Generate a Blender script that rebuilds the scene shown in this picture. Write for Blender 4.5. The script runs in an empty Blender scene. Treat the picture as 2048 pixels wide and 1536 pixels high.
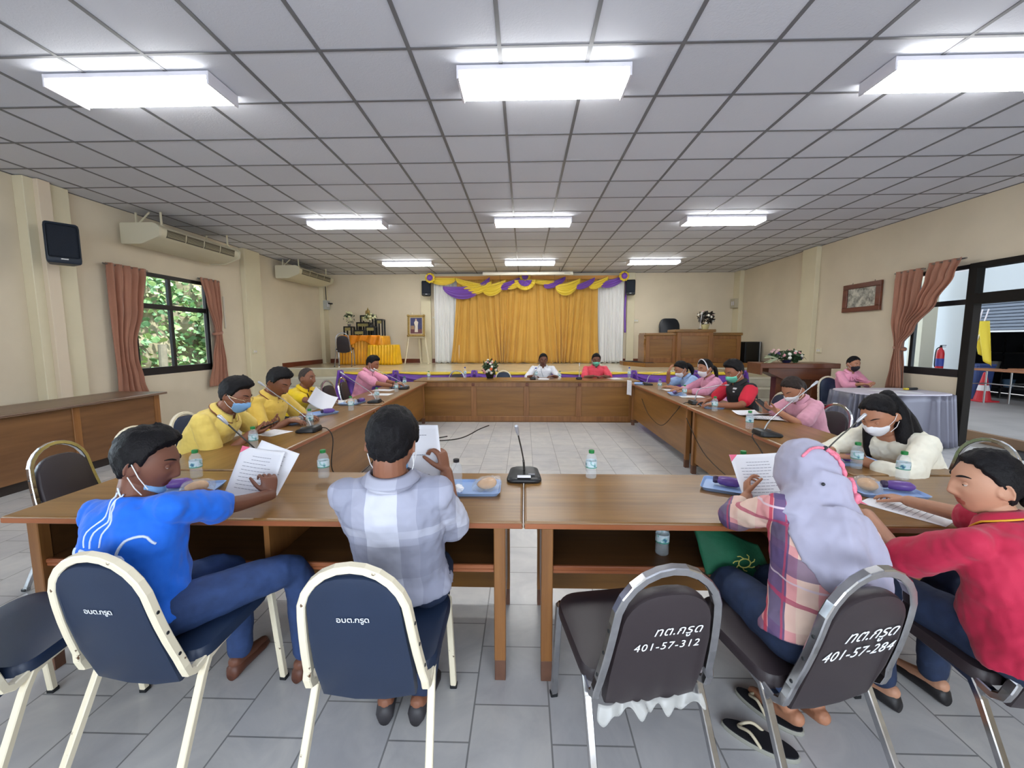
import bpy, bmesh, math, random
import numpy as np
from mathutils import Vector, Matrix, Euler
PI = math.pi
random.seed(7)
SC = bpy.context.scene
COL = SC.collection

# ------------------------------------------------------------------ camera
CAMZ = 1.51
cam_d = bpy.data.cameras.new('camera')
cam = bpy.data.objects.new('camera', cam_d)
COL.objects.link(cam)
cam_d.sensor_width = 36.0
cam_d.lens = 839.2 / 2048 * 36.0
cam_d.clip_start = 0.05
cam_d.clip_end = 200
cam.location = (0, 0, CAMZ)
cam.rotation_euler = (PI / 2 - 0.1058, 0.0018, 0.029)
SC.camera = cam

# ------------------------------------------------------------------ sky, daylight, exposure
SC.view_settings.view_transform = 'Standard'
SC.view_settings.look = 'None'
SC.view_settings.exposure = 0.52
SC.view_settings.gamma = 1.0
SC.view_settings.use_curve_mapping = False
wd = bpy.data.worlds.new('daylight')
SC.world = wd
wd.use_nodes = True
bgn = wd.node_tree.nodes['Background']
bgn.inputs['Color'].default_value = (0.78, 0.88, 1.0, 1)
bgn.inputs['Strength'].default_value = 3.0
sun_d = bpy.data.lights.new('sun', 'SUN')
sun_d.energy = 6.0
sun_d.angle = 0.05
sun_d.color = (1.0, 0.95, 0.86)
sun = bpy.data.objects.new('sun', sun_d)
COL.objects.link(sun)
sun.rotation_euler = (math.radians(8), math.radians(26), 0)
def day_window(name, loc, rot, sx, sy, power, color):
    d = bpy.data.lights.new(name, 'AREA')
    d.shape = 'RECTANGLE'; d.size = sx; d.size_y = sy; d.energy = power; d.color = color
    o = bpy.data.objects.new(name, d); COL.objects.link(o)
    o.location = loc; o.rotation_euler = rot
    return o
# daylight entering through the openings behind the photographer and in the near side walls
day_window('daylight_rear', (0.3, -3.55, 1.75), (PI / 2, 0, 0), 7.0, 1.7, 170, (0.82, 0.90, 1.0))
day_window('daylight_left', (-6.2, 0.9, 1.75), (0, -PI / 2, 0), 1.7, 4.0, 150, (0.78, 0.87, 1.0))
LAMP_STRENGTH = 17.0
SC.cycles.use_denoising = True
SC.cycles.max_bounces = 8
SC.cycles.diffuse_bounces = 4
SC.cycles.glossy_bounces = 4
SC.cycles.transmission_bounces = 8
SC.cycles.transparent_max_bounces = 12
SC.cycles.sample_clamp_indirect = 4.0
SC.cycles.caustics_reflective = False
SC.cycles.caustics_refractive = False
# ------------------------------------------------------------------ materials
MATS = {}
def srgb(r, g, b):
    f = lambda c: ((c / 255) / 12.92) if c / 255 <= 0.04045 else (((c / 255) + 0.055) / 1.055) ** 2.4
    return (f(r), f(g), f(b), 1)
def mat(name, col, rough=0.5, metal=0.0, var=0.0, vscale=8.0, bump=0.0, bscale=60.0, trans=0.0, ior=1.45, alpha=1.0,
        sheen=0.0, coat=0.0, emit=None, estr=0.0, spec=0.5, sss=0.0):
    if name in MATS: return MATS[name]
    m = bpy.data.materials.new(name); m.use_nodes = True
    nt = m.node_tree; b = nt.nodes['Principled BSDF']
    c = srgb(*col) if max(col[:3]) > 1.0 else tuple(col[:3]) + (1,)
    b.inputs['Base Color'].default_value = c
    b.inputs['Roughness'].default_value = rough
    b.inputs['Metallic'].default_value = metal
    b.inputs['IOR'].default_value = ior
    b.inputs['Transmission Weight'].default_value = trans
    b.inputs['Alpha'].default_value = alpha
    b.inputs['Specular IOR Level'].default_value = spec
    if sheen: b.inputs['Sheen Weight'].default_value = sheen
    if coat: b.inputs['Coat Weight'].default_value = coat
    if sss:
        b.inputs['Subsurface Weight'].default_value = sss
        b.inputs['Subsurface Radius'].default_value = (0.012, 0.005, 0.003)
    if emit:
        b.inputs['Emission Color'].default_value = srgb(*emit); b.inputs['Emission Strength'].default_value = estr
    tc = None
    if var or bump:
        tc = nt.nodes.new('ShaderNodeTexCoord')
    if var:
        n = nt.nodes.new('ShaderNodeTexNoise'); n.inputs['Scale'].default_value = vscale; n.inputs['Detail'].default_value = 4
        nt.links.new(tc.outputs['Object'], n.inputs['Vector'])
        r = nt.nodes.new('ShaderNodeValToRGB')
        r.color_ramp.elements[0].position = 0.3; r.color_ramp.elements[1].position = 0.7
        lo = tuple(x * (1 - var) for x in c[:3]) + (1,); hi = tuple(min(1, x * (1 + var)) for x in c[:3]) + (1,)
        r.color_ramp.elements[0].color = lo; r.color_ramp.elements[1].color = hi
        nt.links.new(n.outputs['Fac'], r.inputs['Fac']); nt.links.new(r.outputs['Color'], b.inputs['Base Color'])
    if bump:
        n = nt.nodes.new('ShaderNodeTexNoise'); n.inputs['Scale'].default_value = bscale; n.inputs['Detail'].default_value = 3
        nt.links.new(tc.outputs['Object'], n.inputs['Vector'])
        bp = nt.nodes.new('ShaderNodeBump'); bp.inputs['Strength'].default_value = bump; bp.inputs['Distance'].default_value = 0.01
        nt.links.new(n.outputs['Fac'], bp.inputs['Height']); nt.links.new(bp.outputs['Normal'], b.inputs['Normal'])
    MATS[name] = m
    return m
def wood(name, dark, light, axis=0, scale=1.0, rough=0.35):
    """grain running along the given object axis"""
    if name in MATS: return MATS[name]
    m = bpy.data.materials.new(name); m.use_nodes = True
    nt = m.node_tree; b = nt.nodes['Principled BSDF']; b.inputs['Roughness'].default_value = rough
    tc = nt.nodes.new('ShaderNodeTexCoord'); mp = nt.nodes.new('ShaderNodeMapping')
    s = [14.0 * scale] * 3; s[axis] = 1.1 * scale
    mp.inputs['Scale'].default_value = s
    n = nt.nodes.new('ShaderNodeTexNoise'); n.inputs['Scale'].default_value = 2.2; n.inputs['Detail'].default_value = 6; n.inputs['Roughness'].default_value = 0.65
    n2 = nt.nodes.new('ShaderNodeTexNoise'); n2.inputs['Scale'].default_value = 0.55; n2.inputs['Detail'].default_value = 2
    mx = nt.nodes.new('ShaderNodeMath'); mx.operation = 'ADD'
    ml = nt.nodes.new('ShaderNodeMath'); ml.operation = 'MULTIPLY'; ml.inputs[1].default_value = 0.5
    r = nt.nodes.new('ShaderNodeValToRGB')
    r.color_ramp.elements[0].position = 0.33; r.color_ramp.elements[1].position = 0.68
    r.color_ramp.elements[0].color = srgb(*dark); r.color_ramp.elements[1].color = srgb(*light)
    L = nt.links.new
    L(tc.outputs['Object'], mp.inputs['Vector']); L(mp.outputs['Vector'], n.inputs['Vector']); L(mp.outputs['Vector'], n2.inputs['Vector'])
    L(n.outputs['Fac'], mx.inputs[0]); L(n2.outputs['Fac'], mx.inputs[1]); L(mx.outputs[0], ml.inputs[0]); L(ml.outputs[0], r.inputs['Fac'])
    L(r.outputs['Color'], b.inputs['Base Color'])
    bp = nt.nodes.new('ShaderNodeBump'); bp.inputs['Strength'].default_value = 0.08; bp.inputs['Distance'].default_value = 0.004
    L(n.outputs['Fac'], bp.inputs['Height']); L(bp.outputs['Normal'], b.inputs['Normal'])
    MATS[name] = m
    return m

# ------------------------------------------------------------------ mesh helpers
def new_bm(): return bmesh.new()
def link(name, bm, m=None, parent=None, smooth=False, loc=None, rot=None):
    me = bpy.data.meshes.new(name)
    bm.normal_update()
    bm.to_mesh(me); bm.free()
    o = bpy.data.objects.new(name, me); COL.objects.link(o)
    if m is not None:
        for x in (m if isinstance(m, (list, tuple)) else [m]): me.materials.append(x)
    if smooth:
        me.polygons.foreach_set('use_smooth', [True] * len(me.polygons))
        if smooth == 'auto':
            me.set_sharp_from_angle(angle=math.radians(40))
    if parent is not None: o.parent = parent
    if loc is not None: o.location = loc
    if rot is not None: o.rotation_euler = rot
    return o
def empty(name, loc=(0, 0, 0), rz=0.0, rot=None):
    o = bpy.data.objects.new(name, None); COL.objects.link(o)
    o.empty_display_size = 0.1
    o.location = loc; o.rotation_euler = rot if rot is not None else (0, 0, rz)
    return o
def tag(o, label=None, cat=None, group=None, kind=None):
    if label: o['label'] = label
    if cat: o['category'] = cat
    if group: o['group'] = group
    if kind: o['kind'] = kind
    return o
def thing(name, label, cat, loc=(0, 0, 0), rz=0.0, group=None, rot=None):
    return tag(empty(name, loc, rz, rot), label, cat, group)
def struct(o, label=None):
    o['kind'] = 'structure'
    if label: o['label'] = label
    return o
def children_of(o): return [c for c in bpy.data.objects if c.parent == o]
def copy_tree(o, parent=None):
    c = o.copy(); COL.objects.link(c)
    if parent is not None:
        c.parent = parent
    for ch in list(o.children): copy_tree(ch, c)
    return c
def box(bm, c, s, rot=None, bev=0.0, seg=1, mi=0):
    r = bmesh.ops.create_cube(bm, size=1.0)
    vs = r['verts']
    M = Matrix.Translation(Vector(c)) @ (rot.to_4x4() if rot is not None else Matrix.Identity(4)) @ Matrix.Diagonal((s[0], s[1], s[2], 1))
    bmesh.ops.transform(bm, matrix=M, verts=vs)
    if bev > 0:
        es = list({e for v in vs for e in v.link_edges})
        rr = bmesh.ops.bevel(bm, geom=es, offset=bev, segments=seg, affect='EDGES', profile=0.5)
        fs = rr['faces']
    if mi:
        for v in vs:
            if v.is_valid:
                for f in v.link_faces: f.material_index = mi
    return vs
def bx(bm, x0, x1, y0, y1, z0, z1, bev=0.0, seg=1):
    return box(bm, ((x0 + x1) / 2, (y0 + y1) / 2, (z0 + z1) / 2), (abs(x1 - x0), abs(y1 - y0), abs(z1 - z0)), None, bev, seg)
def rings_to_mesh(bm, rings, closed=True, caps=True, mi=0):
    """rings: list of lists of Vector, same length"""
    R = [[bm.verts.new(p) for p in r] for r in rings]
    n = len(R[0])
    for a, b in zip(R[:-1], R[1:]):
        for i in range(n if closed else n - 1):
            j = (i + 1) % n
            f = bm.faces.new((a[i], a[j], b[j], b[i])); f.material_index = mi
    if caps and closed:
        f = bm.faces.new(list(reversed(R[0]))); f.material_index = mi
        f = bm.faces.new(R[-1]); f.material_index = mi
    return R
def frames(pts, up=Vector((0, 0, 1)), closed=False):
    pts = [Vector(p) for p in pts]
    n = len(pts); T = []
    for i in range(n):
        if closed: t = pts[(i + 1) % n] - pts[i - 1]
        else: t = pts[min(i + 1, n - 1)] - pts[max(i - 1, 0)]
        if t.length < 1e-9: t = Vector((0, 0, 1))
        T.append(t.normalized())
    u = up - T[0] * up.dot(T[0])
    if u.length < 1e-4:
        u = Vector((1, 0, 0)) - T[0] * T[0].x
    u.normalize()
    out = []
    for i in range(n):
        if i:
            q = T[i - 1].rotation_difference(T[i]); u = q @ u
            u = (u - T[i] * u.dot(T[i])).normalized()
        out.append((pts[i], T[i], u, T[i].cross(u)))
    return out
def tube(bm, pts, r, n=8, ends='flat', up=Vector((0, 0, 1)), flat=1.0, mi=0):
    """round (or flattened) tube along pts; r scalar or list; ends flat or round"""
    fr = frames(pts, up)
    rs = r if isinstance(r, (list, tuple)) else [r] * len(pts)
    rings = []
    def ring(p, u, v, rr): return [p + u * (rr * flat * math.cos(2 * PI * k / n)) + v * (rr * math.sin(2 * PI * k / n)) for k in range(n)]
    if ends == 'round':
        p, t, u, v = fr[0]; rr = rs[0]
        for a in (0.25, 0.6): rings.append(ring(p - t * (rr * math.cos(a * PI / 2)), u, v, rr * math.sin(a * PI / 2)))
    for (p, t, u, v), rr in zip(fr, rs): rings.append(ring(p, u, v, rr))
    if ends == 'round':
        p, t, u, v = fr[-1]; rr = rs[-1]
        for a in (0.6, 0.25): rings.append(ring(p + t * (rr * math.cos(a * PI / 2)), u, v, rr * math.sin(a * PI / 2)))
    return rings_to_mesh(bm, rings, True, True, mi)
def rtube(bm, pts, w, h, up=Vector((0, 0, 1)), closed=False, mi=0):
    """rectangular tube: h measured along the (transported) up, w across"""
    fr = frames(pts, up, closed)
    rings = []
    for p, t, u, v in fr:
        a, b = u * (h / 2), v * (w / 2); c = 0.25
        rings.append([p + a + b * (1 - c), p + a * (1 - c) + b, p - a * (1 - c) + b, p - a + b * (1 - c), p - a - b * (1 - c), p - a * (1 - c) - b, p + a * (1 - c) - b, p + a - b * (1 - c)])
    return rings_to_mesh(bm, rings, True, True, mi)
def lathe(bm, prof, n=20, c=(0, 0, 0), mi=0, caps=True):
    cx, cy, cz = c
    rings = [[Vector((cx + r * math.cos(2 * PI * k / n), cy + r * math.sin(2 * PI * k / n), cz + z)) for k in range(n)] for r, z in prof]
    return rings_to_mesh(bm, rings, True, caps, mi)
def prism(bm, poly, z0, z1, axis='z', mi=0):
    """extrude a 2D outline; axis names the extrusion direction"""
    def P(a, b, c):
        return Vector((a, b, c)) if axis == 'z' else (Vector((a, c, b)) if axis == 'y' else Vector((c, a, b)))
    r0 = [P(a, b, z0) for a, b in poly]; r1 = [P(a, b, z1) for a, b in poly]
    return rings_to_mesh(bm, [r0, r1], True, True, mi)
def sheet(bm, fn, nu, nv, mi=0):
    V = [[bm.verts.new(Vector(fn(i / nu, j / nv))) for i in range(nu + 1)] for j in range(nv + 1)]
    for j in range(nv):
        for i in range(nu):
            f = bm.faces.new((V[j][i], V[j][i + 1], V[j + 1][i + 1], V[j + 1][i])); f.material_index = mi
    return V
def solid_sheet(bm, fn, nu, nv, th, mi=0):
    """a sheet given real thickness"""
    P = [[Vector(fn(i / nu, j / nv)) for i in range(nu + 1)] for j in range(nv + 1)]
    N = [[None] * (nu + 1) for _ in range(nv + 1)]
    for j in range(nv + 1):
        for i in range(nu + 1):
            du = P[j][min(i + 1, nu)] - P[j][max(i - 1, 0)]; dv = P[min(j + 1, nv)][i] - P[max(j - 1, 0)][i]
            n = du.cross(dv); N[j][i] = n.normalized() if n.length > 1e-12 else Vector((0, 0, 1))
    A = [[bm.verts.new(P[j][i] + N[j][i] * th / 2) for i in range(nu + 1)] for j in range(nv + 1)]
    B = [[bm.verts.new(P[j][i] - N[j][i] * th / 2) for i in range(nu + 1)] for j in range(nv + 1)]
    for j in range(nv):
        for i in range(nu):
            bm.faces.new((A[j][i], A[j][i + 1], A[j + 1][i + 1], A[j + 1][i])).material_index = mi
            bm.faces.new((B[j][i], B[j + 1][i], B[j + 1][i + 1], B[j][i + 1])).material_index = mi
    for i in range(nu):
        bm.faces.new((A[0][i + 1], A[0][i], B[0][i], B[0][i + 1])).material_index = mi
        bm.faces.new((A[nv][i], A[nv][i + 1], B[nv][i + 1], B[nv][i])).material_index = mi
    for j in range(nv):
        bm.faces.new((A[j][0], A[j + 1][0], B[j + 1][0], B[j][0])).material_index = mi
        bm.faces.new((A[j + 1][nu], A[j][nu], B[j][nu], B[j + 1][nu])).material_index = mi
def ball(bm, c, r, u=12, v=8, rot=None):
    if not isinstance(r, (list, tuple)): r = (r, r, r)
    q = bmesh.ops.create_uvsphere(bm, u_segments=u, v_segments=v, radius=1.0)
    M = Matrix.Translation(Vector(c)) @ (rot.to_4x4() if rot is not None else Matrix.Identity(4)) @ Matrix.Diagonal((r[0], r[1], r[2], 1))
    bmesh.ops.transform(bm, matrix=M, verts=q['verts'])
    return q['verts']
def bez(ps, n=24):
    """smooth path through control points (Catmull-Rom)"""
    ps = [Vector(p) for p in ps]; out = []
    k = len(ps) - 1
    for s in range(n + 1):
        t = s / n * k; i = min(int(t), k - 1); f = t - i
        p0 = ps[max(i - 1, 0)]; p1 = ps[i]; p2 = ps[i + 1]; p3 = ps[min(i + 2, k)]
        out.append(0.5 * ((2 * p1) + (p2 - p0) * f + (2 * p0 - 5 * p1 + 4 * p2 - p3) * f * f + (3 * p1 - p0 - 3 * p2 + p3) * f ** 3))
    return out
def rounded(poly, r, seg=5):
    """round the corners of a closed 2D outline"""
    out = []; n = len(poly)
    for i in range(n):
        p = Vector(poly[i]).to_2d(); a = Vector(poly[i - 1]).to_2d(); b = Vector(poly[(i + 1) % n]).to_2d()
        rr = r[i] if isinstance(r, (list, tuple)) else r
        if rr <= 0: out.append(tuple(p)); continue
        da = (a - p).normalized(); db = (b - p).normalized()
        rr2 = min(rr, (a - p).length * .49, (b - p).length * .49)
        s, e = p + da * rr2, p + db * rr2
        for k in range(seg + 1):
            t = k / seg; out.append(tuple(s * (1 - t) ** 2 + p * 2 * t * (1 - t) + e * t * t))
    return out
def text_mesh(body, size, extrude=0.0006, shear=0.0, spacing=1.0):
    cu = bpy.data.curves.new('lettering', 'FONT'); cu.body = body; cu.size = size; cu.extrude = extrude; cu.shear = shear
    cu.align_x = 'CENTER'; cu.align_y = 'CENTER'; cu.space_character = spacing; cu.resolution_u = 3
    o = bpy.data.objects.new('lettering', cu); COL.objects.link(o)
    dg = bpy.context.evaluated_depsgraph_get()
    me = bpy.data.meshes.new_from_object(o.evaluated_get(dg))
    bpy.data.objects.remove(o); bpy.data.curves.remove(cu)
    return me
def text_obj(name, body, size, m, parent, M, extrude=0.0006, shear=0.0, spacing=1.0):
    me = text_mesh(body, size, extrude, shear, spacing)
    me.materials.clear(); me.materials.append(m)
    o = bpy.data.objects.new(name, me); COL.objects.link(o)
    o.parent = parent; o.matrix_local = M
    return o
def bake(o):
    """apply the modifiers of o into its mesh"""
    dg = bpy.context.evaluated_depsgraph_get()
    me = bpy.data.meshes.new_from_object(o.evaluated_get(dg))
    old = o.data; o.modifiers.clear(); o.data = me
    bpy.data.meshes.remove(old)
    return o
# ================================================================== the setting
XL, XR, YB, YN, ZC = -5.95, 6.15, 12.5, -3.4, 3.426
STZ, STY, STR = 0.82, 8.95, 10.15         # stage height, front line, recessed edge at the steps
M_wall = mat('wall_paint', (221, 208, 184), 0.75, var=0.05, vscale=1.3, bump=0.05, bscale=90)
M_pillar = mat('pillar_paint', (224, 214, 184), 0.7, var=0.04, vscale=1.5)
M_dark = mat('dark_aluminium', (42, 40, 42), 0.45, metal=0.3)
M_brown_base = mat('red_brown_tile', (112, 58, 40), 0.35, var=0.12, vscale=5)
M_stage = mat('stage_terrazzo', (205, 196, 168), 0.16, var=0.10, vscale=3.0)
M_step = mat('step_terrazzo', (206, 203, 190), 0.3, var=0.08, vscale=4.0)

def floor_material():
    m = bpy.data.materials.new('floor_tiles'); m.use_nodes = True
    nt = m.node_tree; b = nt.nodes['Principled BSDF']; L = nt.links.new
    tc = nt.nodes.new('ShaderNodeTexCoord'); mp = nt.nodes.new('ShaderNodeMapping')
    mp.inputs['Rotation'].default_value = (0, 0, PI / 2)
    mp.inputs['Location'].default_value = (0.092, 0.205, 0)
    br = nt.nodes.new('ShaderNodeTexBrick')
    br.inputs['Scale'].default_value = 1.0
    br.inputs['Brick Width'].default_value = 0.333; br.inputs['Row Height'].default_value = 0.31
    br.inputs['Mortar Size'].default_value = 0.0035; br.inputs['Mortar Smooth'].default_value = 0.1
    br.offset = 0.5; br.squash = 1.0
    br.inputs['Color1'].default_value = srgb(208, 208, 210); br.inputs['Color2'].default_value = srgb(220, 219, 217)
    br.inputs['Mortar'].default_value = srgb(150, 150, 150)
    L(tc.outputs['Object'], mp.inputs['Vector']); L(mp.outputs['Vector'], br.inputs['Vector'])
    n = nt.nodes.new('ShaderNodeTexNoise'); n.inputs['Scale'].default_value = 3.5; n.inputs['Detail'].default_value = 6; n.inputs['Roughness'].default_value = 0.6
    n.inputs['Distortion'].default_value = 1.2
    L(tc.outputs['Object'], n.inputs['Vector'])
    r = nt.nodes.new('ShaderNodeValToRGB'); r.color_ramp.elements[0].position = 0.3; r.color_ramp.elements[1].position = 0.75
    r.color_ramp.elements[0].color = srgb(190, 192, 196); r.color_ramp.elements[1].color = srgb(255, 252, 246)
    L(n.outputs['Fac'], r.inputs['Fac'])
    mx = nt.nodes.new('ShaderNodeMix'); mx.data_type = 'RGBA'; mx.blend_type = 'MULTIPLY'; mx.inputs[0].default_value = 0.55
    L(br.outputs['Color'], mx.inputs[6]); L(r.outputs['Color'], mx.inputs[7]); L(mx.outputs[2], b.inputs['Base Color'])
    n2 = nt.nodes.new('ShaderNodeTexNoise'); n2.inputs['Scale'].default_value = 9; n2.inputs['Detail'].default_value = 5
    L(tc.outputs['Object'], n2.inputs['Vector'])
    ad = nt.nodes.new('ShaderNodeMath'); ad.operation = 'SUBTRACT'
    ml = nt.nodes.new('ShaderNodeMath'); ml.operation = 'MULTIPLY'; ml.inputs[1].default_value = 0.35
    L(n2.outputs['Fac'], ml.inputs[0]); L(ml.outputs[0], ad.inputs[0]); L(br.outputs['Fac'], ad.inputs[1])
    bp = nt.nodes.new('ShaderNodeBump'); bp.inputs['Strength'].default_value = 0.25; bp.inputs['Distance'].default_value = 0.004
    L(ad.outputs[0], bp.inputs['Height']); L(bp.outputs['Normal'], b.inputs['Normal'])
    b.inputs['Roughness'].default_value = 0.3
    return m
bm = new_bm(); bx(bm, XL - .15, XR + .15, YN - .15, YB + .15, -0.12, 0.0)
struct(link('floor', bm, floor_material()))

# ceiling boards and the T-bar grid below them
def ceiling_material():
    m = bpy.data.materials.new('ceiling_board'); m.use_nodes = True
    nt = m.node_tree; b = nt.nodes['Principled BSDF']; L = nt.links.new
    tc = nt.nodes.new('ShaderNodeTexCoord')
    v = nt.nodes.new('ShaderNodeTexNoise'); v.inputs['Scale'].default_value = 26; v.inputs['Detail'].default_value = 4; v.inputs['Distortion'].default_value = 2.5
    L(tc.outputs['Object'], v.inputs['Vector'])
    bp = nt.nodes.new('ShaderNodeBump'); bp.inputs['Strength'].default_value = 0.35; bp.inputs['Distance'].default_value = 0.004
    L(v.outputs['Fac'], bp.inputs['Height']); L(bp.outputs['Normal'], b.inputs['Normal'])
    w = nt.nodes.new('ShaderNodeTexWhiteNoise'); w.noise_dimensions = '2D'
    mp = nt.nodes.new('ShaderNodeMapping'); mp.inputs['Location'].default_value = (0.1664 / .6, -2.973 / .6, 0); mp.inputs['Scale'].default_value = (1 / .6, 1 / .6, 1)
    fl = nt.nodes.new('ShaderNodeVectorMath'); fl.operation = 'FLOOR'
    L(tc.outputs['Object'], mp.inputs['Vector']); L(mp.outputs['Vector'], fl.inputs[0]); L(fl.outputs[0], w.inputs['Vector'])
    r = nt.nodes.new('ShaderNodeValToRGB'); r.color_ramp.elements[0].color = srgb(206, 208, 217); r.color_ramp.elements[1].color = srgb(214, 216, 225)
    L(w.outputs['Value'], r.inputs['Fac']); L(r.outputs['Color'], b.inputs['Base Color'])
    b.inputs['Roughness'].default_value = 0.8
    return m
bm = new_bm(); bx(bm, XL - .15, XR + .15, YN - .15, YB + .15, ZC, ZC + 0.1)
struct(link('ceiling', bm, ceiling_material()))
bm = new_bm()
k = math.ceil((XL + .1664) / .6)
while -.1664 + .6 * k < XR:
    x = -.1664 + .6 * k; bx(bm, x - .013, x + .013, YN, YB, ZC - .006, ZC - .0005); k += 1
k = math.ceil((YN - 2.973) / .6)
while 2.973 + .6 * k < YB:
    y = 2.973 + .6 * k; bx(bm, XL, XR, y - .0105, y + .0105, ZC - .005, ZC - .0005); k += 1
for (a, b_, c_, d_) in ((XL, XL + .025, YN, YB), (XR - .025, XR, YN, YB), (XL, XR, YB - .025, YB)):
    bx(bm, a, b_, c_, d_, ZC - .0055, ZC - .0005)
struct(link('trim_1', bm, mat('t_bar', (112, 112, 116), 0.5)))

# walls with their openings
def wall_x(name, x0, x1, openings):
    bm = new_bm()
    ys = sorted({YN, YB, *[o[0] for o in openings], *[o[1] for o in openings]})
    for a, b_ in zip(ys[:-1], ys[1:]):
        op = [o for o in openings if o[0] <= a and o[1] >= b_]
        if not op: bx(bm, x0, x1, a, b_, 0, ZC)
        else:
            o = op[0]
            if o[2] > 0: bx(bm, x0, x1, a, b_, 0, o[2])
            bx(bm, x0, x1, a, b_, o[3], ZC)
    bmesh.ops.remove_doubles(bm, verts=bm.verts, dist=1e-5)
    return struct(link(name, bm, M_wall))
W1 = (6.30, 7.86, 0.95, 2.58)
WL = (-1.1, 2.9, 0.9, 2.6)
W2 = (6.08, 7.15, 0.96, 2.53)
DR = (2.9, 6.04, 0.0, 2.53)
wall_x('wall_left', XL - .12, XL, [W1, WL])
wall_x('wall_right', XR, XR + .12, [W2, DR])
bm = new_bm(); bx(bm, XL, XR, YB, YB + .12, 0, ZC); struct(link('wall_back', bm, M_wall))
bm = new_bm()
bx(bm, XL, XR, YN - .12, YN, 0, 0.9); bx(bm, XL, XR, YN - .12, YN, 2.6, ZC)
bx(bm, XL, -3.2, YN - .12, YN, 0.9, 2.6); bx(bm, 3.8, XR, YN - .12, YN, 0.9, 2.6)
struct(link('wall_front', bm, M_wall))
# pillars standing proud of the walls
for i, (x0, x1, y0, y1) in enumerate(((XL, XL + .13, 4.92, 5.42), (XL, XL + .10, 8.82, 9.35), (XL, XL + .12, 12.2, YB), (XR - .10, XR, 9.1, 9.55), (XR - .12, XR, 12.15, YB),
                                      (-3.05, -2.75, YB - .06, YB), (2.98, 3.2, YB - .06, YB))):
    bm = new_bm(); bx(bm, x0, x1, y0, y1, 0 if y1 < 8.9 else (0 if i == 0 else 0), ZC - .007, 0.006)
    struct(link('wall_pillar', bm, M_pillar))
bm = new_bm(); bx(bm, XL + .13, XL + .19, 5.02, 5.16, 0, ZC - .01, 0.004)
struct(link('wall_pillar', bm, mat('pillar_pale', (226, 210, 186), 0.7)))

# stage with steps let into both ends
bm = new_bm()
bx(bm, XL, XR, STR, YB, 0, STZ); bx(bm, -3.9, 4.55, STY, STR, 0, STZ)
struct(link('stage_floor', bm, M_stage))
def steps(name, x0, x1):
    bm = new_bm(); h = STZ / 4
    for k in range(3):
        y0 = STR - (k + 1) * 0.36
        bx(bm, x0, x1, y0, STR, 0 if k == 2 else STZ - (k + 2) * h + 0, STZ - (k + 1) * h, 0.004)
    o = struct(link(name, bm, M_step))
    bm = new_bm()
    for k in range(4):
        y0 = STR - k * 0.36
        bx(bm, x0, x1, y0 - .012, y0 + .03, STZ - k * h - .028, STZ - k * h + .002, 0.004)
    link('step_nosing', bm, mat('nosing', (222, 220, 206), 0.35), o)
    return o
steps('steps_left', XL, -3.9); steps('steps_right', 4.55, XR)
bm = new_bm()
bx(bm, XL, XL + .015, STR, YB, STZ, STZ + .12)
struct(link('baseboard_left', bm, M_brown_base))
bm = new_bm(); bx(bm, XR - .015, XR, STR, YB, STZ, STZ + .12); struct(link('baseboard_right', bm, M_brown_base))
bm = new_bm(); bx(bm, XL, XR, YB - .015, YB, STZ, STZ + .12); struct(link('baseboard_back', bm, M_brown_base))

# windows and the doorway
M_glass = mat('window_glass', (235, 245, 245), 0.02, trans=1.0, ior=1.02, spec=0.3)
def window(name, x, y0, y1, z0, z1, mull, trans, side, fw=0.055):
    """frame in the plane of a side wall; mull = list of y, trans = list of z"""
    bm = new_bm(); a, b_ = x - .03, x + .03
    bx(bm, a, b_, y0, y1, z0, z0 + fw * 2.0, .004); bx(bm, a, b_, y0, y1, z1 - fw, z1, .004)
    bx(bm, a, b_, y0, y0 + fw, z0, z1, .004); bx(bm, a, b_, y1 - fw, y1, z0, z1, .004)
    for m_ in mull: bx(bm, a + .004, b_ - .004, m_ - fw / 2, m_ + fw / 2, z0 + fw, z1 - fw, .003)
    for t in trans: bx(bm, a + .002, b_ - .002, y0 + fw, y1 - fw, t - fw * .65, t + fw * .65, .003)
    o = struct(link(name, bm, M_dark))
    ys = [y0 + fw] + list(mull) + [y1 - fw]; zs = [z0 + fw] + list(trans) + [z1 - fw]
    for ya, yb in zip(ys[:-1], ys[1:]):
        for za, zb in zip(zs[:-1], zs[1:]):
            bm = new_bm(); bx(bm, x - .003, x + .003, ya + fw * .4, yb - fw * .4, za + fw * .4, zb - fw * .4)
            link('pane', bm, M_glass, o)
    return o
window('window_1', XL - .04, W1[0], W1[1], W1[2], W1[3], [7.02], [2.05], -1, 0.06)
window('window_2', XR + .04, W2[0], W2[1], W2[2], W2[3], [6.9], [2.02], 1, 0.055)
window('window_3', XL - .06, WL[0], WL[1], WL[2], WL[3], [0.9], [2.05], -1)
# doorway: jambs, head, transom light; the leaves stand open out of sight
bm = new_bm()
for y in (5.96, 3.0): bx(bm, XR - .05, XR + .06, y, y + .11, 0, DR[3], .005)
bx(bm, XR - .05, XR + .13, 3.0, 6.04, DR[3] - .07, DR[3], .005)
bx(bm, XR - .05, XR + .13, 3.0, 6.04, 1.98, 2.12, .005)
dr = struct(link('door_1', bm, mat('door_frame', (34, 31, 28), 0.85, spec=.2)))
bm = new_bm(); bx(bm, XR + .03, XR + .036, 3.1, 5.97, 2.1, 2.47); link('pane', bm, M_glass, dr)
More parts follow.
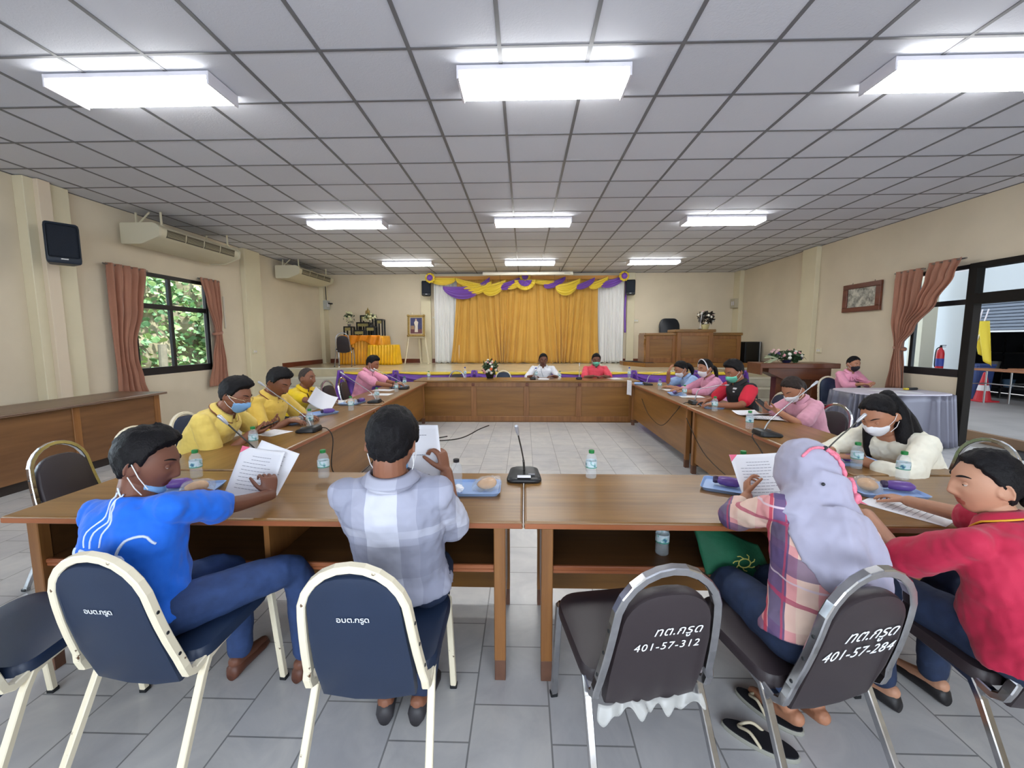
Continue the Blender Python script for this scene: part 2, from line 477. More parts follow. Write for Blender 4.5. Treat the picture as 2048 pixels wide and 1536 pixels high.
# ================================================================== lamps, air conditioners, loudspeakers, wall things
M_white = mat('white_enamel', (226, 224, 232), 0.4)
M_cream = mat('cream_plastic', (222, 214, 186), 0.45)
M_black = mat('black_plastic', (22, 24, 27), 0.45)
M_navyblk = mat('speaker_cabinet', (30, 40, 54), 0.5)
M_grey = mat('grey_plastic', (150, 150, 146), 0.5)
M_chrome = mat('chrome', (205, 205, 205), 0.12, metal=1.0)
M_steel = mat('dull_steel', (160, 160, 160), 0.35, metal=1.0)
def diffuser_mat():
    m = bpy.data.materials.new('lamp_diffuser'); m.use_nodes = True
    nt = m.node_tree; b = nt.nodes['Principled BSDF']
    b.inputs['Base Color'].default_value = (0.85, 0.88, 0.86, 1); b.inputs['Roughness'].default_value = 0.4
    b.inputs['Emission Color'].default_value = (0.99, 1.0, 0.985, 1); b.inputs['Emission Strength'].default_value = LAMP_STRENGTH
    return m
M_diff = diffuser_mat()
def make_lamp():
    t = empty('ceiling_light')
    bm = new_bm()                                           # tray with open-faced ends
    bx(bm, -.60, .60, -.16, .16, .055, .088, .003); bx(bm, -.612, -.596, -.16, .16, 0, .088, .002); bx(bm, .596, .612, -.16, .16, 0, .088, .002)
    link('housing', bm, M_white, t)
    bm = new_bm()                                           # prismatic tray diffuser
    prism(bm, rounded([(-.155, .056), (-.155, .02), (-.135, .004), (.135, .004), (.155, .02), (.155, .056)], [0, .01, .01, .01, .01, 0], 3), -.594, .594, 'x')
    link('diffuser', bm, M_diff, t)
    return t
lamp0 = make_lamp()
LAMP_LABEL = [['large bright ceiling light at the top left, nearest the blue loudspeaker', 'large bright ceiling light in the top centre above the near tables', 'large bright ceiling light cut by the right edge of the photo'],
              ['middle row ceiling light on the left, in front of the first air conditioner', 'middle row ceiling light in the centre of the room', 'middle row ceiling light on the right side'],
              ['farthest row ceiling light on the left, before the white curtain', 'farthest row ceiling light in the centre, before the projector screen case', 'farthest row ceiling light on the right, before the right loudspeaker']]
first = True
for j, y in enumerate((3.30, 6.985, 10.56)):
    for i, x in enumerate((-2.866, 0.134, 3.134)):
        o = lamp0 if first else copy_tree(lamp0)
        first = False
        o.location = (x, y, ZC - .095)
        tag(o, LAMP_LABEL[j][i], 'ceiling light', 'ceiling lights in three rows')

# ---- ceiling-hung air conditioners along the left wall
def make_ac():
    t = empty('air_conditioner')
    # local: x = out of the wall, y = along the wall
    prof = rounded([(0, .30), (.50, .30), (.58, .24), (.56, .12), (.30, .02), (0, .02)], [.01, .03, .03, .05, .08, .01], 5)
    bm = new_bm()
    rings_to_mesh(bm, [[Vector((a, y, b)) for a, b in prof] for y in (-.85, -.79, .79, .85)])
    link('casing', bm, mat('ac_casing', (216, 208, 180), 0.4), t, smooth='auto')
    for y in (-.86, .86):
        bm = new_bm()
        prism(bm, [(p[0] * 1.0, p[1]) for p in rounded([(-.005, .31), (.505, .31), (.59, .245), (.57, .115), (.30, .01), (-.005, .01)], .03, 4)], y - .02, y + .02, 'y')
        link('end_cover', bm, mat('ac_end', (214, 208, 184), 0.45), t)
    # air outlet: dark recess with four louvred bays
    d = Vector((.56 - .58, 0, .12 - .24)).normalized(); nrm = Vector((d.z, 0, -d.x)) * -1
    c0 = Vector((.572, 0, .18))
    ang = math.atan2(.02, .12)
    for k in range(4):
        y0 = -.74 + k * .372
        bm = new_bm()
        box(bm, (c0.x - .004, y0 + .175, c0.z), (.02, .335, .115), Euler((0, ang, 0)).to_matrix())
        g = link('air_outlet', bm, mat('ac_recess', (96, 90, 74), 0.7), t)
        bm = new_bm()
        for q in range(5):
            box(bm, (c0.x + .006 - (2 - q) * .0 + ang * (.0), y0 + .175, c0.z - .036 + q * .018), (.012, .335, .004), Euler((0, -.5, 0)).to_matrix())
        link('louvre', bm, mat('ac_louvre', (176, 168, 142), 0.5), g)
    for y in (-.7, .7):                                     # hanging brackets
        bm = new_bm(); bx(bm, .08, .10, y - .01, y + .01, .30, .50); bx(bm, .46, .48, y - .01, y + .01, .30, .50); bx(bm, .07, .5, y - .015, y + .015, .296, .32)
        if y < 0: tube(bm, [(.09, y, .31), (.30, y, .50)], .012, 6)
        link('hanger', bm, M_cream, t)
    return t
ac = make_ac(); ac.location = (XL + .07, 7.02, 2.90)
tag(ac, 'cream air conditioner hung under the ceiling above the left window', 'air conditioner', 'air conditioners on the left wall')
ac2 = copy_tree(ac); ac2.location = (XL + .07, 10.85, 2.95)
tag(ac2, 'cream air conditioner hung near the stage, farther one of the two', 'air conditioner', 'air conditioners on the left wall')

# ---- loudspeakers
def make_speaker(w, d, h, m, arm=.14):
    t = empty('loudspeaker')
    out = rounded([(-w / 2, -d / 2), (w / 2, -d / 2), (w * .36, d / 2), (-w * .36, d / 2)], .03, 4)   # front is -y
    bm = new_bm()
    zs = [0, .012, .04, h - .05, h - .015, h]; sc = [.9, .97, 1, 1, .96, .86]
    rings_to_mesh(bm, [[Vector((a * s, b * s, z)) for a, b in out] for z, s in zip(zs, sc)])
    link('cabinet', bm, m, t, smooth='auto')
    bm = new_bm(); box(bm, (0, -d / 2 - .004, h * .54), (w * .86, .014, h * .80), None, .02, 3)
    g = link('grille', bm, mat('speaker_grille', (24, 32, 44), 0.75, bump=0.6, bscale=400), t)
    bm = new_bm(); box(bm, (0, -d / 2 - .013, h * .10), (w * .2, .004, h * .03)); link('badge', bm, M_steel, g)
    bm = new_bm(); tube(bm, [(0, d / 2 - .02, h * .5), (0, d / 2 + arm, h * .5)], .018, 8); box(bm, (0, d / 2 + arm, h * .5), (.10, .012, .14), None, .004)
    link('wall_bracket', bm, M_black, t)
    return t
sp = make_speaker(.31, .24, .47, M_navyblk, .20); sp.location = (-5.56, 5.03, 2.42); sp.rotation_euler = (0, 0, math.radians(55))
tag(sp, 'dark blue loudspeaker bracketed to the near pillar of the left wall', 'loudspeaker')
for x, lab, rz in ((-2.82, 'black loudspeaker on the wall left of the white stage curtain', 10), (3.02, 'black loudspeaker on the wall right of the stage curtains', -14)):
    s2 = make_speaker(.27, .22, .42, M_black); s2.location = (x, 12.24, 2.76); s2.rotation_euler = (0, 0, math.radians(rz))
    tag(s2, lab, 'loudspeaker', 'loudspeakers either side of the stage')

# ---- projector screen case under the ceiling
t = thing('projector_screen', 'long white roller case of a projector screen hung above the stage curtain', 'projector screen', (0.09, 11.55, 3.27))
bm = new_bm(); prism(bm, rounded([(-.05, -.04), (.05, -.04), (.05, .04), (-.05, .04)], .02, 4), -1.21, 1.21, 'x'); link('roller_case', bm, mat('screen_case', (232, 228, 212), 0.4), t)
bm = new_bm(); bx(bm, .98, 1.14, -.055, -.048, -.008, .008); link('badge', bm, M_grey, t)
for x in (-.85, .85): bm = new_bm(); bx(bm, x - .006, x + .006, -.006, .006, .03, ZC - 3.27); link('hanger', bm, M_black, t)
for x in (-.75, .72): bm = new_bm(); tube(bm, [(x, .0, -.03), (x + .01, .0, -.24)], .004, 5); link('pull_cord', bm, M_black, t)

# ---- switch boxes, sockets, conduit
def plate(name, label, cat, c, s, m, side, detail=True):
    t = thing(name, label, cat, c)
    sx, sy, sz = s
    bm = new_bm(); box(bm, (0, 0, 0), s, None, .006, 2); link('cover', bm, m, t)
    if detail:
        for k in (-1, 1):
            bm = new_bm()
            if sx < sy: box(bm, (side * sx / 2, k * sy * .2, 0), (.008, sy * .2, sz * .42), None, .002)
            else: box(bm, (k * sx * .2, side * sy / 2, 0), (sx * .2, .008, sz * .42), None, .002)
            link('switch', bm, M_white, t)
    return t
t = plate('switch_box', 'grey isolator box on the left wall below the far air conditioner', 'switch box', (XL + .17, 12.28, 2.52), (.10, .22, .26), mat('box_grey', (178, 182, 178), .5), 1)
bm = new_bm(); tube(bm, [(0, 0, .13), (.0, -.02, .62)], .012, 6); tube(bm, [(.05, 0, .05), (.07, .12, .05), (.07, .22, .06)], .02, 6); link('conduit', bm, M_black, t)
plate('switch_box', 'grey switch box high on the right wall near the podium', 'switch box', (XR - .17, 12.3, 2.52), (.10, .24, .26), mat('box_beige', (190, 182, 160), .5), -1)
plate('wall_socket', 'cream socket on the second pillar of the left wall', 'socket', (XL + .115, 8.95, 1.26), (.03, .13, .09), M_cream, 1)
plate('wall_socket', 'cream socket on the right wall behind the lectern flowers', 'socket', (XR - .015, 8.95, 1.27), (.03, .14, .10), M_cream, -1)
plate('wall_socket', 'small socket on the back wall between the right curtain and the podium', 'socket', (3.26, YB - .02, 2.05), (.14, .03, .09), M_cream, -1)
plate('wall_socket', 'small socket on the back wall between easel and white curtain', 'socket', (-2.66, YB - .02, 2.16), (.13, .03, .08), M_cream, -1)
t = thing('wall_thermometer', 'thin pale wall strip hanging between the left window and second pillar', 'thermometer', (XL + .012, 8.25, 2.05))
bm = new_bm(); box(bm, (0, 0, 0), (.016, .035, .62), None, .004); link('strip', bm, mat('strip_white', (214, 206, 190), .5), t)
# ---- framed picture on the right wall
t = thing('wall_picture', 'brown wooden framed grey landscape picture hanging on the right wall', 'picture', (XR - .02, 7.93, 2.26))
bm = new_bm(); w, h, b_ = .43, .255, .085
for y0, y1, z0, z1 in ((-w, w, h - b_, h), (-w, w, -h, -h + b_), (-w, -w + b_ * 1.25, -h + b_, h - b_), (w - b_ * 1.25, w, -h + b_, h - b_)):
    bx(bm, -.03, .015, y0, y1, z0, z1, .006)
link('picture_frame', bm, wood('frame_wood', (88, 44, 32), (120, 66, 46), 1), t)
def sketch_mat():
    m = bpy.data.materials.new('faded_print'); m.use_nodes = True
    nt = m.node_tree; b = nt.nodes['Principled BSDF']; tc = nt.nodes.new('ShaderNodeTexCoord')
    n = nt.nodes.new('ShaderNodeTexNoise'); n.inputs['Scale'].default_value = 9; n.inputs['Detail'].default_value = 8; n.inputs['Roughness'].default_value = .7
    r = nt.nodes.new('ShaderNodeValToRGB'); r.color_ramp.elements[0].position = .36; r.color_ramp.elements[1].position = .6
    r.color_ramp.elements[0].color = srgb(92, 92, 86); r.color_ramp.elements[1].color = srgb(206, 204, 190)
    nt.links.new(tc.outputs['Object'], n.inputs['Vector']); nt.links.new(n.outputs['Fac'], r.inputs['Fac']); nt.links.new(r.outputs['Color'], b.inputs['Base Color'])
    b.inputs['Roughness'].default_value = .4
    return m
bm = new_bm(); bx(bm, -.008, .0, -w + b_, w - b_, -h + b_ - .005, h - b_ + .005); link('print', bm, sketch_mat(), t)
for y in (-.25, .25): bm = new_bm(); tube(bm, [(.008, y, h), (.014, y, h + .03)], .004, 5); link('hook', bm, M_black, t)
# ================================================================== curtains, swags, skirts
M_curt = mat('terracotta_curtain', (164, 112, 88), 0.65, var=0.10, vscale=3, sheen=0.4, bump=0.15, bscale=300)
M_gold = mat('gold_cloth', (200, 152, 62), 0.6, var=0.05, vscale=2, sheen=0.3)
M_whcl = mat('white_cloth', (228, 228, 226), 0.7, sheen=0.2)
M_yel = mat('yellow_satin', (226, 196, 52), 0.4, var=0.05, vscale=3, sheen=0.3)
M_pur = mat('purple_satin', (112, 64, 166), 0.4, var=0.07, vscale=3, sheen=0.3)
M_altar = mat('golden_satin', (226, 160, 22), 0.3, var=0.12, vscale=5, sheen=0.2)
def interp(tab, t):
    for (t0, v0), (t1, v1) in zip(tab[:-1], tab[1:]):
        if t <= t1:
            f = 0 if t1 == t0 else (t - t0) / (t1 - t0)
            f = max(0, min(1, f)); f = f * f * (3 - 2 * f)
            return v0 + (v1 - v0) * f
    return tab[-1][1]
def wall_curtain(name, x, out, left, right, z1, z0, folds, amp, label, seed, tie=None):
    """left/right: tables v -> y of the two edges; v=0 at the top"""
    t = thing(name, label, 'curtain', (x, 0, 0))
    rnd = random.Random(seed); ph = [rnd.uniform(0, 6.28) for _ in range(4)]
    def fn(u, v):
        a, b_ = interp(left, v), interp(right, v)
        s = u + .012 * math.sin(5 * v + ph[0]) * math.sin(PI * u)
        wv = amp * (math.sin(2 * PI * folds * s + ph[1] + .8 * math.sin(3 * v + ph[2])) + .35 * math.sin(2 * PI * folds * 2.3 * s + ph[3]))
        k = 1.0 if v > .06 else .5
        return (out * (amp * 1.5 + .02 + wv * k * .5 + wv * .4), a + (b_ - a) * s, z1 + (z0 - z1) * v)
    bm = new_bm(); solid_sheet(bm, fn, 14 * folds, 46, .003); link('cloth', bm, M_curt, t, smooth=True)
    if tie:
        v, = tie; a, b_ = interp(left, v), interp(right, v); zc = z1 + (z0 - z1) * v
        bm = new_bm()
        n = 24; pts = [(out * (.055 + .055 * math.cos(2 * PI * k / n)), (a + b_) / 2 + ((b_ - a) / 2 + .025) * math.sin(2 * PI * k / n), zc + .02 * math.sin(2 * PI * k / n)) for k in range(n + 1)]
        tube(bm, pts, .014, 8, flat=1.8); link('tieback', bm, M_curt, t)
    bm = new_bm(); tube(bm, [(out * .05, interp(left, 0) - .03, z1 - .02), (out * .05, interp(right, 0) + .03, z1 - .02)], .012, 8); link('curtain_rod', bm, M_steel, t)
    return t
# left window: near curtain hangs long and loose, far one is tied
wall_curtain('window_curtain', XL + .02, 1, [(0, 5.86), (.35, 5.86), (.6, 5.86), (.75, 5.86), (1, 5.84)], [(0, 6.50), (.3, 6.40), (.58, 6.22), (.68, 6.22), (.85, 6.30), (1, 6.38)], 2.60, .62, 5, .035,
             'terracotta curtain hanging long on the near side of the left window', 1)
wall_curtain('window_curtain', XL + .02, 1, [(0, 7.58), (.2, 7.68), (.48, 7.85), (.52, 7.85), (.75, 7.74), (1, 7.62)], [(0, 8.06), (.3, 8.06), (.48, 8.02), (.52, 8.02), (.8, 8.10), (1, 8.14)], 2.64, .64, 4, .03,
             'terracotta curtain tied in the middle on the far side of the left window', 2, tie=(.5,))
# right window: two curtains tied together at the far jamb
wall_curtain('window_curtain', XR - .06, -1, [(0, 6.68), (.25, 6.72), (.5, 6.86), (.64, 6.88), (.66, 6.88), (.8, 6.84), (1, 6.82)], [(0, 7.14), (.4, 7.12), (.64, 7.02), (.66, 7.02), (.8, 7.06), (1, 7.12)], 2.58, .70, 4, .03,
             'brown curtain falling straight at the far side of the right window', 3, tie=(.65,))
wall_curtain('window_curtain', XR - .10, -1, [(0, 6.05), (.12, 6.12), (.3, 6.34), (.5, 6.66), (.64, 6.86), (.68, 6.88), (1, 6.80)], [(0, 6.52), (.12, 6.56), (.3, 6.68), (.5, 6.88), (.64, 6.98), (.68, 6.98), (1, 7.02)], 2.62, .72, 4, .028,
             'brown curtain drawn diagonally across the right window towards its tie', 4)

# ---- stage curtains
def stage_curtain(label, x0, x1, z1, z0, y, m, folds, amp, seed, splay=.0, gap=None):
    t = thing('stage_curtain', label, 'curtain', ((x0 + x1) / 2, y, 0))
    cx = (x0 + x1) / 2; rnd = random.Random(seed)
    fr = [(rnd.uniform(.5, 1.5), rnd.uniform(0, 6.28), rnd.uniform(.4, 1)) for _ in range(6)]
    def fn(u, v):
        ph = 2 * PI * folds * u
        s = u + splay * v * .02 * math.sin(4 * PI * u * fr[0][0] + fr[0][1]) + .02 * v * v * math.sin(2 * PI * 2.5 * u + fr[1][1])
        w = amp * (.35 + .65 * v) * (math.sin(ph + .9 * math.sin(2.2 * v + 6 * u)) + .45 * math.sin(1.73 * ph + fr[2][1] + v) + .3 * math.sin(.37 * ph + fr[3][1]))
        zz = z1 + (z0 - z1) * v
        if v > .97: zz = z0 + .012 * math.sin(ph * .5)
        return (x0 - cx + (x1 - x0) * s, w - .05 * v * v, zz)
    bm = new_bm(); solid_sheet(bm, fn, int(folds * 10), 30, .003); link('cloth', bm, m, t, smooth=True)
    return t
stage_curtain('gold pleated curtain filling the middle of the stage back', -1.93, 2.10, 3.26, STZ + .01, 12.25, M_gold, 25, .045, 5, 1.6)
stage_curtain('white stage curtain hanging left of the gold curtain', -2.62, -1.88, 3.2, STZ + .01, 12.33, M_whcl, 9, .03, 6)
stage_curtain('white stage curtain hanging right of the gold curtain', 2.05, 2.86, 3.2, STZ + .01, 12.33, M_whcl, 10, .03, 7)
t = thing('wall_drape', 'narrow purple strip of cloth hanging beside the right white curtain', 'drape', (2.9, 12.3, 0))
bm = new_bm(); solid_sheet(bm, lambda u, v: (.05 * (u - .5) + .01 * math.sin(8 * v), .015 * math.sin(6 * u), 3.2 - 1.5 * v), 4, 16, .003); link('cloth', bm, M_pur, t, smooth=True)

# ---- valance of twisted purple and yellow swags
def swag_fn(ax, az, bx_, bz, sag, drop, y, bulge=.07, folds=4):
    def fn(u, v):
        x = ax + (bx_ - ax) * u; z = az + (bz - az) * u
        c = 4 * u * (1 - u)
        return (x, y - bulge * c * math.sin(PI * min(1, v * 1.05)) - .018 * c * math.sin(2 * PI * folds * v), z - c * sag * (.15 + .85 * v) - drop * v * (.35 + .65 * c ** .5))
    return fn
t = thing('stage_valance', 'purple and yellow swagged valance along the top of the stage curtains', 'valance', (0, 12.12, 0))
pieces = [(-2.72, 3.27, -1.95, 3.25, .05, .16, 'y'), (-2.32, 3.02, -1.15, 3.05, .18, .20, 'p'), (-1.95, 3.25, -1.25, 3.08, .03, .16, 'y'), (-1.72, 2.98, -.93, 3.14, .13, .14, 'y'), (-1.33, 3.04, -.98, 3.27, .02, .22, 'p'),
          (-1.22, 3.02, -.52, 3.20, .12, .24, 'y'), (-.72, 3.05, -.10, 3.26, .02, .20, 'p'), (-.50, 3.05, .04, 3.26, .0, .20, 'y'), (.10, 3.22, 1.0, 3.15, .04, .10, 'y'), (.55, 3.05, 1.16, 3.27, .03, .16, 'p'),
          (.88, 3.04, 1.58, 3.22, .14, .24, 'y'), (1.45, 3.02, 1.98, 3.24, .03, .16, 'p'), (1.82, 3.06, 2.36, 3.27, .02, .20, 'y'), (2.15, 3.1, 2.78, 3.28, .02, .20, 'p')]
for k, (a, b_, c_, d_, sg, dr_, q) in enumerate(pieces):
    bm = new_bm(); solid_sheet(bm, swag_fn(a, b_, c_, d_, sg, dr_, -.012 * (k % 4)), 22, 18, .004)
    tag(link('swag', bm, M_pur if q == 'p' else M_yel, t, smooth=True), 'purple swag' if q == 'p' else 'yellow swag')
def rosette(x, z, r, inner, outer):
    bm = new_bm(); n = 40
    def fn(u, v):
        a = 2 * PI * u; rr = r * (.25 + .75 * v) * (1 + .05 * math.sin(10 * a))
        return (x + rr * math.cos(a), -.10 - .05 * (1 - v) + .025 * math.sin(10 * a) * v, z + rr * math.sin(a))
    solid_sheet(bm, fn, n, 6, .004); o = link('rosette', bm, outer, t, smooth=True)
    bm = new_bm(); ball(bm, (x, -.14, z), (r * .62, .06, r * .62), 16, 10); link('rosette_centre', bm, inner, o, smooth=True)
rosette(-2.66, 3.24, .14, M_pur, M_yel); rosette(.02, 3.26, .15, M_pur, M_yel); rosette(2.78, 3.26, .14, M_pur, M_yel)
bm = new_bm()
def fan(u, v):
    a = PI + PI * u; rr = .06 + .24 * v
    return (.02 + rr * math.cos(a), -.11 - .02 * math.sin(12 * a), 3.17 + rr * .95 * math.sin(a))
solid_sheet(bm, fan, 30, 8, .004); f1 = link('fan', bm, M_yel, t, smooth=True)
bm = new_bm()
def fan2(u, v):
    a = PI + PI * u; rr = .02 + .15 * v
    return (.02 + rr * math.cos(a) * 1.1, -.15 - .02 * math.sin(10 * a), 3.16 + rr * math.sin(a))
solid_sheet(bm, fan2, 24, 6, .004); link('fan_centre', bm, M_pur, f1, smooth=True)
bm = new_bm(); solid_sheet(bm, lambda u, v: (-2.72 + 5.5 * u, .03 + .01 * math.sin(60 * u), 3.30 - .10 * v), 60, 3, .004); link('heading_band', bm, mat('valance_heading', (196, 140, 66), .6), t)

# ---- skirt along the stage front
t = thing('stage_skirt', 'purple cloth skirt with yellow swags pinned along the front of the stage', 'skirt', (0, STY - .02, 0))
bm = new_bm()
def sk(u, v):
    x = -3.9 + 8.45 * u
    return (x, -.03 - .03 * math.sin(2 * PI * 52 * u + 2 * math.sin(5 * v)) * (.3 + .7 * v) - .04 * v, STZ - .06 - (STZ - .08) * v)
solid_sheet(bm, sk, 420, 10, .004); link('drape', bm, M_pur, t, smooth=True)
pins = [-3.9, -2.72, -1.05, .62, 2.28, 3.55, 4.55]
for a, b_ in zip(pins[:-1], pins[1:]):
    bm = new_bm()
    solid_sheet(bm, lambda u, v: (a + (b_ - a) * u, -.10 - .05 * math.sin(PI * v) - .012 * math.sin(14 * v), STZ + .01 - (.015 + .05 * 4 * u * (1 - u)) * v - .02 * v), 24, 10, .004)
    tag(link('swag', bm, M_yel, t, smooth=True), 'yellow swag')
    bm = new_bm()
    solid_sheet(bm, lambda u, v: (a + (b_ - a) * u, -.12 - .05 * math.sin(PI * v) - .012 * math.sin(16 * v), STZ - .005 - .05 * 4 * u * (1 - u) - .24 * v * (.35 + .65 * 4 * u * (1 - u)) + (.02 if u in (0, 1) else 0)), 24, 12, .004)
    tag(link('swag', bm, M_pur, t, smooth=True), 'purple swag')
for p in pins:
    bm = new_bm()
    def tail(u, v): return (p + (u - .5) * (.12 + .26 * v), -.15 - .04 * math.sin(3 * PI * u), STZ + .05 - .65 * v)
    solid_sheet(bm, tail, 12, 12, .004); tag(link('tail', bm, M_pur, t, smooth=True), 'gathered purple tail')
# ================================================================== tables, desks, podium
WD, WL_ = (106, 74, 36), (150, 110, 60)
M_woodx = wood('teak_x', WD, WL_, 0, 1.0, .3)
M_woody = wood('teak_y', WD, WL_, 1, 1.0, .3)
M_woodz = wood('teak_z', (120, 78, 40), (158, 108, 60), 2, 1.0, .35)
M_panel = wood('teak_panel', (120, 82, 38), (154, 108, 54), 0, .6, .3)
M_panely = wood('teak_panel_y', (120, 82, 38), (154, 108, 54), 1, .6, .3)
M_mould = wood('edge_moulding', (132, 74, 44), (166, 100, 62), 0, .6, .35)
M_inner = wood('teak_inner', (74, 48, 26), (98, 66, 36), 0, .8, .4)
M_foot = mat('worn_foot', (104, 72, 56), .6, var=.15, vscale=20)
def moulded_top(bm, x0, x1, y0, y1, z0, z1):
    """table board with a rounded double-bead edge"""
    h = z1 - z0
    prof = [(-.004, z0), (0.0, z0 + h * .2), (-.006, z0 + h * .45), (0.0, z0 + h * .62), (-.004, z0 + h * .9), (-.012, z1)]
    rings = []
    for d, z in prof:
        rings.append([Vector((x0 - d, y0 - d, z)), Vector((x1 + d, y0 - d, z)), Vector((x1 + d, y1 + d, z)), Vector((x0 - d, y1 + d, z))])
    rings_to_mesh(bm, rings)
def work_table(name, label, loc, rz, L, D, group=None, left_leg=.10, right_leg=.10, divider=True, panel_z=.10, shelf=True):
    """user sits at local -y side; the closed modesty panel is at +y"""
    t = thing(name, label, 'table', loc, rz, group)
    bm = new_bm(); moulded_top(bm, 0, L, 0, D, .718, .75)
    o = link('tabletop', bm, [M_woodx], t)
    bm = new_bm()
    for y in (0.0, D - .004): bx(bm, .004, L - .004, y + .0002 - .002, y + .004 + .0018, .722, .742)
    link('edge_moulding', bm, M_mould, o)
    xl, xr = left_leg, L - right_leg
    for x in (xl, xr):
        s = 1 if x == xl else -1
        for y in (.055, D - .06):
            bm = new_bm(); bx(bm, x - .025, x + .025, y - .025, y + .025, .095, .718, .003); l = link('leg', bm, M_woodz, t)
            bm = new_bm(); bx(bm, x - .024, x + .024, y - .024, y + .024, 0, .096, .002); link('foot', bm, M_foot, l)
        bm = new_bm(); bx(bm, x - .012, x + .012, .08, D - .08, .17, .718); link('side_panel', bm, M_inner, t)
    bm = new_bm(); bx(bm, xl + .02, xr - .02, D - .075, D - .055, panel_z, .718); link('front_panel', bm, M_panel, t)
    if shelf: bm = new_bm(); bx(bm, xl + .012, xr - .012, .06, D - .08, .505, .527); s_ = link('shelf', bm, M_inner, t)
    if shelf: bm = new_bm(); bx(bm, xl + .024, xr - .024, .048, .062, .497, .512, .003); bx(bm, xl + .024, xr - .024, .044, .062, .513, .532, .004); link('shelf_lip', bm, M_mould, s_)
    bm = new_bm(); bx(bm, xl + .02, xr - .02, D - .10, D - .078, .30, .50); link('rail', bm, M_panel, t)
    if divider:
        bm = new_bm(); bx(bm, L / 2 - .012, L / 2 + .012, .06, D - .08, .527, .718); link('divider', bm, M_woodz, t)
    return t
FT = .65
work_table('meeting_table', 'nearest meeting table on the left, where the blue shirt man sits', (-2.275, 1.685, 0), 0, 2.27, FT, 'meeting tables in a rectangle')
work_table('meeting_table', 'nearest meeting table on the right, holding the bottle on its shelf', (0.0, 1.685, 0), 0, 2.45, FT, 'meeting tables in a rectangle')
# left row: users on the -x side, panel faces +x.  local +y -> world +x  (rz = -90)
work_table('meeting_table', 'left row meeting table with its near end against the front table', (-2.29, 4.78, 0), -PI / 2, 2.43, .63, 'meeting tables in a rectangle', divider=False, panel_z=.13, shelf=False)
work_table('meeting_table', 'left row meeting table farther away, where the pink shirt man writes', (-2.36, 7.50, 0), -PI / 2 + .03, 2.66, .60, 'meeting tables in a rectangle', divider=False, panel_z=.13, shelf=False)
# right row: users on the +x side
work_table('meeting_table', 'right row meeting table with its near end by the white blouse woman', (2.49, 2.345, 0), PI / 2, 2.42, .64, 'meeting tables in a rectangle', divider=False, panel_z=.13, shelf=False)
work_table('meeting_table', 'right row meeting table farther away with a paper taped to its corner', (2.50, 4.80, 0), PI / 2, 2.66, .64, 'meeting tables in a rectangle', divider=False, panel_z=.13, shelf=False)
# head desk at the far end with panelled front
t = thing('head_desk', 'long wooden head desk with panelled front at the far end', 'desk', (0, 7.56, 0))
bm = new_bm(); moulded_top(bm, -2.02, 2.08, -.01, .66, .735, .77); link('desktop', bm, M_woodx, t)
bm = new_bm(); bx(bm, -1.93, 2.0, .03, .05, .0, .735); fp = link('front_panel', bm, M_panel, t)
bm = new_bm()
bx(bm, -1.93, 2.0, .008, .03, .655, .735, .004); bx(bm, -1.93, 2.0, .012, .03, .02, .11, .004)
for x in (-1.88, -.92, .04, .99, 1.95): bx(bm, x - .05, x + .05, .014, .03, .11, .655, .004)
link('stile', bm, M_woodz, fp)
for x in (-.93, .05, 1.0):
    bm = new_bm(); box(bm, (x, .004, .695), (.05, .02, .05), None, .006); link('boss', bm, mat('boss_wood', (104, 56, 34), .4), fp)
for x in (-1.95, 2.02):
    bm = new_bm(); bx(bm, x - .03, x + .03, .03, .62, .0, .735, .003); link('side_panel', bm, M_panely, t)
bm = new_bm(); box(bm, (2.0, .04, -.0 + .03), (.14, .09, .06), None, .004); link('foot', bm, M_foot, t)

# service counter along the left wall
t = thing('side_counter', 'long brown counter along the left wall under the near pillar', 'counter', (-5.36, 3.2, 0))
bm = new_bm(); moulded_top(bm, -.34, .40, -2.2, 2.45, .77, .80); link('countertop', bm, wood('counter_top', (96, 72, 54), (132, 102, 78), 1, .6, .35), t)
bm = new_bm(); bx(bm, .30, .33, -2.15, 2.38, .10, .77); p_ = link('front_panel', bm, wood('counter_front', (108, 74, 46), (138, 98, 62), 1, .5, .35), t)
for y in (-1.0, .2, 1.3, 2.34):
    bm = new_bm(); bx(bm, .325, .342, y - .04, y + .04, .10, .77, .003); link('stile', bm, M_woodz, p_)
bm = new_bm(); bx(bm, -.3, .30, 2.35, 2.38, .10, .77); link('end_panel', bm, M_panel, t)
bm = new_bm(); bx(bm, -.3, .30, -2.15, 2.36, 0, .10); link('plinth', bm, mat('plinth_dark', (44, 36, 32), .6), t)

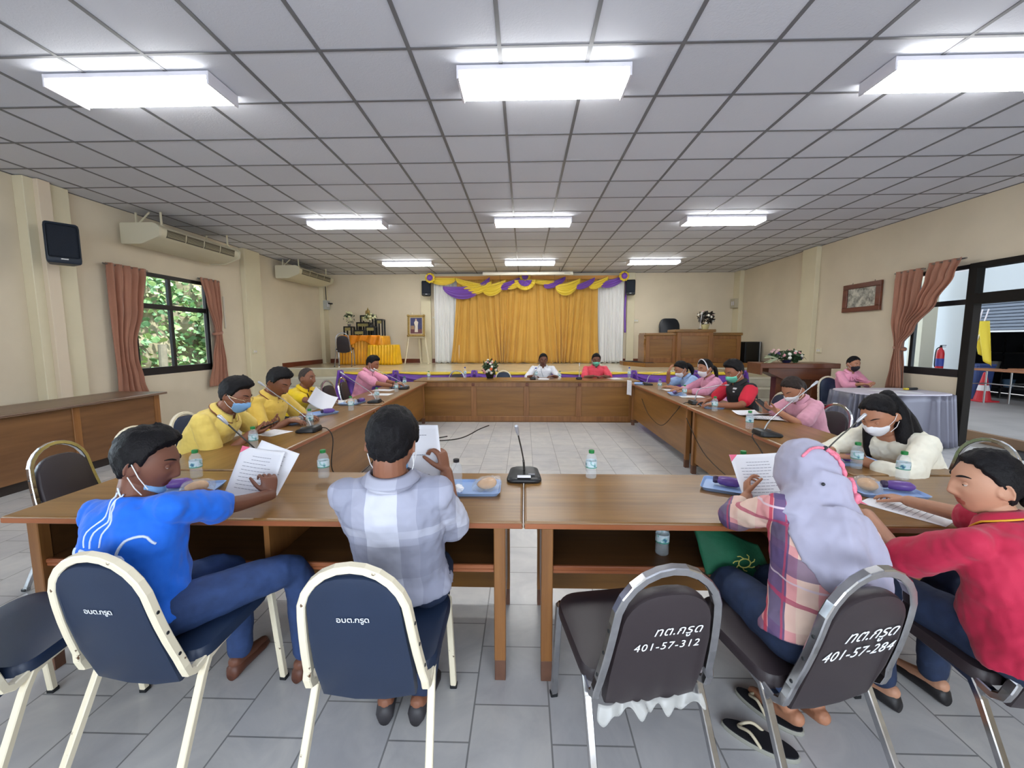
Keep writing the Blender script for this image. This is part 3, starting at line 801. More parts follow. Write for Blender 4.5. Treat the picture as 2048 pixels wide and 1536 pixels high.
# podium on the stage: three-part desk on a low platform
t = thing('podium', 'wide three-part wooden podium desk on a low platform on the stage right', 'podium', (4.25, 10.75, STZ))
bm = new_bm(); prism(bm, [(-1.62, .50), (-1.25, -.28), (1.25, -.28), (1.42, .9), (-1.62, .9)], 0, .10); link('platform', bm, M_panel, t)
bm = new_bm(); prism(bm, [(-1.58, .50), (-1.23, -.25), (-1.0, -.25), (-1.0, .85), (-1.58, .85)], .10, .104); link('carpet', bm, mat('navy_carpet', (34, 32, 44), .9), t)
def panel_block(x0, x1, y0, z1, cap):
    bm = new_bm(); bx(bm, x0, x1, y0, y0 + .5, .10, z1)
    b = link('body', bm, M_panel, t)
    bm = new_bm(); s = .10
    bx(bm, x0, x0 + s, y0 - .022, y0, .10, z1, .004); bx(bm, x1 - s, x1, y0 - .022, y0, .10, z1, .004); bx(bm, x0 + s, x1 - s, y0 - .022, y0, z1 - .09, z1, .004); bx(bm, x0 + s, x1 - s, y0 - .022, y0, .10, .22, .004)
    link('panel_frame', bm, M_woodz, b)
    bm = new_bm(); bx(bm, x0 - cap, x1 + cap, y0 - .05, y0 + .55, z1, z1 + .07, .012); link('cap', bm, M_woodx, b)
panel_block(-1.18, -.42, 0.0, .78, .03); panel_block(.42, 1.18, 0.0, .78, .03); panel_block(-.44, .44, -.10, .86, .06)
bm = new_bm(); prism(bm, [(.0, .10), (.55, .10), (.55, .80), (.02, .80), (.0, .70), (.05, .55), (-.02, .3)], -1.22, -1.18, 'x'); link('side_panel', bm, M_panely, t)
# microphone on the podium
t = thing('podium_microphone', 'thin upright microphone standing on the podium before the office chair', 'microphone', (4.42, 10.78, STZ + .93))
bm = new_bm(); lathe(bm, [(.05, 0), (.05, .012), (.02, .02)], 12); link('base', bm, M_black, t)
bm = new_bm(); tube(bm, [(0, 0, .01), (.01, 0, .2), (.03, 0, .36)], .006, 6); link('stem', bm, M_white, t)
bm = new_bm(); tube(bm, [(.03, 0, .35), (.035, 0, .42)], .011, 8, 'round'); link('head', bm, M_steel, t)
# flight case / cabinet loudspeaker beside it
t = thing('amplifier_case', 'black amplifier case with pale edge beside the podium by the right wall', 'case', (5.84, 11.2, STZ), math.radians(12))
bm = new_bm(); bx(bm, -.24, .24, -.22, .22, .03, .62, .01); link('body', bm, M_black, t)
bm = new_bm(); bx(bm, -.22, .14, -.235, -.218, .06, .59, .004); link('door', bm, mat('case_face', (10, 10, 12), .25), t)
bm = new_bm(); bx(bm, .17, .205, -.24, -.215, .03, .62, .003); link('edge_strip', bm, M_steel, t)
bm = new_bm()
for x in (-.2, .2):
    for y in (-.18, .18): lathe(bm, [(.025, 0), (.03, .015), (.025, .032)], 10, (x, y, 0))
link('caster', bm, M_black, t)
# lectern below the stage
t = thing('lectern', 'dark brown lectern with a sloping top beside the right steps', 'lectern', (4.95, 7.98, 0), math.radians(-6))
M_lec = wood('lectern_wood', (84, 46, 26), (116, 66, 38), 0, .8, .35)
bm = new_bm(); bx(bm, -.62, .72, -.28, .30, .98, 1.07, .008); bx(bm, -.62, -.58, -.28, .30, .86, 1.0, .004); link('desktop', bm, M_lec, t)
bm = new_bm(); prism(bm, [(-.45, .98), (-.45, .90), (-.2, .78), (.60, .78), (.60, .98)], -.22, .26, 'y'); link('drawer_box', bm, M_lec, t)
bm = new_bm(); bx(bm, -.22, .02, -.02, .2, .06, .80, .005); link('pedestal', bm, M_lec, t)
bm = new_bm(); bx(bm, .30, .62, -.2, .24, .06, .80, .005); link('pedestal', bm, M_lec, t)
bm = new_bm(); bx(bm, -.35, .70, -.24, .28, 0, .07, .006); link('base', bm, M_lec, t)
# registration table with a pleated silver skirt
t = thing('registration_table', 'oval registration table with a pleated silver satin skirt by the doorway', 'table', (5.34, 6.25, 0))
M_silver = mat('silver_satin', (104, 104, 118), .34, metal=.15, sheen=.2)
def obl(a, rx, ry):
    c, s = math.cos(a), math.sin(a); e = .45
    return Vector((rx * math.copysign(abs(c) ** e, c), ry * math.copysign(abs(s) ** e, s), 0))
bm = new_bm(); n = 96
rings_to_mesh(bm, [[obl(2 * PI * k / n, .63 - d, .42 - d) + Vector((0, 0, z)) for k in range(n)] for d, z in ((.01, .72), (0, .735), (.004, .75))])
link('tabletop', bm, mat('white_table_cloth', (206, 200, 212), .5), t)
bm = new_bm()
def skirt(u, v):
    a = 2 * PI * u; w = math.sin(2 * PI * 34 * u); w = math.copysign(abs(w) ** .6, w)
    k = 1 + .07 * v; p = obl(a, .63 * k, .42 * k); q = p.normalized()
    p = p + q * (.02 + .042 * w * (.45 + .55 * v)); return (p.x, p.y, .735 - .715 * v)
solid_sheet(bm, skirt, 744, 8, .002); link('skirt', bm, M_silver, t, smooth=True)
# ================================================================== stacking banquet chairs
def chipped(name, base, chip, thr=.34, sc=26):
    if name in MATS: return MATS[name]
    m = bpy.data.materials.new(name); m.use_nodes = True
    nt = m.node_tree; b = nt.nodes['Principled BSDF']; tc = nt.nodes.new('ShaderNodeTexCoord')
    n = nt.nodes.new('ShaderNodeTexNoise'); n.inputs['Scale'].default_value = sc; n.inputs['Detail'].default_value = 4
    r = nt.nodes.new('ShaderNodeValToRGB'); r.color_ramp.elements[0].position = thr; r.color_ramp.elements[1].position = thr + .03
    r.color_ramp.elements[0].color = srgb(*chip); r.color_ramp.elements[1].color = srgb(*base)
    nt.links.new(tc.outputs['Object'], n.inputs['Vector']); nt.links.new(n.outputs['Fac'], r.inputs['Fac']); nt.links.new(r.outputs['Color'], b.inputs['Base Color'])
    b.inputs['Roughness'].default_value = .4
    MATS[name] = m; return m
M_cframe = chipped('cream_frame', (232, 222, 196), (92, 66, 44), .30)
M_chframe = mat('chrome_frame', (190, 190, 192), .16, metal=1.0, var=.1, vscale=30)
M_navy = mat('navy_vinyl', (30, 44, 68), .42, var=.06, vscale=6, bump=.08, bscale=500)
M_brownv = mat('brown_vinyl', (48, 40, 43), .42, var=.06, vscale=6, bump=.08, bscale=500)
M_letter = mat('white_lettering', (236, 240, 244), .6)
M_wrap = mat('clear_wrap', (225, 225, 220), .15, alpha=.35)
def bk(s):
    """point on the back plane: s metres up from the seat line"""
    return Vector((0, -.205 - .105 * (s / .455) - .015 * math.sin(PI * s / .455), .405 + .455 * (s / .455)))
BKU = (bk(.40) - bk(.05)).normalized(); BKN = Vector((1, 0, 0)).cross(BKU)
def make_chair(kind):
    fm, pm, top = (M_cframe, M_navy, .435) if kind == 'cream' else (M_chframe, M_brownv, .388)
    t = empty('banquet_chair'); w = .186
    # back arch and seat rails: one bent tube
    def side(s):
        return [Vector((s * w, .185, .455)), Vector((s * w, .10, .448)), Vector((s * w, -.15, .418)), Vector((s * w, -.19, .408)), Vector((s * w, -.215, .42)), Vector((s * w, -.225, .45))]
    R = side(1); Lf = side(-1)
    arch = []
    wt = .158
    for s in (.08, .16, .22, .27): arch.append(bk(s) + Vector((w + (wt - w) * s / .295, 0, 0)))
    for k in range(0, 13):
        a = PI * k / 12
        arch.append(bk(.295 + .165 * math.sin(a)) + Vector((wt * math.cos(a), 0, 0)))
    for s in (.27, .22, .16, .08): arch.append(bk(s) + Vector((-(w + (wt - w) * s / .295), 0, 0)))
    path = R + arch + list(reversed(Lf))
    bm = new_bm(); rtube(bm, path, .025, .027, up=Vector((0, 0, 1))); link('frame', bm, fm, t)
    for s in (1, -1):
        bm = new_bm(); rtube(bm, [(s * w, .16, .452), (s * w, .185, .452), (s * (w + .002), .205, .435), (s * (w + .012), .245, .0)], .025, .025); fl = link('leg', bm, fm, t)
        bm = new_bm(); box(bm, (s * (w + .012), .245, .008), (.03, .03, .018), None, .003); link('foot_cap', bm, M_black, fl)
        bm = new_bm(); rtube(bm, [(s * w, -.08, .425), (s * (w + .003), -.135, .413), (s * (w + .006), -.165, .37), (s * (w + .02), -.35, .0)], .024, .024); rl = link('leg', bm, fm, t)
        bm = new_bm(); box(bm, (s * (w + .02), -.35, .008), (.03, .03, .018), None, .003); link('foot_cap', bm, M_black, rl)
    bm = new_bm(); rtube(bm, [(-w, .12, .436), (w, .12, .436)], .02, .02); rtube(bm, [(-w, -.12, .41), (w, -.12, .41)], .02, .02); link('cross_bar', bm, fm, t)
    # seat
    ol = rounded([(-.205, -.185), (.205, -.185), (.212, .20), (-.212, .20)], [.06, .06, .10, .10], 6)
    bm = new_bm()
    rings_to_mesh(bm, [[Vector((a * k, b * k + .01, z + (b * .07))) for a, b in ol] for k, z in ((.93, .428), (1.0, .434), (1.0, .458), (.97, .470), (.80, .480), (.4, .485))])
    link('seat', bm, pm, t, smooth='auto')
    # backrest pad
    pts = [(-.150, -.03), (-.05, -.055), (.05, -.055), (.150, -.03)]
    for s in (.10, .22): pts.append((.166 - .012 * s / .2 - .006, s))
    hw = .14
    n = 14
    for k in range(n + 1):
        a = PI * k / n
        pts.append((hw * math.copysign(abs(math.cos(a)) ** .8, math.cos(a)), top - .12 + .12 * math.sin(a) ** .9 if 0 < k < n else top - .12))
    for s in (.22, .10): pts.append((-(.166 - .012 * s / .2 - .006), s))
    def P(a, s, d, k):
        c = Vector((0, .2)); q = (Vector((a, s)) - c) * k + c
        return bk(q.y) + Vector((q.x, 0, 0)) - BKN * d
    bm = new_bm()
    rings_to_mesh(bm, [[P(a, s, d, k) for a, s in reversed(pts)] for k, d in ((.9, -.014), (.985, -.011), (1.0, -.004), (1.0, .016), (.97, .030), (.8, .038))])
    link('backrest', bm, pm, t, smooth='auto')
    for s in (1, -1):
        for q in (.10, .19, .27):
            bm = new_bm(); ball(bm, bk(q) + Vector((s * (w + (wt - w) * q / .295 + .0125), 0, 0)), (.003, .006, .006), 8, 6); link('screw', bm, M_black, t)
    return t
def letter(t, body, size, x, s, shear=0.0, spacing=1.0, rot=0.0):
    p = bk(s) + Vector((x, 0, 0)) + BKN * .0150
    M = Matrix((Vector((1, 0, 0)), BKU, BKN)).transposed().to_4x4(); M.translation = p
    M = M @ Matrix.Rotation(rot, 4, 'Z')
    return text_obj('lettering', body, size, M_letter, t, M, .0004, shear, spacing)
def wrap(t, w, z):
    rnd = random.Random(3); bm = new_bm()
    def fn(u, v): return (w * (u - .5) + .01 * math.sin(30 * v + 9 * u), -.205 - .012 * math.sin(21 * u) - .02 * v, z - v * (.02 + .022 * abs(math.sin(9 * u + 1)) + .012 * math.sin(40 * u)))
    solid_sheet(bm, fn, 60, 5, .001); link('plastic_wrap', bm, M_wrap, t, smooth=True)
CH = {'cream': make_chair('cream'), 'chrome': make_chair('chrome')}
USED = set()
def chair(kind, x, y, deg, label, z=0):
    o = CH[kind] if kind not in USED else copy_tree(CH[kind]); USED.add(kind)
    o.location = (x, y, z); o.rotation_euler = (0, 0, math.radians(deg))
    tag(o, label, 'chair', 'banquet chairs around the tables')
    return o
cA = chair('cream', -1.285, 1.47, -3, 'navy chair with cream frame under the man in the bright blue shirt')
cB = chair('cream', -.50, 1.43, 1, 'navy chair with cream frame under the man in the grey checked shirt')
chair('cream', -1.83, 1.37, 2, 'empty navy chair with cream frame cut by the left edge of the photo')
chair('cream', -2.60, 2.95, -96, 'navy chair with cream frame under the yellow shirt man in mask and glasses')
chair('cream', -2.72, 3.58, -92, 'navy chair with cream frame seen left of the masked yellow shirt man’s back')
chair('cream', -2.85, 5.02, -92, 'navy chair with cream frame under the yellow shirt man wearing a lanyard')
chair('cream', 2.80, 5.05, 96, 'navy chair with cream frame behind the man in black and red')
chair('cream', -.43, 8.36, 180, 'dark chair with pale frame behind the head desk, nearest the flower ball')
chair('cream', 5.20, 7.02, 178, 'navy chair with cream frame at the registration table, left of the pink woman')
chair('cream', 5.72, 7.12, 188, 'navy chair with cream frame under the woman in the black mask')
cC = chair('chrome', .365, 1.44, 10, 'empty brown chair with chrome frame lettered 401-57-312')
cD = chair('chrome', .915, 1.44, 14, 'brown chair with chrome frame lettered 401-57-284 under the hijab woman')
chair('chrome', 1.63, 1.45, 6, 'brown chair with chrome frame under the woman in the crimson shirt')
chair('chrome', -2.66, 2.50, -93, 'dark chair with chrome frame behind the head of the blue shirt man')
chair('chrome', 2.68, 2.66, 100, 'brown chair with chrome frame behind the woman in the white blouse')
chair('chrome', 2.80, 4.12, 104, 'brown chair with chrome frame under the pink woman holding a phone')
chair('chrome', 2.82, 6.02, 95, 'brown chair with chrome frame under the woman with the white hairband')
chair('chrome', 2.82, 6.85, 95, 'brown chair with chrome frame under the woman in pale blue')
chair('chrome', -2.82, 6.45, -100, 'empty dark chair with chrome frame by the left steps, left of the pink man')
chair('chrome', -2.80, 7.02, -90, 'dark chair with chrome frame under the man in the pink shirt')
chair('chrome', -1.40, 8.36, 180, 'empty dark chair with chrome frame behind the left part of the head desk')
chair('chrome', .40, 8.42, 180, 'dark chair with chrome frame under the man in the white shirt')
chair('chrome', 1.42, 8.42, 180, 'dark chair with chrome frame under the man in the coral shirt')
chair('chrome', -4.72, 10.95, 14, 'navy chair with thin frame standing on the stage before the altar', STZ)
letter(cA, 'อบต.กรูด', .028, -.012, .275, 0, .92)
letter(cB, 'อบต.กรูด', .028, -.004, .295, 0, .95)
letter(cC, 'ทต.กรูด', .046, .035, .262, .3, 1.05); letter(cC, '401-57-312', .039, .008, .208, .15, 1.15)
letter(cD, 'ทต.กรูด', .06, .02, .258, .45, 1.0); letter(cD, '401-57-284', .052, -.005, .195, .3, 1.08)
wrap(cC, .34, .375)
# black office chair behind the podium
t = thing('office_chair', 'black high-backed office chair behind the podium', 'chair', (4.15, 11.95, STZ), PI)
bm = new_bm()
ol = rounded([(-.27, 0), (.27, 0), (.29, .62), (.20, .78), (-.20, .78), (-.29, .62)], .09, 4)
rings_to_mesh(bm, [[Vector((a * k, -.24 + d - .08 * (b / .7), .50 + b * k + (1 - k) * .3)) for a, b in ol] for k, d in ((.9, -.06), (1, -.03), (1, .02), (.9, .05))])
link('backrest', bm, mat('black_leather', (26, 30, 38), .4), t, smooth='auto')
bm = new_bm(); box(bm, (0, 0, .48), (.52, .5, .12), None, .05, 3); link('seat', bm, mat('black_leather', (26, 30, 38), .4), t, smooth='auto')
bm = new_bm(); tube(bm, [(0, 0, .42), (0, 0, .10)], .03, 10); link('column', bm, M_black, t)
bm = new_bm()
for k in range(5):
    a = 2 * PI * k / 5; tube(bm, [(0, 0, .10), (.28 * math.cos(a), .28 * math.sin(a), .06)], .022, 8); lathe(bm, [(.02, 0), (.03, .02), (.02, .05)], 10, (.28 * math.cos(a), .28 * math.sin(a), 0))
link('base', bm, M_black, t)
# ================================================================== things on the tables
M_pet = mat('clear_bottle', (226, 238, 244), .06, alpha=.2, spec=.8)
M_capg = mat('green_cap', (28, 122, 58), .4)
M_capk = mat('black_cap', (30, 28, 32), .4)
M_capb = mat('blue_cap', (50, 70, 160), .4)
def label_mat():
    m = bpy.data.materials.new('bottle_label'); m.use_nodes = True
    nt = m.node_tree; b = nt.nodes['Principled BSDF']; tc = nt.nodes.new('ShaderNodeTexCoord')
    n = nt.nodes.new('ShaderNodeTexNoise'); n.inputs['Scale'].default_value = 34; n.inputs['Detail'].default_value = 2
    r = nt.nodes.new('ShaderNodeValToRGB'); e = r.color_ramp.elements
    e[0].position = .38; e[0].color = srgb(70, 120, 150); e[1].position = .5; e[1].color = srgb(206, 224, 232)
    x = e.new(.44); x.color = srgb(150, 200, 196)
    nt.links.new(tc.outputs['Object'], n.inputs['Vector']); nt.links.new(n.outputs['Fac'], r.inputs['Fac']); nt.links.new(r.outputs['Color'], b.inputs['Base Color'])
    b.inputs['Roughness'].default_value = .3
    return m
M_lab = label_mat()
def make_bottle(cap, h=.155, labelled=True):
    t = empty('water_bottle'); k = h / .155
    prof = [(.024, 0), (.029, .004), (.030, .012), (.0285, .03), (.030, .036), (.0285, .055), (.0305, .062), (.0305, .10), (.0295, .108), (.026, .122), (.018, .133), (.0125, .138), (.0125, .144)]
    bm = new_bm(); lathe(bm, [(r, z * k) for r, z in prof], 20); link('body', bm, M_pet, t, smooth=True)
    bm = new_bm(); lathe(bm, [(.0145, .139 * k), (.0155, .141 * k), (.0155, .154 * k), (.014, .156 * k)], 18); link('cap', bm, cap, t)
    if labelled:
        bm = new_bm(); lathe(bm, [(.0311, .064 * k), (.0311, .098 * k)], 24, caps=False); link('label', bm, M_lab, t, smooth=True)
        bm = new_bm(); lathe(bm, [(.0313, .060 * k), (.0313, .065 * k)], 24, caps=False); link('label_band', bm, mat('teal_band', (70, 150, 130), .4), t)
    return t
TT = .7505
BOT = {'g': make_bottle(M_capg), 'b': make_bottle(M_capb, .215), 'k': make_bottle(M_capk, .15, False)}
BU = set()
def bottle(kind, x, y, label, z=TT, group='water bottles on the meeting tables'):
    o = BOT[kind] if kind not in BU else copy_tree(BOT[kind]); BU.add(kind)
    o.location = (x, y, z); o.rotation_euler = (0, 0, random.uniform(0, 6)); tag(o, label, 'bottle', group); return o
bottle('g', -1.82, 2.215, 'green-capped water bottle beyond the tray of the blue shirt man')
bottle('g', -1.90, 2.835, 'green-capped water bottle in front of the yellow shirt man in mask')
bottle('g', -1.886, 3.586, 'green-capped water bottle beside the microphone of the second yellow shirt man')
bottle('g', -1.112, 2.235, 'green-capped water bottle on the front left table, left of the checked shirt man')
bottle('g', -.474, 2.27, 'green-capped water bottle behind the right shoulder of the checked shirt man')
bottle('k', -.348, 2.09, 'clear bottle with black cap standing by the tray with the tissue')
bottle('g', .37, 2.262, 'green-capped water bottle alone on the front right table')
bottle('g', 1.91, 3.56, 'green-capped water bottle next to the microphone facing the pink woman with phone')
bottle('g', 1.19, 2.262, 'green-capped water bottle behind the paper held by the hijab woman')
bottle('g', 2.05, 2.27, 'green-capped water bottle beyond the crimson shirt woman’s snack tray')
bottle('g', 2.02, 4.46, 'green-capped water bottle in front of the forearms of the man in black and red')
bottle('g', 2.13, 5.60, 'small water bottle before the woman with the white hairband')
bottle('g', 2.06, 6.40, 'small water bottle before the woman in pale blue')
bottle('g', -1.866, 4.42, 'water bottle before the yellow shirt man wearing a lanyard')
bottle('g', -1.876, 5.25, 'water bottle on the left row between two microphones')
bottle('g', -1.875, 6.06, 'water bottle next to the farthest left microphone and its papers')
bottle('g', -1.97, 6.82, 'water bottle at the far end of the left row')
bottle('g', 1.96, 2.47, 'green-capped water bottle hidden behind the grey hijab')
bottle('g', .635, 1.86, 'water bottle standing on the open shelf under the front right table', .5275)
bottle('b', -1.14, 8.03, 'tall blue-capped bottle on the head desk right of the flower ball', .7705)
bottle('b', .22, 7.85, 'tall bottle on the head desk before the man in white', .7705)
bottle('b', 1.98, 7.95, 'tall blue-capped bottle at the right end of the head desk', .7705)
BOT_X = bottle('g', -1.78, 7.75, 'water bottle standing on the left end of the head desk', .7705)
bottle('g', .66, 7.82, 'small water bottle on the head desk by the right hand of the man in white', .7705)

# ---- gooseneck conference microphones
M_mic = mat('mic_black', (30, 31, 33), .42)
M_micneck = mat('mic_neck_light', (196, 198, 200), .25, metal=.8)
M_mickn = mat('mic_neck_dark', (74, 72, 68), .3, metal=.6)
def microphone(x, y, rz, tip, label, neck=None, cable=None, size=1.0, z=TT, tag_card=False, bend=0.0):
    """local +y points away from the speaker; tip is the world position of the mic head"""
    t = thing('conference_microphone', label, 'microphone', (x, y, z), rz, 'gooseneck microphones on the tables')
    k = size
    bm = new_bm()
    ol = rounded([(-.085, -.07), (.085, -.07), (.07, .075), (-.07, .075)], [.04, .04, .03, .03], 5)
    rings_to_mesh(bm, [[Vector((a * q * k, b * q * k, zz + max(0, (b + .07)) * sl)) for a, b in ol] for q, zz, sl in ((.94, 0, 0), (1.0, .006, 0), (1.0, .014, .05), (.92, .022, .14), (.7, .026, .17))])
    link('base', bm, M_mic, t, smooth='auto')
    bm = new_bm(); box(bm, (.035 * k, -.03 * k, .031 * k), (.03 * k, .012 * k, .008), Euler((.15, 0, 0)).to_matrix(), .002); link('button', bm, mat('mic_button', (120, 120, 124), .4), t)
    if tag_card:
        bm = new_bm(); box(bm, (0, -.055 * k, .029 * k), (.062 * k, .018 * k, .003), Euler((.25, 0, 0)).to_matrix()); link('paper_label', bm, mat('paper_white', (236, 236, 240), .6), t)
    R = Matrix.Rotation(-rz, 3, 'Z')
    tp = R @ (Vector(tip) - Vector((x, y, z)))
    b0 = Vector((0, .02 * k, .036 * k))
    dv = tp - b0
    mid = b0 + Vector((0, 0, .035 + .07 * bend)) + dv * .10
    path = bez([b0, mid, b0 + dv * .42 + Vector((0, 0, .03 + .05 * bend)), b0 + dv * .75 + Vector((0, 0, .012 + .03 * bend)), tp], 24)
    bm = new_bm(); tube(bm, path[:7], .0065, 8); link('collar', bm, M_steel if neck is None else neck, t, smooth=True)
    bm = new_bm(); tube(bm, path[6:], .0042, 8); link('gooseneck', bm, neck or M_micneck, t, smooth=True)
    d = (path[-1] - path[-3]).normalized()
    bm = new_bm(); tube(bm, [tp - d * .02, tp + d * .0, tp + d * .035], [.006, .0095, .0105], 10, 'round'); link('head', bm, mat('mic_head', (188, 190, 196), .3, metal=.5), t, smooth=True)
    if cable:
        bm = new_bm(); tube(bm, bez([R @ (Vector(c) - Vector((x, y, z))) for c in cable], 40), .0045, 6); link('cable', bm, mat('cable_black', (36, 30, 27), .5), t, smooth=True)
    return t
microphone(-1.43, 2.215, math.radians(-28), (-1.575, 2.13, 1.085), 'dark microphone behind the papers of the blue shirt man', M_mickn, None, 1.1)
microphone(-1.80, 3.40, -PI / 2, (-2.17, 3.40, 1.14), 'microphone before the second yellow shirt man with its cable hanging', None, [(-1.72, 3.45, .77), (-1.66, 3.44, .76), (-1.60, 3.40, .68), (-1.57, 3.30, .45), (-1.55, 3.55, .28), (-1.58, 4.2, .24), (-1.62, 4.55, .40)], 1.15)
microphone(-1.82, 5.00, -PI / 2, (-2.19, 5.0, 1.10), 'microphone on the left row before the empty chrome chair', None, [(-1.76, 5.03, .77), (-1.70, 5.0, .745), (-1.69, 4.9, .6), (-1.68, 4.75, .4)])
microphone(-1.86, 6.40, -PI / 2, (-2.27, 6.36, 1.05), 'microphone on the left row in front of the pink shirt man')
microphone(.0, 2.235, 0, (-.035, 2.16, 1.03), 'black microphone in the centre of the front tables over the seam', M_mickn, None, 1.15, tag_card=True)
microphone(2.03, 4.95, PI / 2, (2.36, 4.93, .975), 'microphone on the right row before the man in black and red', None, [(1.96, 4.98, .765), (1.88, 5.0, .74), (1.845, 5.15, .60), (1.84, 5.6, .36), (1.845, 6.2, .40), (1.85, 6.6, .58)], 1.1, bend=1.0)
microphone(1.93, 3.33, PI / 2, (2.24, 3.30, 1.155), 'microphone on the right row before the pink woman with the phone', None, [(1.86, 3.36, .765), (1.80, 3.30, .74), (1.79, 3.1, .62), (1.80, 3.0, .3), (1.82, 3.3, .26), (1.835, 4.2, .34), (1.84, 4.75, .62)], 1.2)
microphone(2.06, 7.02, PI / 2, (2.50, 7.0, .985), 'microphone at the far end of the right row before the woman in pale blue', bend=1.0)
microphone(1.80, 2.50, PI / 2, (1.95, 2.46, 1.045), 'microphone before the mask of the woman in the white blouse', M_mickn)
microphone(.16, 7.75, PI, (.28, 7.98, 1.0), 'thin microphone on the head desk before the man in white', M_micneck, None, .7, .7705)
microphone(1.02, 7.80, PI, (1.03, 7.86, 1.03), 'thin upright microphone on the head desk between the two men', M_micneck, None, .7, .7705)
t = tag(link('floor_cable', (lambda bm: (tube(bm, bez([(-1.2, 6.4, .006), (-1.5, 6.1, .006), (-1.0, 6.25, .006), (-.75, 6.95, .006), (-.62, 7.25, .006)], 40), .009, 6), bm)[1])(new_bm()), mat('cable_black', (36, 30, 27), .5), smooth=True), 'loose black cable lying on the tiles before the head desk', 'cable')

# ---- trays, bread, purple snacks, tissue
M_tray = mat('pale_blue_tray', (150, 178, 222), .35)
M_bread = mat('bread_crust', (206, 158, 104), .6, var=.18, vscale=25)
M_film = mat('plastic_film', (240, 236, 230), .12, alpha=.2)
M_pack = mat('purple_packet', (104, 72, 142), .35, var=.15, vscale=18)
def make_tray():
    bm = new_bm(); L, W = .15, .105
    ol = rounded([(-L, -W), (L, -W), (L, W), (-L, W)], .03, 4)
    rings_to_mesh(bm, [[Vector((a * k, b * (1 - (1 - k) * 1.4), z)) for a, b in ol] for k, z in ((.93, 0), (1.0, .016), (1.015, .018), (1.0, .0185), (.94, .005), (.6, .0045))])
    return link('snack_tray', bm, M_tray, smooth='auto')
def make_bun():
    t = empty('bread_bun'); bm = new_bm()
    vs = ball(bm, (0, 0, .024), (.052, .042, .026), 18, 12)
    for v in vs: v.co.z += .004 * math.sin(40 * v.co.x) * (v.co.z > .02)
    link('crust', bm, M_bread, t, smooth=True)
    bm = new_bm()
    def film(u, v):
        a = 2 * PI * u; r = .06 + .012 * math.sin(7 * a) * v
        k = math.cos(PI * .5 * v) ** .6
        return (r * 1.3 * math.cos(a) * k + .02 * v, r * math.sin(a) * k, .004 + .052 * math.sin(PI * .5 * v) + .006 * math.sin(9 * a) * k)
    sheet(bm, film, 40, 8); link('wrapper', bm, M_film, t, smooth=True)
    return t
def make_pack():
    t = empty('purple_packet'); bm = new_bm()
    rings = []
    for x, r in ((-.062, .004), (-.055, .012), (-.04, .024), (0, .028), (.04, .025), (.055, .014), (.062, .005)):
        rings.append([Vector((x, r * 1.05 * math.cos(2 * PI * k / 14), .026 + r * .9 * math.sin(2 * PI * k / 14) + .0)) for k in range(14)])
    rings_to_mesh(bm, rings); link('wrapper', bm, M_pack, t, smooth=True)
    bm = new_bm(); lathe(bm, [(.017, -.01), (.02, .0), (.018, .012)], 12); o = link('end_cap', bm, mat('dark_purple', (52, 36, 66), .5), t); o.location = (-.062, 0, .026); o.rotation_euler = (0, PI / 2, 0)
    return t
PROTO = {}
def inst(key, fn, x, y, rz, z, label, cat, group):
    o = copy_tree(PROTO[key]) if key in PROTO else PROTO.setdefault(key, fn())
    o.location = (x, y, z); o.rotation_euler = (0, 0, rz); return tag(o, label, cat, group)
def tray(x, y, rz, label): return inst('tray', make_tray, x, y, rz, TT, label, 'tray', 'pale blue snack trays')
def bun(x, y, rz, label): return inst('bun', make_bun, x, y, rz, TT + .006, label, 'bread', 'wrapped bread buns')
def pack(x, y, rz, label): return inst('pack', make_pack, x, y, rz, TT + .006, label, 'snack packet', 'purple snack packets')
tray(-1.70, 1.99, .25, 'blue snack tray beside the face mask of the blue shirt man'); bun(-1.64, 1.99, .3, 'wrapped bun on the tray of the blue shirt man'); pack(-1.77, 2.03, .5, 'packet lying at the back of the blue shirt man’s tray')
tray(-.27, 2.06, .02, 'blue snack tray holding a tissue in front of the checked shirt man'); bun(-.19, 2.07, .4, 'wrapped bun on the tray with the crumpled tissue')
t = thing('crumpled_tissue', 'white crumpled tissue on the tray by the black-capped bottle', 'tissue', (-.325, 2.0, TT + .006)); bm = new_bm(); vs = ball(bm, (0, 0, .018), (.026, .024, .02), 16, 10)
rnd = random.Random(5)
for v in vs: v.co += Vector((rnd.uniform(-1, 1), rnd.uniform(-1, 1), rnd.uniform(0, 1.4))) * .005
link('paper', bm, mat('tissue', (244, 244, 246), .9), t)
tray(1.07, 2.10, -.5, 'blue snack tray behind the paper of the hijab woman'); pack(1.05, 2.12, -.6, 'purple packet by the hand of the hijab woman')
tray(1.79, 2.08, -.12, 'blue snack tray between the hijab and the crimson shirt woman'); bun(1.73, 2.10, 1.2, 'wrapped bun on the tray before the crimson shirt woman'); pack(1.87, 2.08, -.4, 'purple packet on the tray before the crimson shirt woman')
tray(2.02, 2.60, -.05, 'blue snack tray before the woman in the white blouse'); pack(2.02, 2.58, PI, 'purple packet by the hands of the woman in the white blouse')
tray(-2.12, 3.80, 1.2, 'blue snack tray before the second yellow shirt man'); bun(-2.10, 3.72, .9, 'wrapped bun on the tray before the second yellow shirt man'); pack(-2.06, 3.86, 1.3, 'purple packet on the tray of the second yellow shirt man')
tray(-2.08, 4.18, 1.1, 'blue snack tray before the yellow shirt man with lanyard'); pack(-2.02, 4.22, .6, 'purple packet under the raised paper of the yellow shirt man')
tray(-2.05, 4.90, 1.4, 'snack tray on the left row before the empty chrome chair'); bun(-2.06, 4.86, .2, 'wrapped bun before the empty chrome chair on the left'); pack(-1.98, 5.0, 1.3, 'dark packet by the third left microphone')
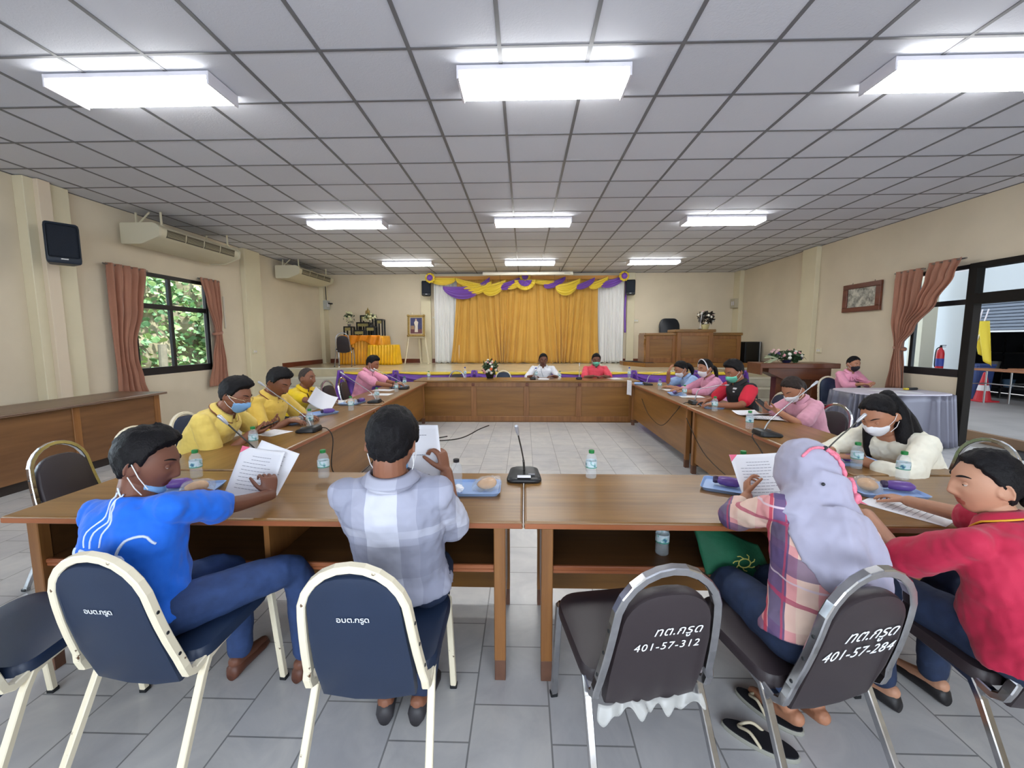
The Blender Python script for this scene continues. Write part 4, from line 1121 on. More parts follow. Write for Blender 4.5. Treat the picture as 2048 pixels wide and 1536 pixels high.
tray(2.10, 4.72, 1.4, 'blue snack tray under the bottle of the man in black and red'); bun(2.08, 4.68, .2, 'wrapped bun before the man in black and red'); pack(2.17, 4.82, 1.5, 'dark packet by the wrist of the man in black and red')
tray(2.10, 5.80, 1.4, 'blue snack tray before the woman with the white hairband'); pack(2.07, 5.78, 1.4, 'dark packet on the tray of the woman with the hairband')
tray(1.98, 7.15, 1.3, 'snack tray at the far end of the right row'); tray(-2.0, 6.62, 1.3, 'snack tray by the writing hand of the pink shirt man')

# ---- papers
M_paper = mat('paper_white', (236, 236, 240), .6)
M_print = mat('print_grey', (140, 140, 150), .7)
M_pinkp = mat('pink_print', (236, 110, 140), .6)
def paper(name, label, M, curl=0.0, lines=9, pink=True, w=.105, h=.148, wave=0.0, cat='paper', twosided=False):
    """A4 sheet in the local xy plane, +z is the printed side"""
    t = thing(name, label, cat); t.matrix_world = M
    def sf(u, v, d=0.0):
        x, y = (u - .5) * 2 * w, (v - .5) * 2 * h
        z = curl * ((u - .5) ** 2 * 4) * .06 + wave * .03 * math.sin(PI * v) + curl * .02 * v * v
        return (x, y, z + d)
    bm = new_bm(); solid_sheet(bm, sf, 12, 14, .0008); link('sheet', bm, M_paper, t, smooth=True)
    for side in ((1, -1) if twosided else (1,)):
        bm = new_bm(); rnd = random.Random(hash(label) % 100)
        for k in range(lines):
            v = .84 - k * .62 / max(1, lines - 1) if lines > 1 else .6
            a, b_ = (.28, .72) if k < 2 else (.14, rnd.uniform(.6, .88))
            for q in range(8):
                u0, u1 = a + (b_ - a) * q / 8, a + (b_ - a) * (q + .85) / 8
                P = [sf(u0, v, side * .0012), sf(u1, v, side * .0012), sf(u1, v + .009, side * .0012), sf(u0, v + .009, side * .0012)]
                bm.faces.new([bm.verts.new(p) for p in (P if side > 0 else reversed(P))])
        link('print', bm, M_print, t)
    if pink:
        bm = new_bm()
        for side in ((1, -1) if twosided else (1,)):
            P = [sf(.0, 1.0, side * .0014), sf(.0, .86, side * .0014), sf(.16, 1.0, side * .0014)]
            bm.faces.new([bm.verts.new(p) for p in P])
        link('pink_corner', bm, M_pinkp, t)
    return t
def flat(x, y, rz, z=TT + .001): return Matrix.Translation((x, y, z)) @ Matrix.Rotation(rz, 4, 'Z')
def facing(c, normal, upv, roll=0.0):
    n = Vector(normal).normalized(); u = Vector(upv); u = (u - n * u.dot(n)).normalized(); x = u.cross(n)
    M = Matrix((x, u, n)).transposed().to_4x4(); M.translation = Vector(c)
    return M @ Matrix.Rotation(roll, 4, 'Z')
paper('paper_sheet', 'white sheet lying on the table before the crimson shirt woman', flat(1.72, 1.86, .55), 0)
paper('paper_sheet', 'white sheet under the phone hands of the yellow shirt man in mask', flat(-2.10, 3.34, 1.2), 0)
paper('paper_sheet', 'white sheet by the hands of the woman in the white blouse', flat(1.95, 2.83, 1.3), 0)
paper('paper_sheet', 'curled white sheets lying before the man in black and red', flat(2.28, 4.22, 1.9), .5)
paper('paper_sheet', 'loose white sheet with a dark folder before the man in black and red', flat(2.30, 4.02, 1.3), .2)
paper('paper_sheet', 'white sheet on the left row nearer than the pink shirt man', flat(-2.0, 5.75, 1.5), 0, 6, False)
paper('paper_sheet', 'white sheet under the pen of the pink shirt man', flat(-2.12, 6.25, 1.4), 0, 6, False)
paper('paper_sheet', 'white sheet before the empty chair on the left row', flat(-2.22, 5.05, 1.3), 0, 5, False)
paper('paper_sheet', 'white sheet before the woman in pale blue', flat(2.25, 6.35, 1.6), 0, 5, False)
paper('paper_sheet', 'white sheet before the woman with the hairband', flat(2.22, 5.60, 1.5), 0, 5, False)
paper('paper_sheet', 'white papers on the head desk before the man in white', flat(.36, 7.9, 0, .7715), 0, 5, False)
paper('paper_sheet', 'white paper on the head desk right of the man in coral', flat(1.72, 7.95, .3, .7715), 0, 5, False)
paper('paper_sheet', 'taped white notice hanging from the corner of the far right table', facing((1.852, 7.34, .665), (-1, -.35, 0), (.0, -.1, 1), .06), .3, 7, False, .07, .13)
# papers held in hands
paper('paper_sheet', 'white document with pink corner held up by the blue shirt man', facing((-1.315, 1.965, .848), (.22, -.78, .48), (-.05, .45, 1), -.16), .35, 10, True, .10, .128)
paper('paper_sheet', 'second white page behind the document of the blue shirt man', facing((-1.28, 2.01, .858), (.2, -.8, .4), (.05, .3, 1), -.30), .2, 8, False, .10, .125)
paper('paper_sheet', 'white document with pink edge raised by the checked shirt man', facing((-.47, 1.83, .985), (-.1, -.9, -.05), (-.02, .1, 1), .03), .2, 3, True)
paper('paper_sheet', 'second white page below the raised document of the checked shirt man', facing((-.49, 1.85, .84), (-.1, -.85, .25), (-.12, .2, 1), .1), .2, 8, False)
paper('paper_sheet', 'white document with pink corner held by the hijab woman', facing((1.10, 1.90, .865), (-.05, -.75, .65), (-.03, .6, .7), .0), .12, 12, True, .12, .13)
paper('paper_sheet', 'large curved white sheet held by the yellow shirt man with lanyard', facing((-2.12, 4.30, .87), (.5, -.75, .35), (.3, .2, 1), -.2), 1.2, 0, False, .12, .085)
# registration table things
paper('paper_sheet', 'yellow folder at the edge of the silver skirted table', flat(5.10, 5.92, .1), 0, 0, False)
bpy.data.objects['paper_sheet' if False else [o.name for o in bpy.data.objects if o.get('label') == 'yellow folder at the edge of the silver skirted table'][0]].children[0].data.materials[0] = mat('yellow_card', (214, 196, 84), .5)
paper('paper_sheet', 'white form before the woman in the black mask', flat(5.22, 6.22, .2), 0, 5, False)
paper('paper_sheet', 'pale form lying in the middle of the silver skirted table', flat(5.48, 6.12, -.1), 0, 5, False)
t = thing('stapler', 'black and yellow stapler on the right end of the registration table', 'stapler', (5.74, 6.36, TT), .2)
bm = new_bm(); box(bm, (.03, 0, .02), (.16, .04, .035), None, .01, 2); link('body', bm, M_black, t); bm = new_bm(); box(bm, (-.085, 0, .02), (.07, .042, .03), None, .01, 2); link('nose', bm, mat('yellow_tape', (210, 190, 60), .4), t)
# phones and pens
def phone(label, M, face=(30, 34, 42)):
    t = thing('mobile_phone', label, 'phone'); t.matrix_world = M
    bm = new_bm(); box(bm, (0, 0, 0), (.074, .155, .009), None, .004, 2); link('body', bm, M_black, t)
    bm = new_bm(); box(bm, (0, 0, .0046), (.066, .14, .001)); link('screen', bm, mat('phone_screen%d' % face[0], face, .08), t)
    return t
phone('dark phone held by the yellow shirt man in mask and glasses', facing((-1.965, 3.10, .858), (-.35, -.1, .9), (.9, .05, .3)))
phone('pale patterned phone held up by the pink woman on the right', facing((2.28, 4.02, .885), (.7, .2, .7), (-.8, .2, .6)), (150, 170, 186))
t = thing('pen', 'black pen in the hand of the pink shirt man', 'pen', (-2.02, 6.33, .80), rot=(.5, .4, 0)); bm = new_bm(); tube(bm, [(0, 0, -.05), (0, 0, .08)], .005, 8, 'round'); link('barrel', bm, M_black, t)
# green cloth bag on the shelf
t = thing('tote_bag', 'green cloth bag with a yellow emblem hanging out of the right table shelf', 'bag', (.86, 1.735, .60))
def bagf(u, v):
    x = -.115 + .27 * u + .03 * v; z = .085 - .17 * v * (1 - .35 * u) - .06 * u + .015 * math.sin(5 * u)
    return (x, -.035 * math.sin(PI * u) * math.sin(PI * v) - .02 * v + .05 * (1 - v), z)
bm = new_bm(); solid_sheet(bm, bagf, 20, 16, .035); link('body', bm, mat('green_cloth', (24, 96, 66), .7, var=.15, vscale=10, bump=.3, bscale=40), t, smooth=True)
bm = new_bm(); cx, cz = .045, -.005
for k in range(7):
    a = 2 * PI * k / 7; tube(bm, [(cx + r * math.cos(a + q), -.072, cz + r * .8 * math.sin(a + q)) for r, q in ((.026, 0), (.040, .25), (.046, .5))], .0022, 5)
tube(bm, [(cx + .024 * math.cos(2 * PI * k / 20), -.074, cz + .019 * math.sin(2 * PI * k / 20)) for k in range(21)], .0024, 5)
link('emblem', bm, mat('yellow_print', (186, 184, 96), .6), t)
bm = new_bm(); tube(bm, bez([(.12, -.03, -.04), (.16, -.07, -.11), (.21, -.06, -.15), (.235, -.04, -.09), (.20, -.01, -.05)], 22), .017, 8, flat=.6); link('strap', bm, mat('black_strap', (18, 20, 24), .7), t, smooth=True)
# slippers on the floor
def slipper(label, x, y, rz):
    t = thing('slipper', label, 'slipper', (x, y, 0), rz, 'black slippers on the floor')
    ol = [(.045 * math.cos(a) * (1.0 - .12 * math.sin(a)), .13 * math.sin(a)) for a in [2 * PI * k / 28 for k in range(28)]]
    bm = new_bm(); rings_to_mesh(bm, [[Vector((a * k, b * k, z)) for a, b in ol] for k, z in ((.97, 0), (1, .004), (1, .014), (.97, .018))]); link('sole', bm, mat('sole_pale', (150, 150, 140), .7), t)
    bm = new_bm(); rings_to_mesh(bm, [[Vector((a * k, b * k, z)) for a, b in ol] for k, z in ((.96, .0175), (.95, .022), (.7, .0225))]); link('footbed', bm, mat('black_footbed', (18, 19, 26), .8), t)
    bm = new_bm(); tube(bm, bez([(-.042, -.01, .016), (-.026, .03, .045), (0, .07, .028), (.024, .03, .045), (.042, -.01, .016)], 20), .006, 7); link('strap', bm, mat('pale_strap', (196, 186, 160), .5), t, smooth=True)
    return t
slipper('black slipper lying nearest the camera under the hijab woman’s chair', .885, 1.455, math.radians(56))
slipper('black slipper lying behind the front one, by the bare foot', .99, 1.585, math.radians(38))
# ================================================================== flowers, altar, easel on the stage
M_leaf = mat('leaf_green', (48, 74, 44), .5, var=.3, vscale=12)
M_leafd = mat('leaf_dark', (44, 40, 36), .5, var=.3, vscale=12)
def flower_mesh(bm, c, r, seed=0):
    rnd = random.Random(seed)
    ball(bm, c, (r * .55, r * .55, r * .5), 8, 6)
    for ring, (n, tilt, rr) in enumerate(((5, .5, .6), (6, 1.0, .85))):
        for k in range(n):
            a = 2 * PI * k / n + ring * .5
            R = Euler((0, tilt, 0)).to_matrix(); Rz = Matrix.Rotation(a, 3, 'Z')
            d = Rz @ Vector((math.sin(tilt), 0, math.cos(tilt) * .6)) * r * rr * .75
            ball(bm, Vector(c) + d, (r * .42, r * .34, r * .12), 7, 5, Rz @ R)
def leaves(bm, c, R, n, size, seed, squash=1.0, up=0.0):
    rnd = random.Random(seed)
    for k in range(n):
        d = Vector((rnd.gauss(0, 1), rnd.gauss(0, 1), rnd.gauss(0, 1) + up)).normalized()
        p = Vector(c) + Vector((d.x * R[0], d.y * R[1], d.z * R[2])) * rnd.uniform(.55, 1.05)
        s = size * rnd.uniform(.7, 1.3); q = d.to_track_quat('Z', 'Y').to_matrix() @ Matrix.Rotation(rnd.uniform(0, 6), 3, 'Z') @ Matrix.Rotation(rnd.uniform(.2, 1.2), 3, 'X')
        P = [Vector((0, -s, 0)), Vector((s * .35, -s * .3, s * .10)), Vector((s * .3, s * .4, s * .06)), Vector((0, s, -s * .1)), Vector((-s * .3, s * .4, s * .06)), Vector((-s * .35, -s * .3, s * .10))]
        top = [bm.verts.new(p + q @ (v + Vector((0, 0, .0015)))) for v in P]; bot = [bm.verts.new(p + q @ (v - Vector((0, 0, .0015)))) for v in P]
        bm.faces.new(top); bm.faces.new(list(reversed(bot)))
        for i in range(6): bm.faces.new((top[i], bot[i], bot[(i + 1) % 6], top[(i + 1) % 6]))
def bouquet(name, label, loc, R, n_leaf, flowers, pot, leafm, seed, leaf=.05, lift=None):
    """flowers: list of (count, material, radius, label)"""
    t = thing(name, label, 'flowers', loc)
    pot(t)
    c = (0, 0, lift if lift is not None else R[2] + .06)
    bm = new_bm(); leaves(bm, c, R, n_leaf, leaf, seed, up=.3); o = tag(link('foliage', bm, leafm, t), kind='stuff')
    rnd = random.Random(seed + 1)
    for cnt, m, r, lab in flowers:
        for k in range(cnt):
            d = Vector((rnd.gauss(0, 1), rnd.gauss(0, 1) - .6, rnd.gauss(0, 1) + .35)).normalized()
            p = Vector(c) + Vector((d.x * R[0], d.y * R[1], d.z * R[2])) * rnd.uniform(.85, 1.05)
            bm = new_bm(); flower_mesh(bm, (0, 0, 0), r, k)
            f = link('flower', bm, m, t, smooth=True, loc=p, rot=d.to_track_quat('Z', 'Y').to_euler())
            f['label'] = lab
    return t
F_white = mat('petal_white', (236, 234, 224), .6); F_pink = mat('petal_pink', (226, 164, 170), .6); F_orange = mat('petal_orange', (230, 110, 56), .6)
F_violet = mat('petal_violet', (72, 54, 110), .6); F_cream = mat('petal_cream', (222, 220, 178), .6); F_pale = mat('petal_palepink', (226, 188, 186), .6)
def bowl(r, h, m):
    def f(t):
        bm = new_bm(); lathe(bm, [(r * .6, 0), (r * .7, .01), (r, h), (r * .92, h), (r * .6, .02)], 18); link('pot', bm, m, t, smooth='auto')
    return f
bouquet('flower_ball', 'round arrangement of white, pink and orange flowers on the head desk', (-.655, 7.98, .7705), (.15, .14, .15), 130, [(10, F_white, .034, 'white flower'), (7, F_pink, .034, 'pink flower'), (3, F_orange, .04, 'orange flower'), (3, F_cream, .03, 'cream flower')], bowl(.09, .10, M_black), M_leaf, 3, .045, .20)
bouquet('flower_arrangement', 'white roses and dark leaves in a pale pot on the podium', (4.62, 10.95, STZ + .93), (.22, .16, .17), 150, [(9, F_white, .045, 'white rose'), (3, F_pale, .035, 'pale pink flower')], bowl(.10, .13, mat('pale_pot', (206, 200, 150), .4)), M_leafd, 8, .055, .30)
lt = bouquet('flower_arrangement', 'low spray of pink, white and violet flowers on the lectern', (4.85, 7.92, 1.071), (.30, .14, .10), 150, [(7, F_white, .045, 'white flower'), (4, F_violet, .04, 'violet flower'), (5, F_pink, .04, 'pink flower')], bowl(.09, .05, mat('navy_pot', (40, 40, 74), .4)), M_leaf, 12, .06, .12)
bm = new_bm(); rnd = random.Random(4)
for k in range(9):
    a = rnd.uniform(-.5, .35); p0 = Vector((-.18, -.05, .08)); d = Vector((-1, -.25, a)).normalized()
    tube(bm, bez([p0, p0 + d * .16, p0 + d * .30 + Vector((0, 0, -.03))], 8), [.006 * (1 - .7 * q / 8) + .001 for q in range(9)], 5, flat=2.0)
link('grass_blade', bm, mat('pale_leaf', (176, 184, 150), .5), lt, smooth=True)
for k in range(6):
    bm = new_bm(); flower_mesh(bm, (0, 0, 0), .04, k); f = link('flower', bm, F_pale, lt, smooth=True, loc=(-.30 + .05 * k * .6, -.05, .20 + .035 * math.sin(k * 2.1)), rot=(-.6, 0, 0)); f['label'] = 'pale pink flower'

# easel with framed portrait
t = thing('easel', 'pale wooden easel standing before the back wall left of the curtains', 'easel', (-3.05, 11.95, STZ))
M_easel = mat('pale_wood', (214, 204, 176), .5)
for a, b_ in (((-.34, -.12, 0), (-.14, .02, 1.45)), ((.34, -.12, 0), (.14, .02, 1.45)), ((.02, .30, 0), (0, .04, 1.40))):
    bm = new_bm(); rtube(bm, [a, b_], .05, .03); link('leg', bm, M_easel, t)
bm = new_bm(); bx(bm, -.27, .27, -.055, .01, .74, .775); link('ledge', bm, M_easel, t)
t = thing('framed_portrait', 'gilt framed portrait of a figure in white resting on the easel', 'picture', (-3.05, 11.865, STZ + .78), rot=(-.07, 0, 0))
M_gilt = mat('gilt_frame', (150, 122, 66), .4, metal=.4, var=.25, vscale=30, bump=.5, bscale=60)
w, h = .245, .60
bm = new_bm()
for x0, x1, z0, z1 in ((-w, w, h - .06, h), (-w, w, 0, .06), (-w, -w + .06, .06, h - .06), (w - .06, w, .06, h - .06)): bx(bm, x0, x1, -.035, .02, z0, z1, .012, 2)
for x in (-w + .02, w - .02):
    for z in (.02, h - .02): ball(bm, (x, -.03, z), .035, 10, 6)
link('picture_frame', bm, M_gilt, t)
bm = new_bm(); bx(bm, -w + .055, w - .055, -.012, 0, .055, h - .055); link('mount', bm, mat('cream_mount', (206, 190, 160), .6), t)
bm = new_bm(); bx(bm, -w + .08, w - .08, -.016, -.011, .08, h - .08); pic = link('picture', bm, mat('portrait_blue', (52, 54, 92), .5, var=.3, vscale=8), t)
bm = new_bm(); bx(bm, -w + .08, w - .08, -.018, -.015, .08, .20); link('painted_floor', bm, mat('portrait_red', (96, 56, 62), .5), pic)
bm = new_bm()
prism(bm, [(-.045, .12), (.05, .12), (.045, .30), (.06, .40), (.02, .44), (-.03, .44), (-.06, .38), (-.03, .28)], -.0205, -.0165, 'y'); link('painted_robe', bm, mat('portrait_white', (206, 196, 180), .6), pic)
bm = new_bm(); ball(bm, (-.005, -.018, .465), (.022, .003, .028), 10, 8); link('painted_face', bm, mat('portrait_skin', (190, 160, 140), .6), pic)
bm = new_bm(); prism(bm, [(-.15, .20), (-.05, .20), (-.05, .30), (-.15, .30)], -.0195, -.0165, 'y'); link('painted_table', bm, mat('portrait_gold', (150, 120, 90), .6), pic)

# altar: cloth-covered tables with a tiered set of small black tables
AX, AY = -4.48, 11.75
def cloth_table(name, label, cat, x, y, w, d, h, m, folds, flare):
    t = thing(name, label, cat, (x, y, STZ))
    bm = new_bm(); bx(bm, -w, w, -d, d, h - .02, h, .008); link('table_cloth_top', bm, m, t)
    P = [(-w, d), (-w, -d), (w, -d), (w, d)]; L = [2 * d, 2 * w, 2 * d]; tot = sum(L)
    def f(u, v):
        s = u * tot; i = 0
        while i < 2 and s > L[i]: s -= L[i]; i += 1
        a, b_ = Vector(P[i]), Vector(P[i + 1]); p = a + (b_ - a) * (s / L[i]); nrm = Vector(((b_ - a).y, -(b_ - a).x)).normalized() * -1
        nrm = Vector(((a + b_) / 2)).normalized() if False else Vector(((b_ - a).y, -(b_ - a).x)).normalized()
        if nrm.dot((a + b_) / 2) < 0: nrm = -nrm
        k = (.012 + .028 * math.sin(2 * PI * folds * u) * (.25 + .75 * v)) + flare * v
        q = p + nrm * k
        return (q.x, q.y, h - .004 - (h - .01) * v)
    bm = new_bm(); solid_sheet(bm, f, folds * 10, 10, .003); link('skirt', bm, m, t, smooth=True)
    return t
cloth_table('altar_table', 'tall altar table under golden satin at the back left of the stage', 'table', AX - .02, AY + .1, .58, .34, .80, M_altar, 30, .05)
cloth_table('altar_table', 'lower yellow draped table in front of the right part of the altar', 'table', AX + .58, AY - .12, .36, .22, .55, mat('yellow_satin_bright', (230, 178, 24), .3, var=.1, vscale=5), 20, .05)
t = thing('draped_cloth', 'shiny orange cloth gathered along the front edge of the altar table', 'cloth', (AX, AY - .28, STZ + .80))
bm = new_bm(); solid_sheet(bm, lambda u, v: (-.55 + 1.1 * u, -.05 - .03 * math.sin(26 * u + 2 * v), .012 - v * (.22 + .07 * math.sin(9 * u))), 60, 8, .004); link('cloth', bm, mat('orange_satin', (228, 138, 24), .28, var=.15, vscale=8), t, smooth=True)
M_lac = mat('black_lacquer', (24, 22, 22), .3); M_gpanel = mat('gilt_panel', (150, 138, 84), .5, var=.2, vscale=40)
def altar_box(label, x, y, z, w, d, h):
    t = thing('offering_table', label, 'altar table', (AX + x, AY + y, STZ + .80 + z), 0, 'black lacquer altar tables')
    bm = new_bm(); bx(bm, -w, w, -d, d, h - .035, h, .006); link('top', bm, M_lac, t)
    bm = new_bm(); bx(bm, -w + .015, w - .015, -d + .012, -d + .02, h - .12, h - .04); link('apron', bm, M_gpanel, t)
    for sx in (-1, 1):
        for sy in (-1, 1):
            bm = new_bm(); bx(bm, sx * (w - .02) - .02, sx * (w - .02) + .02, sy * (d - .02) - .02, sy * (d - .02) + .02, 0, h - .03, .004); link('leg', bm, M_lac, t)
    return t
altar_box('topmost black altar table carrying the small gold statue', .02, .24, 0, .19, .12, .58)
altar_box('second tier black altar table in the centre of the altar', -.04, .08, 0, .19, .10, .38)
altar_box('lowest front black altar table in the centre of the altar', -.08, -.12, 0, .16, .10, .16)
altar_box('black altar table at the left under the white flowers', -.40, -.08, 0, .12, .12, .26)
altar_box('black altar table right of the centre under the white flower bunch', .22, -.06, 0, .14, .12, .26)
altar_box('tall narrow black altar table at the right end', .44, .06, 0, .10, .12, .46)
bouquet('altar_flowers', 'white flowers in a vase on the left altar table', (AX - .40, AY - .08, STZ + 1.06), (.16, .10, .17), 50, [(14, F_cream, .04, 'white flower')], bowl(.05, .06, M_steel), M_leaf, 21, .04, .24)
bouquet('altar_flowers', 'broad bunch of white flowers right of the altar centre', (AX + .20, AY - .06, STZ + 1.06), (.20, .10, .13), 40, [(16, F_cream, .045, 'white flower')], bowl(.06, .05, M_steel), M_leaf, 22, .04, .22)
t = thing('seated_statue', 'small golden seated statue on the topmost altar table', 'statue', (AX + .02, AY + .24, STZ + 1.38))
M_gold2 = mat('gold_leaf', (176, 150, 84), .35, metal=.6)
bm = new_bm(); lathe(bm, [(.075, 0), (.08, .02), (.06, .035)], 16); link('pedestal', bm, M_gold2, t)
bm = new_bm(); ball(bm, (0, 0, .055), (.075, .045, .024), 14, 8); ball(bm, (0, 0, .105), (.038, .026, .05), 12, 8); ball(bm, (0, 0, .17), (.022, .022, .027), 12, 8); lathe(bm, [(.014, .19), (.006, .205), (.001, .235)], 8); tube(bm, [(-.045, 0, .135), (-.058, -.02, .09), (-.02, -.04, .065)], .012, 8, 'round'); tube(bm, [(.045, 0, .135), (.058, -.02, .09), (.02, -.04, .065)], .012, 8, 'round')
link('figure', bm, M_gold2, t, smooth=True)
# ================================================================== outside the windows
M_ground = mat('concrete_ground', (150, 148, 144), .8, var=.12, vscale=1.2)
bm = new_bm(); bx(bm, XR + .15, 16, -6, 22, -.12, -.02); struct(link('ground', bm, M_ground))
bm = new_bm(); bx(bm, -26, XL - .15, -8, 22, -.14, -.04); struct(link('ground', bm, mat('earth_ground', (110, 104, 80), .9, var=.2, vscale=1)))
bm = new_bm(); bx(bm, 6.75, 10.9, 2.0, 16.0, -.02, .14); tr = struct(link('terrace_floor', bm, mat('terrace_tiles', (150, 148, 146), .45, var=.12, vscale=2)))
bm = new_bm(); bx(bm, 6.70, 6.752, 2.0, 16.0, -.02, .137, .006); link('riser', bm, mat('terrace_riser', (146, 120, 98), .6), tr)
# unseen slab added to keep sun off doorway and terrace; pale building behind
bm = new_bm(); bx(bm, 6.28, 11.8, 1.0, 18.0, 4.5, 4.65); struct(link('sun_block_slab', bm, mat('sun_block_paint', (214, 214, 218), .8)))
M_out = mat('outside_wall', (226, 226, 230), .8)
bm = new_bm(); bx(bm, 10.9, 11.1, 5.0, 8.3, -.02, 3.3); bx(bm, 10.9, 11.1, 8.3, 10.7, 2.36, 3.3); bx(bm, 10.9, 11.1, 10.7, 18, -.02, 3.3); struct(link('outside_wall', bm, M_out))
bm = new_bm(); bx(bm, 10.15, 10.5, 11.1, 11.45, .14, 3.3); struct(link('outside_pillar', bm, mat('outside_pillar_paint', (216, 206, 186), .8)))
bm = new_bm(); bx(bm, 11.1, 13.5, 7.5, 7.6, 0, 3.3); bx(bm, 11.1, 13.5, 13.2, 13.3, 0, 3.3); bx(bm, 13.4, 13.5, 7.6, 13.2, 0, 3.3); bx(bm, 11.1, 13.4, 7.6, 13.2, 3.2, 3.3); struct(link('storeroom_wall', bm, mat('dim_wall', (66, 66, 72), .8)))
t = thing('roller_shutter', 'grey blue roller shutter half lowered across the lane seen through the doorway', 'shutter', (10.88, 9.5, 1.70))
bm = new_bm()
for k in range(9): bx(bm, -.02, .02, -1.25, 1.25, .075 * k, .075 * k + .066, .012)
link('slats', bm, mat('shutter_slats', (124, 136, 152), .5), t)
bm = new_bm(); bx(bm, -.03, .03, -1.25, 1.25, -.05, .0, .008); link('bottom_rail', bm, M_steel, t)
def out_table(label, x, y, rz):
    t = thing('folding_table', label, 'table', (x, y, .14), rz)
    bm = new_bm(); bx(bm, -.75, .75, -.3, .3, .72, .745, .005); link('tabletop', bm, mat('table_brown', (150, 96, 60), .5), t)
    for sx in (-.7, .7):
        for sy in (-.25, .25):
            bm = new_bm(); tube(bm, [(sx, sy, 0), (sx, sy, .72)], .016, 8); link('leg', bm, M_steel, t)
    bm = new_bm(); tube(bm, [(-.7, -.25, .42), (.7, -.25, .42)], .012, 6); tube(bm, [(-.7, -.25, .42), (-.7, .25, .42)], .012, 6); tube(bm, [(.7, -.25, .42), (.7, .25, .42)], .012, 6); link('brace', bm, M_steel, t)
    return t
out_table('brown topped steel table outside by the shutter, nearer the doorway jamb', 9.6, 8.5, PI / 2)
out_table('steel legged table outside at the right edge of the doorway view', 10.45, 8.35, PI / 2)
t = thing('steel_rack', 'dark steel shelf rack inside the storeroom across the lane', 'rack', (12.6, 11.2, -.02))
bm = new_bm()
for z in (.25, .7, 1.15): bx(bm, -.25, .25, -1.4, 1.4, z, z + .03)
link('shelf', bm, mat('rack_dark', (70, 70, 72), .5), t)
for y in (-1.38, 0, 1.38):
    bm = new_bm(); bx(bm, -.25, -.22, y - .015, y + .015, 0, 1.5); link('post', bm, M_steel, t)
rnd = random.Random(2)
for k in range(7):
    z = (.28, .73, 1.18)[k % 3]; y = -1.2 + k * .38
    t = thing('storage_tub', 'plastic tub on the dark rack in the storeroom across the lane', 'tub', (12.5, 11.2 + y, -.02 + z), 0, 'tubs on the storeroom rack'); bm = new_bm(); lathe(bm, [(.09, 0), (.12, .2), (.11, .2), (.085, .02)], 14); link('body', bm, mat('tub_%d' % (k % 3), ((90, 120, 150), (180, 180, 176), (80, 140, 140))[k % 3], .5), t)
def extinguisher(label, x, y, z, rz=0):
    t = thing('fire_extinguisher', label, 'fire extinguisher', (x, y, z), rz, 'red fire extinguishers outside')
    bm = new_bm(); lathe(bm, [(.07, 0), (.076, .02), (.076, .42), (.06, .49), (.03, .53), (.03, .56)], 18); link('cylinder', bm, mat('extinguisher_red', (198, 36, 44), .35), t, smooth='auto')
    bm = new_bm(); lathe(bm, [(.0772, .12), (.0772, .30)], 18, caps=False); link('label', bm, mat('label_blue', (60, 70, 150), .5), t)
    bm = new_bm(); box(bm, (0, 0, .58), (.05, .03, .05), None, .008); box(bm, (.05, 0, .61), (.14, .02, .015), None, .004); box(bm, (.05, 0, .575), (.12, .02, .012), None, .004); link('valve', bm, M_black, t)
    bm = new_bm(); tube(bm, bez([(-.02, 0, .57), (-.10, 0, .5), (-.115, 0, .2), (-.1, 0, .1)], 14), .012, 6); link('hose', bm, M_black, t, smooth=True)
    return t
extinguisher('red fire extinguisher seen through the right window beside the pale pillar', 9.90, 10.30, .74)
t = thing('wall_cabinet', 'pale steel cabinet outside carrying the fire extinguisher', 'cabinet', (9.90, 10.30, .14)); bm = new_bm(); bx(bm, -.2, .2, -.2, .2, 0, .60, .01); link('body', bm, mat('cab_white', (220, 220, 224), .5), t)
extinguisher('red fire extinguisher mostly hidden behind the tied curtain of the right window', 8.9, 10.45, .74)
t = thing('wall_cabinet', 'pale steel cabinet outside behind the tied curtain', 'cabinet', (8.9, 10.45, .14)); bm = new_bm(); bx(bm, -.2, .2, -.2, .2, 0, .60, .01); link('body', bm, mat('cab_white', (220, 220, 224), .5), t)
t = thing('waste_bin', 'blue plastic bin outside left of the yellow cloth', 'bin', (10.3, 9.82, .14)); bm = new_bm(); ol = rounded([(-.2, -.2), (.2, -.2), (.2, .2), (-.2, .2)], .05, 4)
rings_to_mesh(bm, [[Vector((a * k, b * k, z)) for a, b in ol] for k, z in ((.8, 0), (1, .75), (1.06, .76), (1.06, .80), (.95, .80), (.8, .04))]); link('body', bm, mat('bin_blue', (52, 70, 120), .5), t)
t = thing('traffic_cone', 'red traffic cone standing outside beside the blue bin', 'cone', (10.05, 9.42, .14)); bm = new_bm(); bx(bm, -.18, .18, -.18, .18, 0, .03, .005); lathe(bm, [(.14, .03), (.03, .62), (.02, .64)], 18); link('body', bm, mat('cone_red', (200, 50, 60), .5), t)
bm = new_bm(); lathe(bm, [(.104, .24), (.082, .36)], 18, caps=False); link('band', bm, M_paper, t)
t = thing('flag_cloth', 'yellow flag cloth hanging on a pole outside the doorway', 'flag', (9.75, 9.25, .88)); bm = new_bm(); solid_sheet(bm, lambda u, v: (.04 * math.sin(9 * u + v), -.18 + .36 * u * (1 - .35 * v) + .10 * (1 - v), 1.0 - v * (.95 - .25 * u)), 16, 12, .004); link('cloth', bm, mat('flag_yellow', (216, 196, 60), .6), t, smooth=True)
bm = new_bm(); tube(bm, [(.02, .30, -.1), (.02, -.02, 1.25)], .012, 8); tube(bm, [(.04, .36, -.1), (.04, .12, 1.25)], .012, 8); link('pole', bm, M_white, t)
